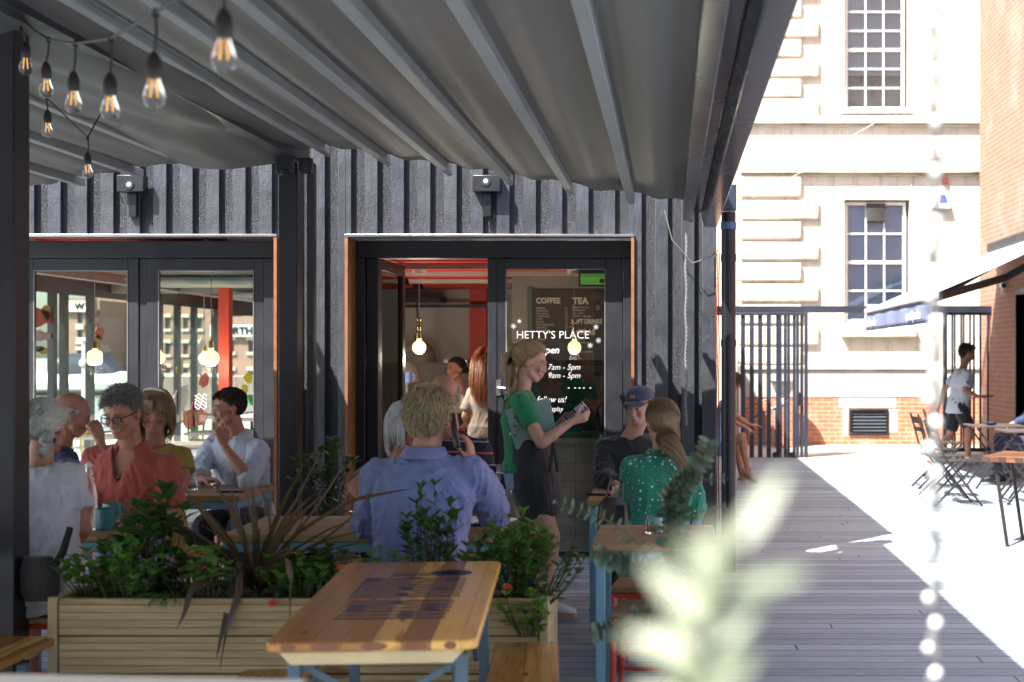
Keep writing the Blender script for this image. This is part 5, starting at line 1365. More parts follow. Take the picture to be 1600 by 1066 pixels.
c_ = m.mix(m.ramp(v2.outputs['Distance'], [(.16,(.5,.5,.5)),(.28,(0,0,0))]), (.012,.215,.13), (.35,.6,.5)); wn2 = m.math('GREATER_THAN', m.n('ShaderNodeSeparateColor').outputs[0], .5)
c_ = m.mix(m.ramp(vo.outputs['Distance'], [(.15,(1,1,1)),(.24,(0,0,0))]), c_, (.72,.82,.78)); G_print = m.fin(c_, .75, sheen=.2)
SH_white = (plain('white_trainer', (.65,.64,.62), .5, .05), plain('tan_sole', (.36,.25,.17), .6, .1)); SH_dark = (plain('dark_shoe', (.02,.02,.022), .4, .1), plain('black_sole', (.012,.012,.012), .6, .1)); SH_tan = (plain('tan_clog', (.32,.22,.12), .6, .1), plain('cork_sole', (.25,.15,.08), .7, .1))
X = W
Zu = V((0,0,1))
# 1 woman in the white t-shirt, back to us
person('seated woman with silver ponytail and white t-shirt, back turned, beside the near post', X(66,921,6.0), X(62,741,6.12), (.12,1,0), X(71,668,6.14), (.22,1,-.12),
  {'R': (X(130,826,6.12), X(98,872,6.25), {'d': (-.5,.6,-.3), 'pn': (0,0,-1), 'th': (-.6,-.5,0)}), 'L': (X(5,826,6.15), X(40,850,6.3))},
  {'R': (X(98,930,6.42), X(90,1075,6.4), (0,1,0)), 'L': (X(45,930,6.40), X(48,1075,6.35), (0,1,0))},
  fem=True, skin='ruddy', shoulder=.145, hairspec=('ponytail','grey',{'n':2300,'vol':1.09,'tail':((0,-.108,-.035), [X(74,679,6.02),X(75,684,5.985),X(74,694,5.97),X(70,705,5.975),X(66,714,5.98)], [.016,.028,.034,.030,.018])}),
  garments=[{'k':'top','name':'t_shirt','m':G_white,'sl':.60,'rs':.026,'cuff':.014,'infl':.020,'len':.05,'amp':.012}, {'k':'legs','name':'shorts','m':fabric('pale_grey_shorts', (.42,.42,.46)),'len':.8}])
# 2 bald man in navy
person('seated bald man in plain navy shirt, fist to cheek, behind the silver haired woman', X(62,848,7.75), X(90,712,7.7), (.8,.6,0), X(112,648,7.68), (.82,.5,-.3),
  {'R': (X(160,742,7.42), X(157,690,7.50), {'d': (-.35,.1,.9), 'pn': (-.7,.5,-.1), 'th': (.1,.8,.3), 'curl': 1.15}), 'L': (X(80,775,8.0), X(120,765,8.1))},
  None, skin='ruddy', hairspec=('bald','white',{'n':500}), garments=[{'k':'top','name':'shirt','m':G_navy,'sl':.85,'rs':.022,'collar':.035,'infl':.016}])
# 3 man in the rust shirt
T3, J3 = person('seated man with grey curls and dark glasses in a rust red shirt, looking down', X(207,870,7.30), X(206,712,7.18), (-.10,-1,0), X(191,645,7.08), (-.20,-1,-.40),
  {'R': (X(140,800,7.10), X(168,812,6.88), {'d': (.9,-.3,0), 'pn': (0,0,-1), 'th': (0,-1,0), 'curl': .6}), 'L': (X(266,806,7.12), X(250,868,6.98), {'d': (-.4,-.6,-.5), 'pn': (0,.3,-1)})},
  {'R': (X(160,905,6.9), X(165,1040,6.9), (0,-1,0)), 'L': (X(255,905,6.85), X(250,1040,6.9), (0,-1,0))},
  skin='ruddy', shoulder=.185, girth=1.06, hs=1.04, hairspec=('curly','darkgrey',{'n':2100,'vol':1.01}), eyes=True, headup=(-.10,-.3,1),
  garments=[{'k':'top','name':'shirt','m':G_rust,'sl':.86,'rs':.028,'cuff':.014,'collar':.036,'open':34,'infl':.020,'len':.08,'amp':.010,'neckcut':(.075,.17)}, {'k':'legs','name':'shorts','m':G_denim,'len':.85}])
# glasses (worn) with frame as a thing held by the head
gl = thing('spectacles', 'dark rectangular framed glasses worn by the man in the rust red shirt', 'glasses', J3['HP'](0,.1,0))
mb = MB(); HP = J3['HP']
for x in (-1,1):
    pts = [HP(x*.031+.022*cx, .097-.004*abs(cx)*x*0, .000+.0155*cz) for cx, cz in ((-1,.75),(-.8,1),(.8,1),(1,.8),(.9,-.7),(.6,-1),(-.6,-1),(-.9,-.7),(-1,.75))]
    mb.tube(pts, .0032, 6, cap=False); mb.tube([HP(x*.053,.096,.010), HP(x*.074,.06,.008), HP(x*.083,.0,.004), HP(x*.08,-.02,-.012)], .0022, 6)
mb.tube([HP(-.010,.099,.004), HP(0,.103,.007), HP(.010,.099,.004)], .002, 6)
obj('frame', mb, plain('dark_acetate', (.015,.013,.014), .25, bump=0), gl)
mb = MB()
for x in (-1,1): mb.face([HP(x*.031+.020*cx, .097, .0145*cz) for cx, cz in ((-1,-1),(1,-1),(1,1),(-1,1))])
obj('lens', mb, glass_pane('spectacle_lens', (.9,.9,.9), -.03), gl)
for k in range(5):      # shirt buttons
    p = J3['S'](0,.128-.004*k,-.10-.065*k); mb = MB(); mb.cyl(p-V((0,.0,0)), p+V((0,-.004,0)), .0055, seg=10); obj('button', mb, plain('button_brown', (.2,.08,.05), .3, bump=0), T3)
# 4 fair haired woman in mustard
person('seated woman with blond bob and mustard top behind the man in rust red', X(246,842,7.98), X(243,704,7.9), (.2,-1,0), X(241,643,7.83), (.34,-1,-.22),
  {'L': (X(288,752,7.86), X(268,783,7.6), {'d': (-.8,-.4,0)}), 'R': (X(203,755,7.8), X(225,780,7.55), {'d': (.8,-.4,0)})}, None, fem=True, skin='ruddy', shoulder=.14,
  hairspec=('bobfringe','blond',{'n':1500,'vol':1.07}), eyes=True, garments=[{'k':'top','name':'top','m':G_must,'sl':.62,'rs':.020,'cuff':.01,'infl':.016}])
mb = MB(); c4 = X(241,643,7.83); mb.tube([c4+V((.09*math.cos(a), -.02+.012*math.cos(a*2), .035+.092*math.sin(a))) for a in [math.pi*k/12 for k in range(1,12)]], .008, 8)
single('headband', mb, M_white, 'white hairband across the crown of the blond woman', 'hairband', c4)
# 5 man in the pale blue shirt
person('seated young man with cropped dark hair and pale blue shirt, hand raised to his mouth', X(388,800,9.28), X(372,690,9.12), (-.5,-1,0), X(357,637,9.02), (-.86,-.58,-.16),
  {'R': (X(309,738,9.02), X(316,750,8.80), {'d': (.95,-.15,.0), 'pn': (0,-.3,-1), 'th': (0,-.6,.8), 'curl': 1.0}), 'L': (X(389,750,8.78), X(350,697,8.80), {'d': (-.22,.08,1), 'pn': (-.5,.85,.1), 'th': (.9,.4,.1), 'curl': 1.0, 'point': .12})},
  {'R': (X(318,822,8.72), X(315,930,8.75), (-.3,-1,0)), 'L': (X(372,825,8.70), X(372,930,8.72), (-.1,-1,0))},
  skin='ruddy', shoulder=.185, hairspec=('neat','brown',{'n':2000,'vol':1.03}), eyes=True,
  garments=[{'k':'top','name':'shirt','m':G_lblue,'sl':{'R':1.75,'L':1.05},'rs':.024,'roll':True,'collar':.040,'open':20,'infl':.02,'len':.06,'amp':.011}, {'k':'legs','name':'trousers','m':G_dark,'len':1.9}], shoes=SH_dark)
# 6 man on the phone
person('large sandy haired man in blue linen shirt, back turned, phone to his ear', X(648,915,6.02), X(664,728,6.24), (.10,1,0), X(673,652,6.27), (.30,1,-.10),
  {'R': (X(772,800,6.46), X(738,729,6.33), {'d': (-.10,-.06,1), 'pn': (-1,.15,.1), 'th': (-.25,-1,.3), 'curl': .42}), 'L': (X(577,820,6.34), X(640,820,6.56), {'d': (1,.2,0)})},
  {'R': (X(700,925,6.50), X(700,1060,6.5), (0,1,0)), 'L': (X(610,925,6.50), X(610,1060,6.5), (0,1,0))},
  skin='ruddy', shoulder=.205, girth=1.12, hs=1.04, neck=1.1, hairspec=('short','sandy',{'n':3200,'vol':1.02}),
  garments=[{'k':'top','name':'shirt','m':G_blue,'sl':1.88,'rs':.036,'collar':.045,'open':16,'cs':1.06,'infl':.024,'len':.06,'amp':.013,'belly':.02}, {'k':'legs','name':'trousers','m':fabric('stone_chinos', (.22,.2,.16)),'len':1.85}], shoes=SH_dark)
ph = thing('mobile_phone', 'black phone with a bright screen pressed to the ear of the man in blue linen', 'phone', X(712,672,6.27))
M_scr = N('phone_screen'); M_scr = M_scr.fin((.5,.52,.58), .08)
c = X(710,673,6.25); Rz = Matrix.Translation(c) @ Matrix.Rotation(R_(-8),4,'Y') @ Matrix.Rotation(R_(24),4,'Z')
mb = MB(); mb.box(-.006,.006,-.037,.037,-.078,.078,Rz); obj('case', mb, plain('phone_black', (.012,.012,.013), .2, bump=0), ph, bevel=.004)
mb = MB(); mb.box(.0062,.0070,-.033,.033,-.072,.072,Rz); obj('back', mb, M_scr, ph)
# 7 grey haired person across the table
person('seated grey haired woman with bent bare elbow, mostly hidden behind the man in blue linen', X(628,845,7.75), X(624,728,7.62), (.05,-1,0), X(634,666,7.55), (.35,-1,-.35),
  {'R': (X(553,762,7.42), X(590,797,7.22), {'d': (.8,-.5,0)}), 'L': (X(680,770,7.5), X(660,800,7.25))}, None, fem=True, skin='ruddy', hairspec=('bob','white',{'n':1300,'vol':1.08}), garments=[{'k':'top','name':'top','m':G_sage,'sl':.5,'infl':.016}])
# 8 striped polo, bald
person('seated bald man in navy polo with thin red and turquoise stripes, facing the phone user', X(702,850,7.9), X(703,690,7.75), (-.15,-1,0), X(694,620,7.68), (-.1,-1,-.55),
  {'L': (X(755,748,7.62), X(735,795,7.35), {'d': (-.6,-.6,0)}), 'R': (X(655,760,7.6), X(690,795,7.35))}, None, skin='ruddy', hairspec=('bald','grey',{'n':400}),
  garments=[{'k':'top','name':'polo_shirt','m':G_stripe,'sl':.75,'rs':.026,'cuff':.008,'collar':.03,'infl':.018}])
# 9 barista inside
person('dark haired barista in a white shirt and dark apron straps working inside the kitchen', X(726,668,14.9), X(722,618,14.55), (-.5,-1,0), X(712,577,14.45), (-.75,-.8,-.05),
  {'R': (X(697,655,14.3), X(690,668,14.0)), 'L': (X(740,655,14.3), X(720,670,14.0))}, None, fem=True, skin='tan', hairspec=('bun','black',{'n':900,'vol':1.04,'tail':((0,-.11,-.0), [(0,-.11,0),(0,-.14,-.01),(0,-.14,-.05)], [.02,.035,.02])}), eyes=True,
  garments=[{'k':'top','name':'shirt','m':G_cream,'sl':.6,'infl':.016}, {'k':'loft','name':'apron','m':G_char,'rings':[(X(727,700,14.86),V((.19,0,0)),V((0,.15,0))),(X(723,645,14.6),V((.17,0,0)),V((0,.13,0)))]}], voxel=.009)
# 10 long haired woman inside
person('standing woman with long brown hair and white top, seen from behind inside the doorway', X(765,672,12.6), X(765,608,12.6), (.25,1,0), X(764,562,12.6), (.3,1,0),
  {'L': (X(727,650,12.6), X(735,672,12.8)), 'R': (X(787,650,12.6), X(775,672,12.8))}, {'R': (X(765,742,12.6), X(765,820,12.6), (0,1,0)), 'L': (X(745,742,12.6), X(745,820,12.5), (0,1,0))}, fem=True, skin='fair', hairspec=('long','ginger',{'n':1500,'vol':1.04}),
  garments=[{'k':'top','name':'top','m':G_cream2,'sl':.8,'rs':.03,'infl':.03}, {'k':'legs','name':'trousers','m':G_dark,'len':1.9}], voxel=.009)
# 11 waitress
T11, J11 = person('standing waitress with a high blond ponytail, green t-shirt and charcoal apron, checking a card reader', X(822,737,8.46), X(813,617,8.46), (1,.12,0), X(829,565,8.45), (1,.02,-.30),
  {'R': (X(846,692,8.22), X(893,659,8.30), {'d': (.92,.25,.30), 'pn': (-.25,.75,.55), 'th': (.0,-.5,.8), 'curl': .75}), 'L': (X(862,682,8.66), X(886,650,8.56), {'d': (.9,-.25,.1), 'pn': (0,-.6,.8), 'th': (.2,.3,1), 'curl': .7})},
  {'R': (X(860,838,8.32), X(851,938,8.36), (1,-.1,-.05)), 'L': (X(826,840,8.56), X(795,928,8.66), (.95,0,-.3))},
  fem=True, skin='fair', shoulder=.145, hs=1.0, girth=1.10, lg=1.16, hairspec=('ponytail','blond',{'n':2600,'vol':1.06,'tail':((0,-.098,.075), [X(806,541,8.45),X(799,541,8.45),X(794,556,8.45),X(794,575,8.44),X(799,592,8.42),X(798,610,8.38),X(793,628,8.37),X(789,648,8.37)], [.015,.030,.040,.042,.038,.032,.024,.012])}), eyes=True, lean=.01,
  garments=[{'k':'top','name':'t_shirt','m':G_green,'sl':.60,'rs':.011,'cuff':.003,'infl':.009,'len':-.02,'amp':.004}, {'k':'legs','name':'denim_shorts','m':G_denim,'len':.42,'infl':.004,'top':.1},
   {'k':'loft','name':'apron','m':G_char,'vox':.008,'amp':.005,'rings':[(X(828,816,8.44)+V((.08,0,.03)), V((.115,0,.03)), V((0,.165,0))),(X(840,780,8.44),V((.140,0,0)),V((0,.195,0))),(X(836,740,8.44),V((.150,0,0)),V((0,.205,0))),(X(831,705,8.45),V((.130,0,0)),V((0,.185,0))),(X(828,684,8.45),V((.115,0,0)),V((0,.160,0)))]}],
  shoes=SH_white)
mb = MB(); 
for px0, px1 in ((862,859),(868,872)): mb.tube([X(864,690,8.27), X(px0,712,8.25), X(px1,738,8.26)], [.008,.013,.010], 6)
obj('apron_tie', mb, G_char, T11)
bd = thing('menu_folder', 'sage green folder with a pale leaf print held under the arm of the waitress', 'folder', X(830,660,8.29))
pp = [X(789,641,8.285), X(858,621,8.30), X(872,688,8.30), X(806,703,8.285)]
mb = MB(); off = V((0,.012,0)); A = [mb.bm.verts.new(p) for p in pp]; B = [mb.bm.verts.new(p+off) for p in pp]; mb.bm.faces.new(A[::-1]); mb.bm.faces.new(B)
for i in range(4): mb.bm.faces.new((A[i], A[(i+1)%4], B[(i+1)%4], B[i]))
obj('cover', mb, plain('sage_card', (.22,.33,.29), .6, .06), bd, bevel=.001)
mb = MB(); rr = random.Random(3)
for k in range(16):
    a = X(rr.uniform(797,808), rr.uniform(650,684), 8.28); mb.prism([(a.x-.008,a.z),(a.x,a.z+.012),(a.x+.008,a.z),(a.x,a.z-.012)], 8.2805, 8.2835)
obj('leaf_print', mb, plain('pale_print', (.45,.5,.45), .6), bd)
cr = thing('card_reader', 'white card reader with dark keypad face held in both hands by the waitress', 'card reader', X(898,645,8.38))
c = X(899,645,8.38); Rr = Matrix.Translation(c) @ Matrix.Rotation(R_(8),4,'Z') @ Matrix.Rotation(R_(-38),4,'Y') @ Matrix.Rotation(R_(52),4,'X')
mb = MB(); mb.box(-.075,.075,-.038,.038,-.028,.0,Rr); obj('body', mb, M_white, cr, bevel=.008)
mb = MB(); mb.box(-.068,.068,-.032,.032,.0005,.003,Rr); obj('face', mb, plain('reader_black', (.012,.012,.014), .2, bump=0), cr)
mb = MB(); mb.box(.005,.060,-.026,.026,.0035,.0045,Rr); obj('screen', mb, M_scr, cr)
mb = MB()
for i in range(4):
    for j in range(3): mb.box(-.058+i*.014,-.049+i*.014,-.024+j*.018,-.012+j*.018,.0032,.0055,Rr)
obj('keypad', mb, plain('key_grey', (.4,.4,.42), .4, bump=0), cr)
# 12 person in grey behind the pane
person('person in a grey t-shirt bending at the counter behind the lettered pane', X(860,675,12.3), X(857,622,12.1), (-.3,1,0), X(850,583,12.0), (-.3,1,-.3),
  {'L': (X(828,650,12.1), X(835,668,12.0)), 'R': (X(885,650,12.1), X(880,668,12.0))}, None, skin='fair', hairspec=('short','black',{'n':900}), garments=[{'k':'top','name':'t_shirt','m':fabric('grey_jersey', (.14,.15,.145)),'sl':.6,'infl':.02}], voxel=.009)
# 13 man in the cap
T13, J13 = person('seated young man with ginger fringe, navy cap and black sweater across the small table', X(992,810,9.02), X(985,689,8.96), (.2,-1,0), X(999,636,8.88), (-.45,-.95,-.16),
  {'R': (X(944,748,8.78), X(968,762,8.58), {'d': (.9,-.4,0), 'pn': (0,0,-1), 'th': (0,-.7,.5), 'curl': .8}), 'L': (X(1030,752,8.8), X(1005,766,8.6), {'d': (-.9,-.3,0)})},
  {'R': (X(965,835,8.55), X(950,925,8.75), (-.5,-1,0)), 'L': (X(1015,835,8.55), X(1010,925,8.6), (0,-1,0))}, skin='fair', hairspec=('cap','ginger',{'n':1500,'vol':1.05}), eyes=True, shoulder=.165,
  garments=[{'k':'top','name':'sweater','m':G_black,'sl':1.7,'rs':.028,'infl':.024,'amp':.010}, {'k':'legs','name':'trousers','m':G_dark,'len':1.85}], shoes=SH_white)
cp = thing('baseball_cap', 'navy cap with a small orange patch worn by the ginger haired young man', 'cap', J13['HP'](0,0,.06))
M3 = Matrix((J13['hr'], J13['hf'], J13['hu'])).transposed(); HP = J13['HP']
mb = MB(); prof = []
bmc = mb.bm; rings = []
for i in range(9):
    th = math.pi/2*i/8*.98; ring = []
    for k in range(28):
        ph = 2*math.pi*k/28; ring.append(bmc.verts.new(HP(.087*math.cos(ph)*math.cos(th)**.8, -.012+.105*math.sin(ph)*math.cos(th)**.8, .052+.078*math.sin(th))))
    rings.append(ring)
for A, B in zip(rings, rings[1:]):
    for k in range(28): bmc.faces.new((A[k], A[(k+1)%28], B[(k+1)%28], B[k]))
G_cap = fabric('navy_cap_twill', (.035,.045,.085))
obj('crown', mb, G_cap, cp, recalc=True, solid=.003)
mb = MB(); mb.ell(HP(0,-.012,.131), .006); obj('button', mb, G_cap, cp)
mb = MB(); mb.grid(lambda u, v: HP((u-.5)*.15*(1-.25*v*v), .082+.068*v*(1-(2*u-1)**2*.35)-.03*(2*u-1)**2, .056-.018*v-.022*(2*u-1)**2), 12, 5); obj('peak', mb, G_cap, cp, solid=.004, recalc=False)
mb = MB(); mb.grid(lambda u, v: HP((u-.5)*.032, .0945-.010*v-.004*(2*u-1)**2, .070+.020*v), 4, 3); obj('patch', mb, plain('cap_patch_orange', (.45,.16,.03), .6), cp, solid=.003, recalc=False)
# 14 woman in the green dress
G14 = V(X(1033,718,7.45))
T14, J14 = person('seated woman with long hair in a green dress with white stars, back turned', X(1030,860,7.36), X(1033,720,7.45), (-.15,1,0), X(1034,660,7.47), (-.42,.95,-.12),
  {'L': (X(983,797,7.52), X(984,770,7.74), {'d': (-.8,.35,.1), 'pn': (0,.5,-.9), 'th': (0,.6,.7), 'curl': .9}), 'R': (X(1086,795,7.52), X(1066,772,7.74))},
  {'L': (X(1000,880,7.75), X(1000,955,7.8), (0,1,0)), 'R': (X(1048,885,7.72), X(1050,958,7.7), (0,1,0))}, fem=True, skin='pale', shoulder=.15,
  hairspec=('ponytail','lightbrown',{'n':3000,'vol':1.07,'tail':((.012,-.098,-.075), [X(1041,683,7.37),X(1046,693,7.32),X(1056,705,7.30),X(1066,722,7.30),X(1072,742,7.30),X(1076,762,7.30)], [.062,.058,.042,.030,.022,.014], .05)}),
  garments=[{'k':'top','name':'dress_bodice','m':G_print,'sl':1.85,'rs':.026,'infl':.022,'collar':.02,'len':.12,'amp':.009}, 
   {'k':'loft','name':'dress_skirt','m':G_print,'amp':.01,'rings':[(X(1030,850,7.38),V((.175,0,0)),V((0,.14,0))),(X(1029,868,7.42),V((.20,0,0)),V((0,.20,0))),(X(1026,893,7.52),V((.20,0,0)),V((0,.27,0))),(X(1022,925,7.60),V((.19,0,0)),V((0,.26,0)))]}], shoes=SH_dark)
# 15 person sitting beyond the corner
person('person with crossed bare legs and tan shoes sitting behind the downpipe beyond the cafe corner', X(1126,696,17.7), X(1134,630,17.65), (1,-.15,0), X(1146,595,17.6), (1,-.1,-.3),
  {'R': (X(1157,655,17.4), X(1172,664,17.4), {'d': (1,-.1,-.05), 'curl': .3}), 'L': (X(1150,660,17.85), X(1165,668,17.85))},
  {'R': (X(1160,682,17.45), X(1168,735,17.45), (.8,-.2,-.5)), 'L': (X(1152,692,17.8), X(1160,748,17.8), (1,0,0))}, fem=True, skin='tan', hairspec=('bob','brown',{'n':500}),
  garments=[{'k':'top','name':'vest','m':fabric('pale_blue_vest', (.30,.42,.55)),'sl':.15,'infl':.012}, {'k':'legs','name':'shorts','m':G_denim,'len':.45}], shoes=SH_tan, voxel=.010)
# 16 waiter walking
person('waiter with dark hair, printed white t-shirt and black shorts walking right past the folding chairs', X(1497,630,20.3), X(1504,580,20.3), (1,.05,0), X(1512,551,20.3), (1,.1,-.15),
  {'R': (X(1508,611,20.1), X(1529,620,20.1), {'d': (1,0,.05), 'pn': (0,.3,-1), 'curl': .6}), 'L': (X(1476,607,20.55), X(1467,634,20.55), {'curl': .8})},
  {'R': (X(1514,672,20.2), X(1513,717,20.2), (1,0,0)), 'L': (X(1484,680,20.4), X(1458,716,20.2), (.8,0,-.6))}, skin='tan', hairspec=('short','brown',{'n':800,'vol':1.04}), eyes=False,
  garments=[{'k':'top','name':'t_shirt','m':G_waiter,'sl':.72,'rs':.03,'infl':.026,'len':.14,'amp':.010}, {'k':'legs','name':'shorts','m':G_dark,'len':.85,'infl':.02}], shoes=SH_white, voxel=.010)
mb = MB(); c = X(1541,619,20.1); mb.box(c.x-.11,c.x+.09,c.y-.04,c.y+.04,c.z-.01,c.z+.008); single('order_pad', mb, plain('pad_black', (.015,.015,.018), .3), 'slim black order pad in the outstretched hand of the walking waiter', 'order pad', c, bevel=.004)
# 17 seated at the far right
person('seated person in navy trousers behind the folding tables at the far right edge', X(1619,692,17.4), X(1628,625,17.4), (-1,-.1,0), X(1626,588,17.4), (-1,-.1,-.2),
  {'L': (X(1598,655,17.2), X(1580,662,17.2)), 'R': (X(1600,655,17.65), X(1582,662,17.65))}, {'L': (X(1563,686,17.25), X(1557,742,17.2), (-1,0,0)), 'R': (X(1568,687,17.6), X(1580,740,17.6), (-1,0,0))}, skin='fair', hairspec=('short','brown',{'n':500}),
  garments=[{'k':'top','name':'jacket','m':G_navy,'sl':1.8,'infl':.02}, {'k':'legs','name':'trousers','m':fabric('navy_trousers', (.015,.02,.05)),'len':1.9,'infl':.02}], shoes=SH_dark, voxel=.010)
# ================================================================ FURNITURE
M_oak = wood('oak_board_x', (.44,.27,.12), (.36,.21,.09), .12, 'x', .42, 0, .08, vary=.25, knots=False)
M_beer = wood('varnished_pine_y', (.78,.42,.10), (.50,.20,.045), .082, 'y', .26, .12, .06, vary=.85)
M_bench = wood('varnished_bench_y', (.58,.32,.10), (.44,.22,.06), .12, 'y', .25, .5, .06, vary=.5)
M_pale = plain('pale_pine_cleat', (.62,.46,.24), .45, .1, 8)
def cafe_table(x0, x1, y0, y1, z, label, leglab=True):
    t = thing('cafe_table', label, 'table', ((x0+x1)/2, (y0+y1)/2, 0), 0, 'oak topped cafe tables')
    mb = MB(); mb.box(x0, x1, y0, y1, z-.034, z); obj('tabletop', mb, M_oak, t, bevel=.006)
    mb = MB(); a = .015; w_ = .04; h0, h1 = z-.080, z-.0345
    mb.box(x0+a+w_, x1-a-w_, y0+a, y0+a+.03, h0, h1); mb.box(x0+a+w_, x1-a-w_, y1-a-.03, y1-a, h0, h1)
    mb.box(x0+a, x0+a+.03, y0+a+w_, y1-a-w_, h0, h1); mb.box(x1-a-.03, x1-a, y0+a+w_, y1-a-w_, h0, h1); obj('frame', mb, M_blue, t, bevel=.003)
    for xx in (x0+a, x1-a-w_):
        for yy in (y0+a, y1-a-w_):
            mb = MB(); mb.box(xx, xx+w_, yy, yy+w_, 0, h1); obj('leg', mb, M_blue, t, bevel=.003)
    return t
cafe_table(-3.15, -2.485, 6.42, 7.02, .745, 'oak topped blue framed table carrying the teal mugs')
cafe_table(-3.12, -2.50, 8.26, 9.0, .74, 'oak topped blue framed table where the young man in pale blue leans')
cafe_table(-2.0, -.79, 6.30, 7.05, .76, 'longest oak topped table, holding the open notebook of the man in blue linen')
cafe_table(-.33, .20, 5.99, 6.67, .76, 'oak topped table with red stools tucked under, holding the sugar jar')
cafe_table(-.47, .19, 8.0, 8.75, .74, 'small oak topped table between the capped man and the green dress')
cafe_table(-3.75, -2.95, 7.6, 8.3, .74, 'oak topped table behind the bald man in navy')
def stool(x, y, rz, label):
    t = thing('red_stool', label, 'stool', (x, y, 0), rz, 'red framed stools')
    for sx in (-1,1):
        for sy in (-1,1):
            mb = MB(); mb.tube([(sx*.165, sy*.165, 0), (sx*.155, sy*.155, .44)], .0125, 10); obj('leg', mb, M_red, t, world=False)
    mb = MB()
    for s_ in (-1,1):
        mb.tube([(-.155, s_*.155, .43),(.155, s_*.155, .43)], .012, 8); mb.tube([(s_*.155,-.155,.43),(s_*.155,.155,.43)], .012, 8)
        mb.tube([(-.162, s_*.162, .16),(.162, s_*.162, .16)], .009, 8)
    obj('frame', mb, M_red, t, world=False)
    mb = MB(); mb.box(-.17,.17,-.17,.17,.444,.468); obj('seat', mb, plain('stool_seat_ply', (.35,.22,.11), .4, .12, 10), t, world=False, bevel=.01)
    return t
ST = [(-2.66,6.05,'under the woman in the white t-shirt'),(-3.45,7.78,'under the bald man in navy'),(-2.70,7.36,'under the man in rust red'),(-2.84,8.0,'under the blond woman in mustard'),(-2.75,9.3,'under the young man in pale blue'),
      (-1.08,6.0,'under the man in blue linen'),(-1.43,7.8,'under the silver haired woman across the long table'),(-1.2,7.95,'under the man in the striped polo'),(-.2,9.05,'under the capped young man'),(-.05,7.40,'under the woman in the green dress'),
      (-.10,6.80,'empty, pushed in behind the sugar jar table'),(-.07,6.16,'empty, nearest under the sugar jar table')]
for x, y, nm in ST: stool(x, y, R_(random.uniform(-6,6)), 'red framed wooden stool '+nm)

# beer table, varnished planks with stencil
def beer_set(name, label, cat, cx, cy, ang, L, Wd, z, legs=True, mat=None):
    """local frame: y along the board from its far end (y=0) to the near end (y=-L)"""
    t = thing(name, label, cat, (cx, cy, 0), ang)
    mb = MB(); r = .035; pts = []
    for (ax, ay, a0) in ((Wd/2-r, -r, 0), (-Wd/2+r, -r, 90), (-Wd/2+r, -L+r, 180), (Wd/2-r, -L+r, 270)):
        for k in range(5): a = R_(a0+k*22.5); pts.append((ax+r*math.cos(a), ay+r*math.sin(a)))
    mb.prism(pts, z-.028, z, 'z'); obj('top', mb, mat or M_beer, t, world=False, bevel=.006)
    for yy in (-L+.035, -.11):
        mb = MB(); mb.prism([(-Wd/2+.035, z-.0285), (Wd/2-.035, z-.0285), (Wd/2-.07, z-.066), (-Wd/2+.07, z-.066)], yy-.02, yy+.055); obj('cleat', mb, M_pale, t, world=False, bevel=.003)
    hw = Wd/2-.055
    for yy in (-L+.16, -.2):
        for s_ in (-1, 1):
            mb = MB(); mb.box(s_*hw-.018, s_*hw+.018, yy-.018, yy+.018, 0, z-.067); obj('leg', mb, M_blued, t, world=False, bevel=.002)
        mb = MB(); mb.bar((-hw, yy+.02, z-.09), (hw*.1, yy+.02, z-.24), .02, .006, up=(0,1,0)); mb.bar((hw, yy+.02, z-.09), (-hw*.1, yy+.02, z-.24), .02, .006, up=(0,1,0)); mb.bar((-hw+.018, yy, z*.42), (hw-.018, yy, z*.42), .022, .022)
        obj('brace', mb, M_blued, t, world=False)
        mb = MB(); mb.bar((hw-.03, yy, z*.55), (hw-.03, yy+(.28 if yy < -L/2 else -.28), z-.07), .018, .008); mb.bar((-hw+.03, yy, z*.55), (-hw+.03, yy+(.28 if yy < -L/2 else -.28), z-.07), .018, .008)
        obj('stay', mb, M_blued, t, world=False)
    return t
ang = R_(4.35); u_ = V((-math.sin(ang), math.cos(ang), 0)); r_ = V((math.cos(ang), math.sin(ang), 0))
bt = beer_set('beer_table', 'glossy varnished plank table with dark stencilled bars and a ring emblem', 'table', -.945, 5.475, ang, 1.54, .585, .76)
mb = MB(); M_sten = plain('worn_stencil_ink', (.03,.028,.05), .35, .3, 30)
def bar_(x0, x1, y0, y1): mb.box(x0, x1, y0, y1, .7603, .7607)
rr = random.Random(4); y = -1.20
rows = [(-.155,.175,[.05]),(-.155,.175,[.05]),(-.15,.18,[-.12,.12]),(-.15,.18,[-.12,.12]),(-.15,.18,[.0]),(-.16,.18,[]),
        (-.17,.19,[0]),(-.17,.19,[]),(-.17,.19,[.0,.12]),(-.17,.19,[]),(-.17,.19,[]),(-.17,.19,[-.14,.14]),(-.17,.19,[-.14,0,.14])]
for k, (a, b, bl) in enumerate(rows):
    yy = -1.20+k*.060+(.035 if k > 5 else 0); bar_(a, b, yy, yy+.025)
    for c in bl: bar_(c-.022, c+.022, yy+.0255, yy+.050)
for k in range(3): bar_(-.08, .05, -.36+k*.028, -.348+k*.028)
obj('stencil', mb, M_sten, bt, world=False, recalc=False)
mb = MB(); mb.lathe([(.062,.7608),(.075,.7608),(.075,.7612),(.062,.7612)], (.125,-.30,0), 28); mb.bar((.065,-.30,.761),(.185,-.30,.761),.012,.0006); mb.lathe([(.028,.7608),(.036,.7608),(.036,.7612),(.028,.7612)], (.125,-.30,0), 20)
obj('ring_emblem', mb, M_sten, bt, world=False)
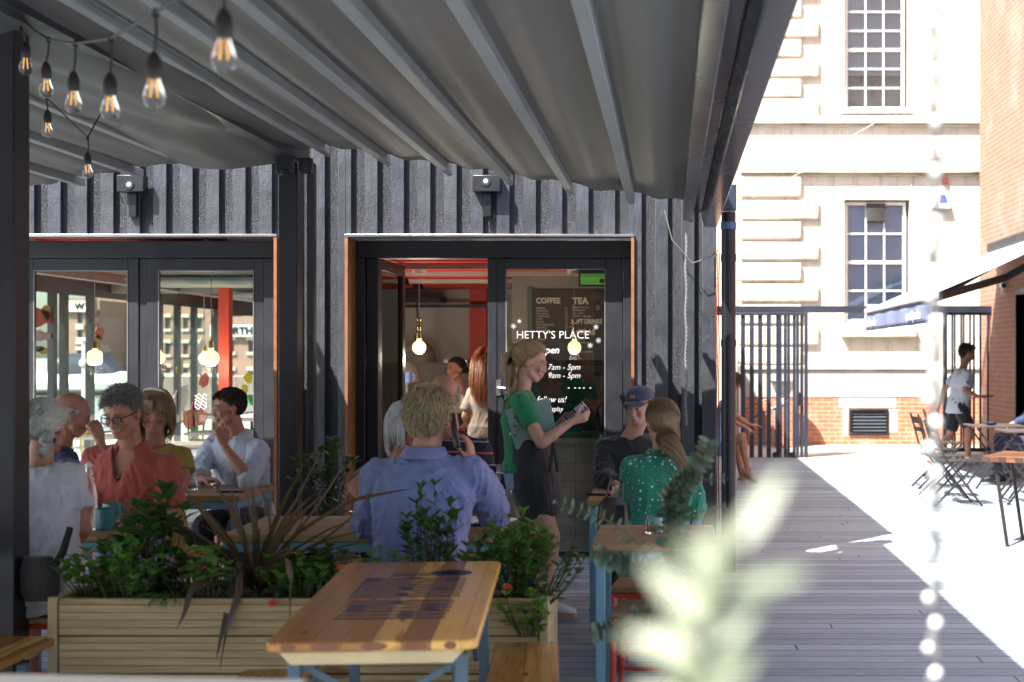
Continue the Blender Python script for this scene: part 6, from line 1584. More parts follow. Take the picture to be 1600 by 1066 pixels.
for k, (a, b) in enumerate(((-.2,-.14),(0.02,-.14),(.22,-.14),(-.2,-1.42),(0.0,-1.42),(.2,-1.42),(.24,-.8),(-.23,-.7))):
    mb = MB(); mb.lathe([(.0045,.7602),(.0045,.7606)], (a,b,0), 10); obj('screw', mb, M_sten, bt, world=False)
# end-grain patches on the near edge
for k, (a, b) in enumerate(((-.245,-.205),(-.165,-.085),(-.03,.045),(.085,.155),(.20,.235))):
    mb = MB(); mb.lathe([((b-a)/2,-.0008),((b-a)/2,.0008)], (0,0,0), 20, Matrix.Rotation(R_(90),3,'X')); bmesh.ops.scale(mb.bm, verts=mb.bm.verts, vec=(1,1,.022/(b-a))); bmesh.ops.translate(mb.bm, verts=mb.bm.verts, vec=((a+b)/2,-1.5402,.7465)); obj('end_grain', mb, plain('dark_end_grain', (.20,.06,.02), .25, .2), bt, world=False)
bn = beer_set('beer_bench', 'varnished plank bench on the right of the stencilled table, beside the planter end', 'bench', *(V((-.945,5.40,0))+r_*.40).xy, ang, 1.5, .245, .46, mat=M_bench)
b2 = beer_set('beer_bench', 'varnished plank bench half hidden under the left of the stencilled table', 'bench', *(V((-.945,5.0,0))-r_*.42).xy, ang, 1.5, .245, .46, mat=M_bench)
b3 = beer_set('beer_bench', 'varnished plank bench cut off at the lower left, in front of the near post', 'bench', -2.50, 5.55, 0, 1.6, .245, .46, mat=M_beer)
t3 = beer_set('beer_table', 'varnished plank table of which only one corner shows at the left edge', 'table', -2.875, 5.5, 0, 1.6, .585, .76)

# planter
m = N('treated_pine_boards'); sx = m.n('ShaderNodeSeparateXYZ'); m.t.links.new(m.P, sx.inputs[0])
bd_ = m.math('FLOOR', m.math('DIVIDE', sx.outputs[2], .147)); wn = m.n('ShaderNodeTexWhiteNoise', noise_dimensions='1D'); m.t.links.new(bd_, wn.inputs['W'])
gr = m.math('FRACT', m.math('DIVIDE', sx.outputs[2], .0294)); gv = m.ramp(gr, [(0,(0,0,0)),(.14,(1,1,1)),(.86,(1,1,1)),(1,(0,0,0))])
cb = m.n('ShaderNodeCombineXYZ'); m.t.links.new(m.math('MULTIPLY', sx.outputs[0], 1.5), cb.inputs[0]); m.t.links.new(m.math('MULTIPLY', sx.outputs[2], 30), cb.inputs[2]); m.t.links.new(m.math('MULTIPLY', wn.outputs[0], 30), cb.inputs[1])
g = m.noise(1.3, cb.outputs[0], detail=6, rough=.65, dist=1)
col = m.ramp(m.math('ADD', m.math('MULTIPLY', m.math('SUBTRACT', wn.outputs[0], .5), .25), g), [(.28,(.30,.19,.075)),(.5,(.45,.315,.145)),(.75,(.55,.41,.21))])
kv = m.n('ShaderNodeTexVoronoi', feature='F1'); kc = m.n('ShaderNodeCombineXYZ'); m.t.links.new(m.math('MULTIPLY', sx.outputs[0], 2.6), kc.inputs[0]); m.t.links.new(m.math('MULTIPLY', sx.outputs[2], 7), kc.inputs[1]); m.t.links.new(kc.outputs[0], kv.inputs['Vector']); kv.inputs['Scale'].default_value = 1
col = m.mix(m.ramp(m.math('ADD', kv.outputs['Distance'], m.math('MULTIPLY', m.noise(9), .12)), [(.24,(1,1,1)),(.34,(0,0,0))]), col, (.20,.095,.035))
col = m.mix(m.ramp(gv, [(0,(.55,.55,.55)),(.6,(0,0,0))]), col, (.10,.07,.03))
m.bump(m.math('ADD', gv, m.math('MULTIPLY', g, .2)), .6, .005); M_pine = m.fin(col, .6)
M_pinep = plain('treated_pine_post', (.46,.34,.17), .6, .15, 9)
pl = thing('wooden_planter', 'long ribbed pine planter box full of leafy plants behind the stencilled table', 'planter', (-1.44, 5.7, 0))
px0, px1, py0, py1, pz = -2.40, -.475, 5.5, 5.92, .614
mb = MB()
for k in range(4):
    z0 = .026+k*.147; mb.box(px0+.035, px1-.035, py0, py0+.028, z0+.002, z0+.145); mb.box(px0+.035, px1-.035, py1-.028, py1, z0+.002, z0+.145)
    mb.box(px0, px0+.028, py0+.03, py1-.03, z0+.002, z0+.145); mb.box(px1-.028, px1, py0+.03, py1-.03, z0+.002, z0+.145)
obj('board', mb, M_pine, pl, bevel=.003)
for xx in (px0-.005, px1-.03):
    for yy in (py0-.006, py1-.03):
        mb = MB(); mb.box(xx, xx+.035, yy, yy+.036, 0, pz+.004); obj('corner_post', mb, M_pinep, pl, bevel=.003)
mb = MB(); mb.grid(lambda u, v: V((px0+.03+(px1-px0-.06)*u, py0+.03+(py1-py0-.06)*v, .56+.02*noise.noise(V((u*14, v*4, 0))))), 40, 10); obj('soil', mb, plain('dark_soil', (.02,.014,.01), .95, .4, 40, .8), pl)

# things on tables
M_clear = N('clear_jar_glass').fin((1,1,1), .02, trans=1.0, ior=1.45)
def jar(px, py, Y, z, label, fill, lid=True):
    s_ = F/Y; x = (px-VX)/s_; t = thing('storage_jar', label, 'jar', (x, Y, z))
    mb = MB(); mb.lathe([(.002,.003),(.036,.001),(.040,.008),(.040,.062),(.034,.072),(.034,.080),(.031,.080),(.031,.072),(.037,.060),(.037,.010),(.002,.008)], (x,Y,z), 24); obj('glass', mb, M_clear, t)
    mb = MB(); rr = random.Random(5)
    for k in range(26): mb.ell((x+rr.uniform(-.022,.022), Y+rr.uniform(-.022,.022), z+.016+rr.uniform(0,.026)), (.009,.007,.006), seg=6, rin=4)
    obj('contents', mb, fill, t)
    if lid:
        mb = MB(); mb.lathe([(.036,.078),(.037,.090),(.030,.096),(.004,.097)], (x,Y,z), 24); obj('lid', mb, M_silver, t)
M_sug = plain('brown_sugar', (.30,.14,.06), .6, .3, 90)
jar(299, 765, 8.62, .74, 'clear lidded jar of sugar cubes beside the fist of the young man in pale blue', M_sug)
jar(1021, 832, 6.35, .76, 'clear jar of brown sugar on the near right oak table', M_sug, lid=False)
def on(px, Y, z): return V(((px-VX)/(F/Y), Y, z))
def slab_phone(px, Y, z, label, rz=.1):
    c = on(px, Y, z+.005); t = thing('mobile_phone', label, 'phone', c, rz)
    mb = MB(); mb.box(-.075,.075,-.036,.036,-.004,.004); obj('case', mb, plain('phone_black', (.012,.012,.013), .2, bump=0), t, world=False, bevel=.003)
    mb = MB(); mb.box(-.070,.070,-.032,.032,.0042,.005); obj('screen', mb, plain('dark_screen', (.01,.01,.012), .06, bump=0), t, world=False)
slab_phone(360, 8.48, .74, 'black phone lying on the oak table before the young man in pale blue'); slab_phone(936, 8.28, .74, 'black phone lying at the left end of the small oak table', -.1)
# pepper mill / cup
c = on(1050, 6.38, .76); mb = MB(); mb.lathe([(.020,0),(.021,.01),(.017,.045),(.019,.078),(.016,.088),(.006,.094)], c, 20); single('pepper_mill', mb, plain('salmon_wood', (.50,.22,.14), .4, .08), 'small salmon pink pepper mill beside the brown sugar jar', 'pepper mill', c)
# mugs
def mug(px, Y, z, c_, label, sgn=1, r=.042, h=.085):
    p = on(px, Y, z); t = thing('mug', label, 'mug', p)
    mb = MB(); mb.lathe([(.002,.004),(r*.9,0),(r,.006),(r,h),(r-.004,h),(r-.005,.010),(.002,.008)], p, 24); obj('cup', mb, c_, t)
    mb = MB(); mb.tube([p+V((sgn*r*.96,0,h*.82)), p+V((sgn*(r+.026),0,h*.72)), p+V((sgn*(r+.028),0,h*.38)), p+V((sgn*r*.96,0,h*.2))], .0055, 8); obj('handle', mb, c_, t)
M_tealm = plain('teal_enamel', (.05,.20,.19), .25, .06, bump=0)
mug(164, 6.62, .745, M_tealm, 'teal enamel mug nearest the camera on the oak table', 1, .050, .098); mug(176, 6.86, .745, M_tealm, 'second teal mug just behind the first on the oak table', 1, .046, .098)
# swing-top bottle
p = on(139, 6.60, .745); t = thing('water_bottle', 'tall clear swing top water bottle beside the teal mugs', 'bottle', p)
mb = MB(); mb.lathe([(.002,.004),(.038,0),(.041,.01),(.041,.17),(.034,.205),(.018,.245),(.0155,.285),(.017,.29),(.013,.29),(.012,.24),(.03,.20),(.037,.165),(.037,.012),(.002,.01)], p, 24); obj('glass', mb, M_clear, t)
mb = MB(); mb.lathe([(.013,.288),(.016,.295),(.014,.308),(.004,.312)], p, 16); mb.tube([p+V((.02,0,.255)), p+V((.022,0,.30)), p+V((0,0,.318)), p+V((-.022,0,.30)), p+V((-.02,0,.255))], .0018, 5); obj('stopper', mb, M_white, t)
# open notebook
p = on(748, 6.72, .762); t = thing('notebook', 'open white notebook at the right end of the long oak table', 'notebook', p, R_(-6))
for sx in (0,1):
    mb = MB()
    mb.grid(lambda u, v, sx=sx: V(((u+(0 if sx else -1))*.16, (v-.5)*.22, .010+.008*math.sin(math.pi*(u if sx else 1-u)))), 8, 3); obj('page', mb, plain('paper_white', (.72,.71,.72), .7, .03, bump=0), t, world=False, solid=.004, recalc=False)
mb = MB(); mb.box(-.165,.165,-.115,.115,.001,.006); obj('cover', mb, plain('notebook_cover', (.10,.06,.05), .5), t, world=False)
p = on(566, 6.55, .76); t = thing('sauce_bottle', 'small white squeeze bottle left of the man in blue linen', 'bottle', p)
mb = MB(); mb.lathe([(.024,0),(.025,.01),(.025,.085),(.016,.10),(.012,.105)], p, 18); obj('body', mb, M_white, t); mb = MB(); mb.lathe([(.018,.105),(.019,.13),(.012,.14)], p, 18); obj('cap', mb, M_silver, t)
# napkin in the hand
p = X(964,768,7.80); mb = MB(); mb.grid(lambda u, v: p+V(((u-.5)*.05, (v-.5)*.03, (u-.5)*-.02+.05*(v-.5)+.012*math.sin(u*7+v*4))), 5, 5); single('napkin', mb, plain('paper_white', (.7,.7,.7), .7), 'crumpled white napkin held over the small oak table', 'napkin', p, solid=.002, recalc=False)
p = X(1054,760,7.62); mb = MB(); mb.box(-.045+p.x,.03+p.x,p.y,p.y+.004,p.z-.035,p.z+.04); single('folded_card', mb, plain('paper_white', (.7,.7,.7), .7), 'small white card held up at the right side of the green dress', 'card', p)
# bags
p = X(63,902,5.82); t = thing('shoulder_bag', 'black woven shoulder bag hanging behind the silver haired woman on its strap', 'bag', p)
mb = MB(); mb.loft([(p+V((0,0,-.095)), V((.060,0,0)), V((0,.030,0))),(p+V((0,0,-.06)), V((.078,0,0)), V((0,.042,0))),(p+V((0,0,.03)), V((.080,0,0)), V((0,.042,0))),(p+V((-.01,0,.085)), V((.055,0,0)), V((0,.030,0)))], 20); obj('pouch', mb, fabric('black_weave', (.012,.010,.010), (.05,.045,.04), weave=300), t)
mb = MB(); mb.tube([X(78,896,5.83), X(98,864,5.84), X(110,824,5.87)], [.016,.017,.014], 6); obj('strap', mb, fabric('black_strap', (.012,.011,.012)), t)
p = X(958,803,7.2); t = thing('handbag', 'dark brown handbag with buckled straps hanging left of the green dress', 'bag', p)
mb = MB(); mb.loft([(p+V((0,0,-.10)), V((.075,0,0)), V((0,.04,0))),(p+V((0,0,-.04)), V((.085,0,0)), V((0,.05,0))),(p+V((0,0,.05)), V((.07,0,0)), V((0,.04,0))),(p+V((0,0,.085)), V((.045,0,0)), V((0,.02,0)))], 18); obj('body', mb, plain('brown_leather', (.045,.028,.02), .35, .2), t)
mb = MB(); mb.tube([p+V((-.04,0,.07)), p+V((-.01,0,.18)), p+V((.05,0,.16)), p+V((.045,0,.06))], .007, 6); mb.box(p.x+.02,p.x+.06,p.y-.055,p.y-.045,p.z-.06,p.z+.05); obj('strap', mb, plain('black_leather', (.015,.014,.016), .3), t)
m = N('woven_wicker'); wv = m.n('ShaderNodeTexChecker'); m.t.links.new(m.map((90,90,90)), wv.inputs['Vector']); wv.inputs['Color1'].default_value = (.42,.28,.13,1); wv.inputs['Color2'].default_value = (.13,.07,.03,1); wv.inputs['Scale'].default_value = 1; m.bump(wv.outputs['Fac'], .6, .004); M_wick = m.fin(wv.outputs[0], .6)
def basket(px, py, Y, r, h, label):
    z = HC-(py-HY)/(F/Y); p = V(((px-VX)/(F/Y), Y, z)); t = thing('wicker_basket', label, 'basket', p)
    mb = MB(); mb.lathe([(r*.7,0),(r*.9,.01),(r,h*.6),(r*.96,h),(r*.9,h),(r*.92,h*.6),(r*.6,.02)], p, 24); obj('body', mb, M_wick, t)
    mb = MB(); mb.tube([p+V((r*.94*math.cos(a),0,h+r*.9*math.sin(a))) for a in [math.pi*k/10 for k in range(11)]], .006, 6); obj('handle', mb, M_wick, t)
basket(1022, 960, 7.15, .11, .20, 'brown wicker basket on the deck under the green dress'); basket(520, 950, 7.4, .15, .26, 'brown wicker basket on the deck beneath the long oak table'); basket(480, 945, 7.2, .10, .2, 'pale wicker basket beside the larger one under the long oak table')
# string lights
M_bulb = N('clear_bulb_glass').fin((1,1,1), .03, trans=1.0, ior=1.35); M_fil = N('amber_filament').fin((.9,.5,.12), .4, emit=(1,.45,.08), es=.22)
M_rub = plain('black_rubber_socket', (.018,.014,.013), .5, .2)
def lights(label, cable, bulbs, rc=.0045):
    t = thing('string_lights', label, 'string lights', cable[len(cable)//2])
    mb = MB(); mb.tube(cable, rc, 6); obj('cable', mb, M_rub, t)
    for (hp, bp) in bulbs:
        mb = MB(); top = bp+V((0,0,.075)); mb.tube([hp, hp.lerp(top,.5)+V((.004,0,0)), top], .0035, 6); mb.lathe([(.008,.078),(.012,.070),(.017,.058),(.019,.045),(.019,.022),(.0165,.016)], bp, 16); mb.cyl(hp+V((0,0,-.012)), hp+V((0,0,.010)), .009, .006, 8)
        so = obj('socket', mb, M_rub, t)
        mb = MB(); mb.lathe([(.0135,.020),(.015,.010),(.022,-.010),(.0265,-.028),(.025,-.042),(.017,-.052),(.003,-.056)], bp, 20); obj('bulb', mb, M_bulb, so)
        mb = MB()
        for s_ in (-1,1): mb.tube([bp+V((s_*.004,0,.012)), bp+V((s_*.0065,0,-.03))], .0018, 6)
        obj('filament', mb, M_fil, so)
hp = [X(25,20,5.70), X(76,62,5.3), X(118,68,4.6), X(173,60,4.0), X(243,20,3.4), X(347,-45,3.0)]
bp = [X(40,96,5.72), X(72,130,5.3), X(115,150,4.6), X(172,158,4.0), X(241,133,3.4), X(350,72,3.0)]
cab = [X(0,10,5.9), hp[0], X(50,45,5.5)] + hp[1:] + [X(470,-160,2.7)]
lights('near string of clear filament bulbs in black sockets sagging from the near post', cab, [(X(33,45,5.70), bp[0])] + list(zip(hp[1:], bp[1:])))
lights('farther string of three small clear bulbs hanging under the grey awning folds', [X(50,90,6.6), X(72,152,7.0), X(137,215,7.4), X(183,130,8.0), X(195,92,8.1), X(230,96,8.2)], [(X(72,152,7.0), X(74,197,7.0)), (X(137,215,7.4), X(137,262,7.4)), (X(187,135,8.0), X(185,183,8.0))], .004)
# bead chain close to the camera, sun glints of its links painted as white balls
t = thing('glint_chain', 'blurred hanging chain close to the camera at the right, sun glints painted as white beads', 'chain', X(1460,560,1.47))
M_glint = plain('white_glint_paint', (.85,.85,.85), .15, .02, bump=0)
mb = MB(); cp_ = [X(1461+5*math.sin(k*2.1), -60+k*20, 1.47) for k in range(62)]
mb.tube(cp_, [.0050 + .0016*math.sin(k*1.7) for k in range(62)], 8); obj('cord', mb, plain('grey_cord', (.13,.125,.12), .6), t)
for k in range(29):
    mb = MB(); mb.ell(X(1462 if k % 2 else 1450, -7+k*39.2, 1.455), (.0052 if k % 2 else .0042), seg=12, rin=8); obj('bead', mb, M_glint, t)
# near pale rail
mb = MB(); mb.prism([(-1.25,.95),(-.62,.95),(-.62,.996),(-1.25,1.008)], 2.36, 2.44); single('balcony_rail', mb, plain('rail_pale', (.07,.07,.07), .6), 'pale blurred rail end crossing the bottom left edge of the view', 'rail', (-.9,2.4,.98), bevel=.004)

# folding chairs and tables on the right
M_fold = metal_paint('folding_steel', (.018,.016,.016), .4)
M_slat = plain('grey_brown_slats', (.07,.055,.048), .5, .2, 15)
def fold_chair(x, y, rz, label):
    t = thing('folding_chair', label, 'chair', (x, y, 0), rz, 'black folding chairs')
    for s_ in (-1,1):        # local +x is the front
        mb = MB(); mb.bar((.24, s_*.20, 0), (-.17, s_*.20, .52), .022, .012, up=(0,1,0)); mb.bar((-.17, s_*.20, .52), (-.27, s_*.20, .88), .022, .012, up=(0,1,0)); obj('back_frame', mb, M_fold, t, world=False)
        mb = MB(); mb.bar((-.26, s_*.18, 0), (.20, s_*.18, .45), .022, .012, up=(0,1,0)); obj('leg', mb, M_fold, t, world=False)
    mb = MB(); mb.bar((.2,-.19,.04),(.2,.19,.04),.014,.014); mb.bar((-.22,-.17,.04),(-.22,.17,.04),.014,.014); obj('stretcher', mb, M_fold, t, world=False)
    mb = MB()
    for k in range(6): mb.box(-.16+k*.063, -.16+k*.063+.05, -.20, .20, .452, .464)
    obj('seat', mb, M_fold, t, world=False, bevel=.002)
    mb = MB(); mb.bar((-.245,-.2,.80),(-.245,.2,.80),.012,.075); mb.bar((-.215,-.2,.69),(-.215,.2,.69),.012,.05); obj('backrest', mb, M_fold, t, world=False, bevel=.002)
for x, y, a, l in ((2.98,14.9,4,'nearest in the row, its slim back leaning left'),(3.02,15.7,-6,'second in the row behind the nearest one'),(3.15,16.8,3,'third in the row, beside the walking waiter'),(3.5,18.1,-8,'farthest left of the row near the open paving'),(3.75,15.0,180,'turned left, between the round slatted tables'),(3.9,13.4,175,'turned left at the edge beyond the block edged table')):
    fold_chair(x, y, R_(a), 'black metal folding chair '+l)
def fold_table(x, y, label, z=.74, w_=.62, d=.6):
    t = thing('folding_table', label, 'table', (x, y, 0), 0, 'slatted folding tables')
    mb = MB()
    for k in range(8): mb.box(-w_/2, w_/2, -d/2+k*d/8, -d/2+(k+.8)*d/8, z-.02, z)
    obj('tabletop', mb, M_slat, t, world=False, bevel=.002)
    for s_ in (-1,1):
        mb = MB(); mb.bar((-w_/2+.04, s_*d*.42, 0), (w_/2-.06, s_*d*.42, z-.025), .022, .012, up=(0,1,0)); obj('leg', mb, M_fold, t, world=False)
        mb = MB(); mb.bar((w_/2-.04, s_*d*.38, 0), (-w_/2+.06, s_*d*.38, z-.025), .022, .012, up=(0,1,0)); obj('leg', mb, M_fold, t, world=False)
fold_table(3.85, 16.9, 'slatted folding table farthest back, carrying a small blue dish'); fold_table(3.95, 15.7, 'slatted folding table in the middle of the row at the right'); fold_table(3.98, 14.3, 'slatted folding table nearest of the three at the right edge')
p = V((3.78,16.75,.742)); mb = MB(); mb.lathe([(.04,0),(.07,.02),(.075,.035),(.068,.035),(.035,.01)], p, 18); single('dish', mb, plain('navy_dish', (.03,.04,.09), .3), 'small dark blue dish on the farthest slatted table', 'dish', p)
t = thing('block_table', 'wooden table with a chequered block edge cut off at the right edge', 'table', (3.2,11.9,0))
Mb = Matrix.Translation((2.87,12.2,0)) @ Matrix.Rotation(R_(-28),4,'Z') @ Matrix.Translation((-2.70,-12.2,0))
mb = MB(); mb.box(2.70, 3.5, 11.5, 12.2, .69, .74, Mb); obj('tabletop', mb, wood('walnut_boards', (.20,.085,.045), (.12,.05,.025), .1, 'x', .4), t, bevel=.004)
for k in range(11):
    mb = MB()
    if k < 6: mb.box(2.70+k*.135, 2.70+k*.135+.06, 11.494, 11.499, .694, .736, Mb)
    else: mb.box(2.694, 2.699, 11.52+(k-6)*.14, 11.58+(k-6)*.14, .694, .736, Mb)
    obj('edge_block', mb, plain('dark_block', (.06,.04,.03), .4), t)
for xx in (2.78, 3.42):
    for yy in (11.6, 12.1):
        mb = MB(); mb.bar(Mb @ V((xx+.1, yy, 0)), Mb @ V((xx, yy, .69)), .025, .025); obj('leg', mb, M_fold, t)
# ================================================================ PLANTS
ML_dark = leafmat('glossy_dark_leaf', (.012,.045,.010), (.05,.13,.03), .28, .22)
ML_mid = leafmat('mid_green_leaf', (.025,.08,.015), (.10,.23,.04), .42, .35)
ML_light = leafmat('fresh_green_leaf', (.05,.14,.02), (.18,.34,.06), .45, .4)
ML_euc = leafmat('grey_green_eucalyptus', (.035,.065,.045), (.13,.19,.15), .5, .25)
ML_purp = leafmat('bronze_strap_leaf', (.035,.024,.018), (.15,.075,.055), .35, .2)
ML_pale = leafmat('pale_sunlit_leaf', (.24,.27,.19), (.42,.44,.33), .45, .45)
ML_red = leafmat('red_begonia_petal', (.55,.03,.02), (.75,.10,.03), .4, .3)
M_stem = plain('green_brown_stem', (.06,.07,.03), .6, .3); M_tree = plain('tree_bark', (.10,.075,.05), .9, .3, 10, .6)
class LB:
    def __init__(s, seed=1): s.bm = bmesh.new(); s.lay = s.bm.verts.layers.float.new('rnd'); s.r = random.Random(seed)
    def leaf(s, p, d, n, L, w, shape='oval', curl=.25, fold=.12, rnd=None):
        d = V(d).normalized(); n = V(n); a = d.cross(n)
        if a.length < 1e-3: a = d.cross(V((.3,.7,.2)))
        a.normalize(); n = a.cross(d).normalized(); r = s.r.random() if rnd is None else rnd
        prof = {'oval': ((0,.05),(.2,.75),(.45,1),(.7,.8),(.88,.42),(1,.03)), 'round': ((0,.1),(.12,.75),(.35,1),(.65,1),(.88,.7),(1,.15)),
                'lance': ((0,.05),(.2,.55),(.45,.9),(.65,.8),(.85,.4),(1,.02)), 'lobed': ((0,.1),(.15,.5),(.3,1),(.42,.55),(.58,.9),(.72,.4),(.85,.45),(1,.03))}[shape]
        prev = None
        for t, k in prof:
            c = V(p) + d*L*t*(1-curl*.25*t) - n*curl*L*t*t*.6
            row = [s.bm.verts.new(c - a*w*.5*k + n*fold*w*k), s.bm.verts.new(c), s.bm.verts.new(c + a*w*.5*k + n*fold*w*k)]
            for v in row: v[s.lay] = r
            if prev:
                for i in (0,1): s.bm.faces.new((prev[i], prev[i+1], row[i+1], row[i]))
            prev = row
    def strap(s, pts, w, rnd=None):
        r = s.r.random() if rnd is None else rnd; prev = None; n_ = len(pts)
        for i, p in enumerate(pts):
            d = (pts[min(i+1,n_-1)]-pts[max(i-1,0)]).normalized(); a = d.cross(V((0,0,1)) if abs(d.z) < .95 else V((1,0,0))).normalized(); a = (a*.85+V((0,0,.5))).normalized()
            t = i/(n_-1); k = w*.5*(min(1, .45+t*3) if t < .2 else 1)*(1 if t < .5 else max(.03, 1-((t-.5)/.5)**1.6)); up = a.cross(d)*k*.35
            row = [s.bm.verts.new(p-a*k+up), s.bm.verts.new(p), s.bm.verts.new(p+a*k+up)]
            for v in row: v[s.lay] = r
            if prev:
                for j in (0,1): s.bm.faces.new((prev[j], prev[j+1], row[j+1], row[j]))
            prev = row
    def done(s, name, m_, parent):
        bm = s.bm; bmesh.ops.translate(bm, verts=bm.verts, vec=-wloc(parent)); me = bpy.data.meshes.new(name); bm.to_mesh(me); bm.free(); me.materials.append(m_); me.shade_smooth()
        o = bpy.data.objects.new(name, me); COL.objects.link(o); o.parent = parent; return o
def smooth_pts(pts, k=6):
    out = []; P = [V(p) for p in pts]; n = len(P)
    for i in range(n-1):
        p0, p1, p2, p3 = P[max(i-1,0)], P[i], P[i+1], P[min(i+2,n-1)]
        for j in range(k):
            t = j/k; out.append(.5*((2*p1)+(-p0+p2)*t+(2*p0-5*p1+4*p2-p3)*t*t+(-p0+3*p1-3*p2+p3)*t**3))
    return out+[P[-1]]
def bush(label, base, H, R, nst, m_, L, w, shape='oval', seed=1, per=9, group=None, name='shrub', whorl=False, lean=(0,0), cat='plant', droop=.25, tip=None):
    rg = random.Random(seed); base = V(base); T = thing(name, label, cat, base, 0, group); lb = LB(seed); st = MB()
    for i in range(nst):
        a = rg.uniform(0, 6.283); rr = R*math.sqrt(rg.random()); h = H*rg.uniform(.55, 1)*(1-.35*(rr/R)**2); b0 = base + V((math.cos(a)*rr*.35, math.sin(a)*rr*.3, 0))
        top = base + V((math.cos(a)*rr+lean[0]*h, math.sin(a)*rr*.7+lean[1]*h, h)); mid = b0.lerp(top,.5)+V((rg.uniform(-.02,.02),rg.uniform(-.02,.02),h*.06)); pts = smooth_pts([b0, mid, top], 6)
        st.tube(pts, [.0035*(1-.6*k/(len(pts)-1)) for k in range(len(pts))], 5)
        n_l = max(3, int(per*h/H*rg.uniform(.8,1.2)))
        for k in range(n_l):
            t = .22+.78*(k+rg.random()*.5)/n_l; t = min(t, .999); q = pts[int(t*(len(pts)-1))]; ax = (pts[-1]-pts[-3]).normalized(); ph = k*2.4+rg.random()
            sd_ = V((math.cos(ph), math.sin(ph), 0)); d = (sd_*(1-.4*t)+ax*(.35+.5*t)-V((0,0,droop))*(1-t)+V((0,0,rg.uniform(-.15,.15)))).normalized(); s_ = rg.uniform(.65,1.1)
            lb.leaf(q, d, V((0,0,1))+sd_*-.2+V((rg.uniform(-.3,.3),rg.uniform(-.3,.3),0)), L*s_, w*s_, shape, rg.uniform(.15,.55), .1)
        for k in range(5 if whorl else 3):
            ph = k*1.3+i; sd_ = V((math.cos(ph), math.sin(ph), 0)); lb.leaf(pts[-1], sd_*.8+V((0,0,.75)), V((0,0,1)), L*.8, w*.8, shape, .3, .1, rnd=rg.uniform(.6,1))
    obj('stems', st, M_stem, T, recalc=False); lb.done('foliage', m_, T); return T
PB = .575
def on_soil(px, Y): return V(((px-VX)/(F/Y), Y, PB))
bush('trailing light green plant spilling over the left end of the planter', on_soil(150,5.68), .24, .17, 24, ML_mid, .062, .040, 'oval', 3, 8)
bush('light green lobed geranium near the left of the planter', on_soil(185,5.62), .22, .12, 16, ML_light, .050, .052, 'lobed', 33, 6)
bush('tall dark glossy shrub rising above the planter before the man in rust red', on_soil(243,5.74), .50, .14, 26, ML_dark, .085, .036, 'oval', 4, 13, whorl=True)
bush('dark low foliage filling the planter between the shrub and the strap leaves', on_soil(300,5.72), .20, .15, 18, ML_dark, .07, .035, 'oval', 5, 8)
bush('light green lobed ivy in front of the bronze strap plant', on_soil(330,5.60), .24, .13, 14, ML_light, .052, .05, 'lobed', 6, 6)
bush('light green geranium right of the bronze strap plant', on_soil(478,5.60), .17, .12, 14, ML_mid, .052, .052, 'lobed', 7, 6)
bush('dark green geranium behind the red flowers', on_soil(520,5.75), .22, .16, 22, ML_dark, .06, .05, 'lobed', 8, 8)
bush('light green geranium left of the tall dark shrub', on_soil(205,5.60), .26, .13, 20, ML_light, .055, .045, 'lobed', 43, 8)
bush('fresh green leaves between the bronze strap plant and the red flowers', on_soil(455,5.66), .24, .14, 20, ML_light, .055, .04, 'lobed', 44, 8)
bush('small fresh green sprigs by the corner of the stencilled table', on_soil(600,5.72), .22, .12, 16, ML_light, .045, .022, 'oval', 9, 8)
bush('upright dark laurel like shrub against the back of the man in blue linen', on_soil(672,5.80), .46, .15, 26, ML_dark, .072, .026, 'lance', 10, 13, whorl=True)
bush('spreading mid green plant right of the laurel like shrub', on_soil(740,5.74), .24, .15, 20, ML_mid, .075, .034, 'lance', 11, 8)
bush('dense bright green bush spilling over the right end of the planter', on_soil(808,5.68), .36, .17, 46, ML_mid, .062, .034, 'oval', 12, 12)
bush('trailing green leaves hanging over the right corner post of the planter', on_soil(830,5.53)+V((0,-.05,-.10)), .20, .13, 18, ML_light, .052, .03, 'oval', 13, 8)
bush('loose dark sprays reaching right from the planter end', on_soil(850,5.62), .26, .12, 12, ML_dark, .045, .026, 'oval', 14, 9, lean=(.45,-.1))
# red flowers
for k, (px, py, Y, lb_) in enumerate(((535,882,5.60,'red begonia bloom highest beside the stencilled table'),(427,938,5.47,'red begonia bloom low over the planter edge'),(793,912,5.52,'orange begonia bloom deep in the right hand bush'))):
    c = X(px, py, Y); T = thing('begonia_flower', lb_, 'flower', c); lb = LB(k+70); 
    for i in range(9): a = i*.7; lb.leaf(c, V((math.cos(a)*.7, -.3+math.sin(a)*.5, -.9+.25*(i%3))), V((0,-1,.2)), .030, .016, 'lance', .2, .1)
    lb.done('petals', ML_red, T); mb = MB(); mb.tube([c, c+V((.01,.02,.03)), V((c.x+.01, c.y+.08, PB))], .0025, 5); obj('stalk', mb, M_stem, T)
# bronze cordyline: arching straps
cb_ = on_soil(398,5.68); T = thing('cordyline', 'bronze purple strap leaved cordyline arching out of the middle of the planter', 'plant', cb_); lb = LB(21)
paths = [[(400,930),(430,850),(470,770),(505,700)],[(405,930),(455,850),(505,780),(540,722)],[(405,925),(450,850),(540,790),(600,773),(645,764)],[(400,925),(360,880),(290,830),(215,795)],[(400,925),(370,870),(330,820),(285,760)],[(400,925),(385,860),(362,800),(330,752)],
 [(402,925),(350,900),(305,915),(288,960),(275,985)],[(402,920),(375,880),(372,930),(350,1000),(343,1052)],[(404,920),(380,890),(355,960),(338,1030)],[(404,925),(420,860),(418,800),(405,760)],[(404,925),(445,880),(500,850),(560,800)],[(404,920),(430,880),(450,880),(452,950),(452,985)],[(402,925),(400,860),(388,790),(378,740)],[(404,925),(470,890),(520,860),(565,850)],[(404,925),(440,870),(470,820),(478,790)]]
rg = random.Random(5)
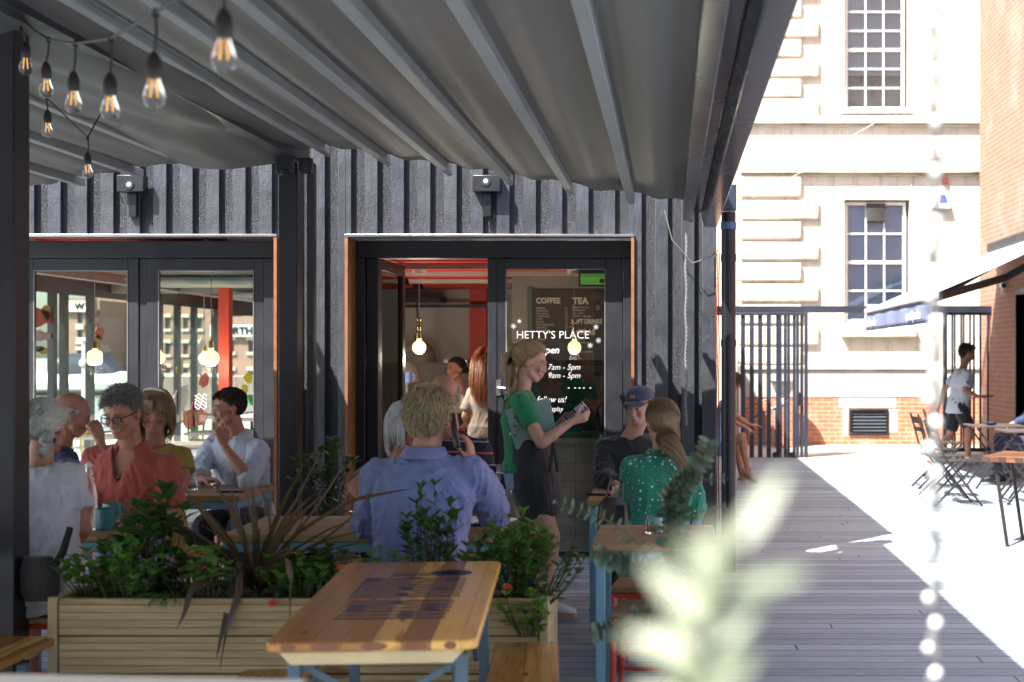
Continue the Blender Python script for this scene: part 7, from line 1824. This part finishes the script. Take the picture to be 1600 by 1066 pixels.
for i, pth in enumerate(paths):
    zf = [5.66, 5.60, 5.50, 5.44, 5.42, 5.40] if pth[-1][1] > 930 else [5.68, 5.69, 5.72, 5.74, 5.76]
    pts = smooth_pts([X(px, py, zf[min(k, len(zf)-1)]) for k, (px, py) in enumerate(pth)], 6); lb.strap(pts, rg.uniform(.028,.042), rnd=.95 if i == 2 else rg.random())
for i in range(16):
    a = rg.uniform(-.2, 3.3); e = rg.uniform(.8, 1.3); L_ = rg.uniform(.38,.62); d = V((math.cos(a)*math.cos(e)*1.2, rg.uniform(-.3,.2), math.sin(e))).normalized(); p = cb_+V((0,0,.04)); pts = []
    for k in range(12): pts.append(p.copy()); p = p + d*L_/11; d = (d+V((0,0,-.075))).normalized()
    lb.strap(pts, rg.uniform(.018,.028))
for i in range(34):
    a = rg.uniform(0, 6.28); L_ = rg.uniform(.20,.42); e = rg.uniform(.35,1.2); d = V((math.cos(a)*math.cos(e), math.sin(a)*math.cos(e)*.6, math.sin(e))); p = cb_+V((0,0,.04)); pts = []
    for k in range(9): pts.append(p.copy()); p = p + d*L_/8; d = (d+V((0,0,-.12))).normalized()
    lb.strap(pts, rg.uniform(.018,.030))
lb.done('leaves', ML_purp, T)
mb = MB(); mb.tube([cb_-V((0,0,.02)), cb_+V((0,0,.08))], .02, 8); obj('stem', mb, M_stem, T)
g_ = thing('grass_tuft', 'low dark thin grass tuft curling over the planter edge', 'plant', on_soil(270,5.58)); lb = LB(22)
for i in range(34):
    a = rg.uniform(3.4, 6.0); p = on_soil(272,5.57)+V((rg.uniform(-.05,.05),0,.0)); d = V((math.cos(a)*.7, math.sin(a)*.6, 1)).normalized(); pts = []
    L_ = rg.uniform(.12,.22)
    for k in range(8): pts.append(p.copy()); p = p+d*L_/7; d = (d+V((0,0,-.38))).normalized()
    lb.strap(pts, .005)
lb.done('blades', ML_dark, g_)
# potted plant by the wall
bush('tall glossy potted plant standing against the black wall behind the long oak table', V(((512-VX)/(F/9.1), 9.1, .48)), .60, .25, 22, ML_dark, .085, .040, 'oval', 15, 12)
p = V(((512-VX)/(F/9.1), 9.1, 0)); mb = MB(); mb.lathe([(.12,0),(.15,.02),(.18,.45),(.185,.48),(.165,.48),(.16,.44)], p, 24); single('plant_pot', mb, plain('charcoal_pot', (.04,.04,.042), .6), 'charcoal pot holding the glossy plant by the black wall', 'pot', p)
# eucalyptus sprays at right centre, in a pot below the frame
YE = 4.25; eb = X(1052,1100,YE); T = thing('eucalyptus', 'grey green round leaved eucalyptus sprays before the near right oak table', 'plant', V((eb.x,YE,.3))); lb = LB(31); st = MB()
def spray(pxs, rpx, dens, shape='round', y0=YE, y1=YE, base=True):
    pts = smooth_pts([X(px, py, y0+(y1-y0)*k/max(1,len(pxs)-1)) for k, (px, py) in enumerate(pxs)], 8); st.tube(pts, [.0035*(1-.7*k/(len(pts)-1)) for k in range(len(pts))], 6)
    cum = 0; last = 0
    for i in range(1, len(pts)):
        cum += (pts[i]-pts[i-1]).length
        if cum-last > dens:
            last = cum; d = (pts[i]-pts[i-1]).normalized(); t = i/len(pts)
            for s_ in (0, 1):
                ph = i*1.57+s_*math.pi+rg.uniform(-.4,.4); a = d.cross(V((0,0,1)) if abs(d.z) < .9 else V((1,0,0))).normalized(); b = a.cross(d); o = a*math.cos(ph)+b*math.sin(ph)
                L_ = 2*rpx/(F/YE)*rg.uniform(.75,1.1)*(1-.35*t)
                lb.leaf(pts[i], o+d*.35, d+V((rg.uniform(-.5,.5),-.6,rg.uniform(-.5,.5))), L_, L_*(.92 if shape == 'round' else .45), 'round' if shape == 'round' else 'oval', .2, .08)
spray([(1052,1105),(1052,1000),(1046,920),(1050,870),(1062,820),(1058,780),(1075,750),(1095,720),(1108,690)], 15, .0125)
spray([(1050,905),(1062,860),(1058,815),(1040,780),(1062,762),(1085,745)], 15, .0125)
spray([(1046,940),(1030,905),(1000,885),(965,880),(932,862)], 14, .014)
spray([(1040,1005),(1000,975),(965,985),(930,990)], 14, .014)
spray([(1052,870),(1040,800),(1052,760),(1070,745),(1090,735)], 13, .014)
spray([(1052,960),(1010,905),(975,880),(935,868)], 13, .020)
spray([(1020,910),(1005,860),(960,820),(915,800),(868,785)], 12, .022, 'oval')
spray([(1050,1010),(1010,965),(975,970),(935,985)], 14, .018)
spray([(1060,1040),(1085,990),(1050,965),(1010,950)], 12, .02)
spray([(1075,750),(1105,750),(1140,748)], 9, .03, 'oval'); spray([(1065,810),(1095,800),(1135,790)], 6, .022, 'oval')
obj('stems', st, M_stem, T, recalc=False); lb.done('foliage', ML_euc, T)
mb = MB(); mb.lathe([(.13,0),(.16,.03),(.19,.42),(.20,.45),(.18,.45),(.17,.40),(.02,.40)], (eb.x,YE,0), 24); single('plant_pot', mb, plain('terracotta_pot', (.32,.14,.08), .8), 'terracotta pot below the eucalyptus sprays', 'pot', (eb.x,YE,0))
mb = MB(); mb.tube([V((eb.x,YE,.38)), eb], .006, 8); o_ = obj('main_stem', mb, M_stem, T)
# blurred sunlit leaves close to the camera
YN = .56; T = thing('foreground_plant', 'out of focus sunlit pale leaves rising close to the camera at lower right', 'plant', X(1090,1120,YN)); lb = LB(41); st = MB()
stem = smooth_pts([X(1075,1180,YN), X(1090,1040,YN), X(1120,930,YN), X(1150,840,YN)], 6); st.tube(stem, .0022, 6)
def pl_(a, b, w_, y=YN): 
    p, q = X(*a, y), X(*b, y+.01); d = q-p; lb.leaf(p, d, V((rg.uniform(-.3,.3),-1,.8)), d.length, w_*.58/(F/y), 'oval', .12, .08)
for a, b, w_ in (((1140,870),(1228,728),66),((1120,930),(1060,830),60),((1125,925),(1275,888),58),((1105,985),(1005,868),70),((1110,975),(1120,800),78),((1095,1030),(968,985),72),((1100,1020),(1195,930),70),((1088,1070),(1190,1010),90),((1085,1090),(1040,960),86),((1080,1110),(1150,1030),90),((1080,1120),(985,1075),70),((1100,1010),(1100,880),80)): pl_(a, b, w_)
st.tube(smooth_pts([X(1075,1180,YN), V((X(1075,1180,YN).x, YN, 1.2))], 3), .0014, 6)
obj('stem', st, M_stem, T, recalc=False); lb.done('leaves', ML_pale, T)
pp_ = V((X(1075,1180,YN).x, YN, 1.02)); mb = MB(); mb.lathe([(.05,0),(.055,.01),(.07,.15),(.065,.15),(.06,.14),(.005,.13)], pp_, 20); single('plant_pot', mb, plain('white_pot', (.6,.6,.58), .5), 'small white pot of the out of focus plant, below the frame', 'pot', pp_)

# ---------------------------------------------------------------- trees behind the camera, and an added brick block that darkens the glass reflections
rb_ = thing('added_reflection_block', 'brick block added unseen behind the camera to darken reflections in the glass', 'building', (0,-16,0))
mb = MB(); ops = [(x, x+1.2, z, z+2) for x in range(-34, 30, 4) for z in (1,)]; wall_open(mb, -36, 32, 0, 5.2, -16.5, -16, ops); mb.box(-36, 32, -20, -17, 0, 5.1); obj('wall', mb, brick('reflection_block_brick', 'xz', (.30,.14,.09), (.22,.10,.07), (.3,.27,.23)), rb_)
def tree(x, y, h, label, seed):
    rg2 = random.Random(seed); T = thing('tree', label, 'tree', (x,y,0), 0, 'trees behind the camera'); mb = MB(); lb = LB(seed)
    mb.tube([(x,y,0),(x+.1,y,h*.3),(x,y+.1,h*.7)], [.22,.17,.08], 10)
    for i in range(10):
        a = rg2.uniform(0,6.28); z0_ = h*rg2.uniform(.3,.6); tip_ = V((x+math.cos(a)*h*.3, y+math.sin(a)*h*.3, z0_+h*rg2.uniform(.1,.3))); mb.tube([(x,y,z0_), V((x,y,z0_)).lerp(tip_,.5)+V((0,0,.2)), tip_], [.07,.05,.015], 6)
    obj('trunk', mb, M_tree, T)
    for i in range(2600):
        c = V((rg2.gauss(0,1), rg2.gauss(0,1), rg2.gauss(0,1))); c = c.normalized()*(rg2.random()**.4); p = V((x,y,h*.66))+V((c.x*h*.36, c.y*h*.36, c.z*h*.32))
        if noise.noise(p*.9) < -.18: continue
        lb.leaf(p, V((rg2.uniform(-1,1),rg2.uniform(-1,1),rg2.uniform(-1,.3))), V((rg2.uniform(-.5,.5),rg2.uniform(-.5,.5),1)), .34, .22)
    lb.done('crown', ML_mid, T)
for k, (x, y, h) in enumerate(((-16,-9,8),(-11,-11,9),(-6,-10,8.5),(-1.5,-12,9),(4,-11,8))): tree(x, y, h, ('broad green tree leftmost behind the camera','tall green tree second from the left behind the camera','green tree straight behind the camera left','tall green tree straight behind the camera','green tree right behind the camera')[k], 60+k)
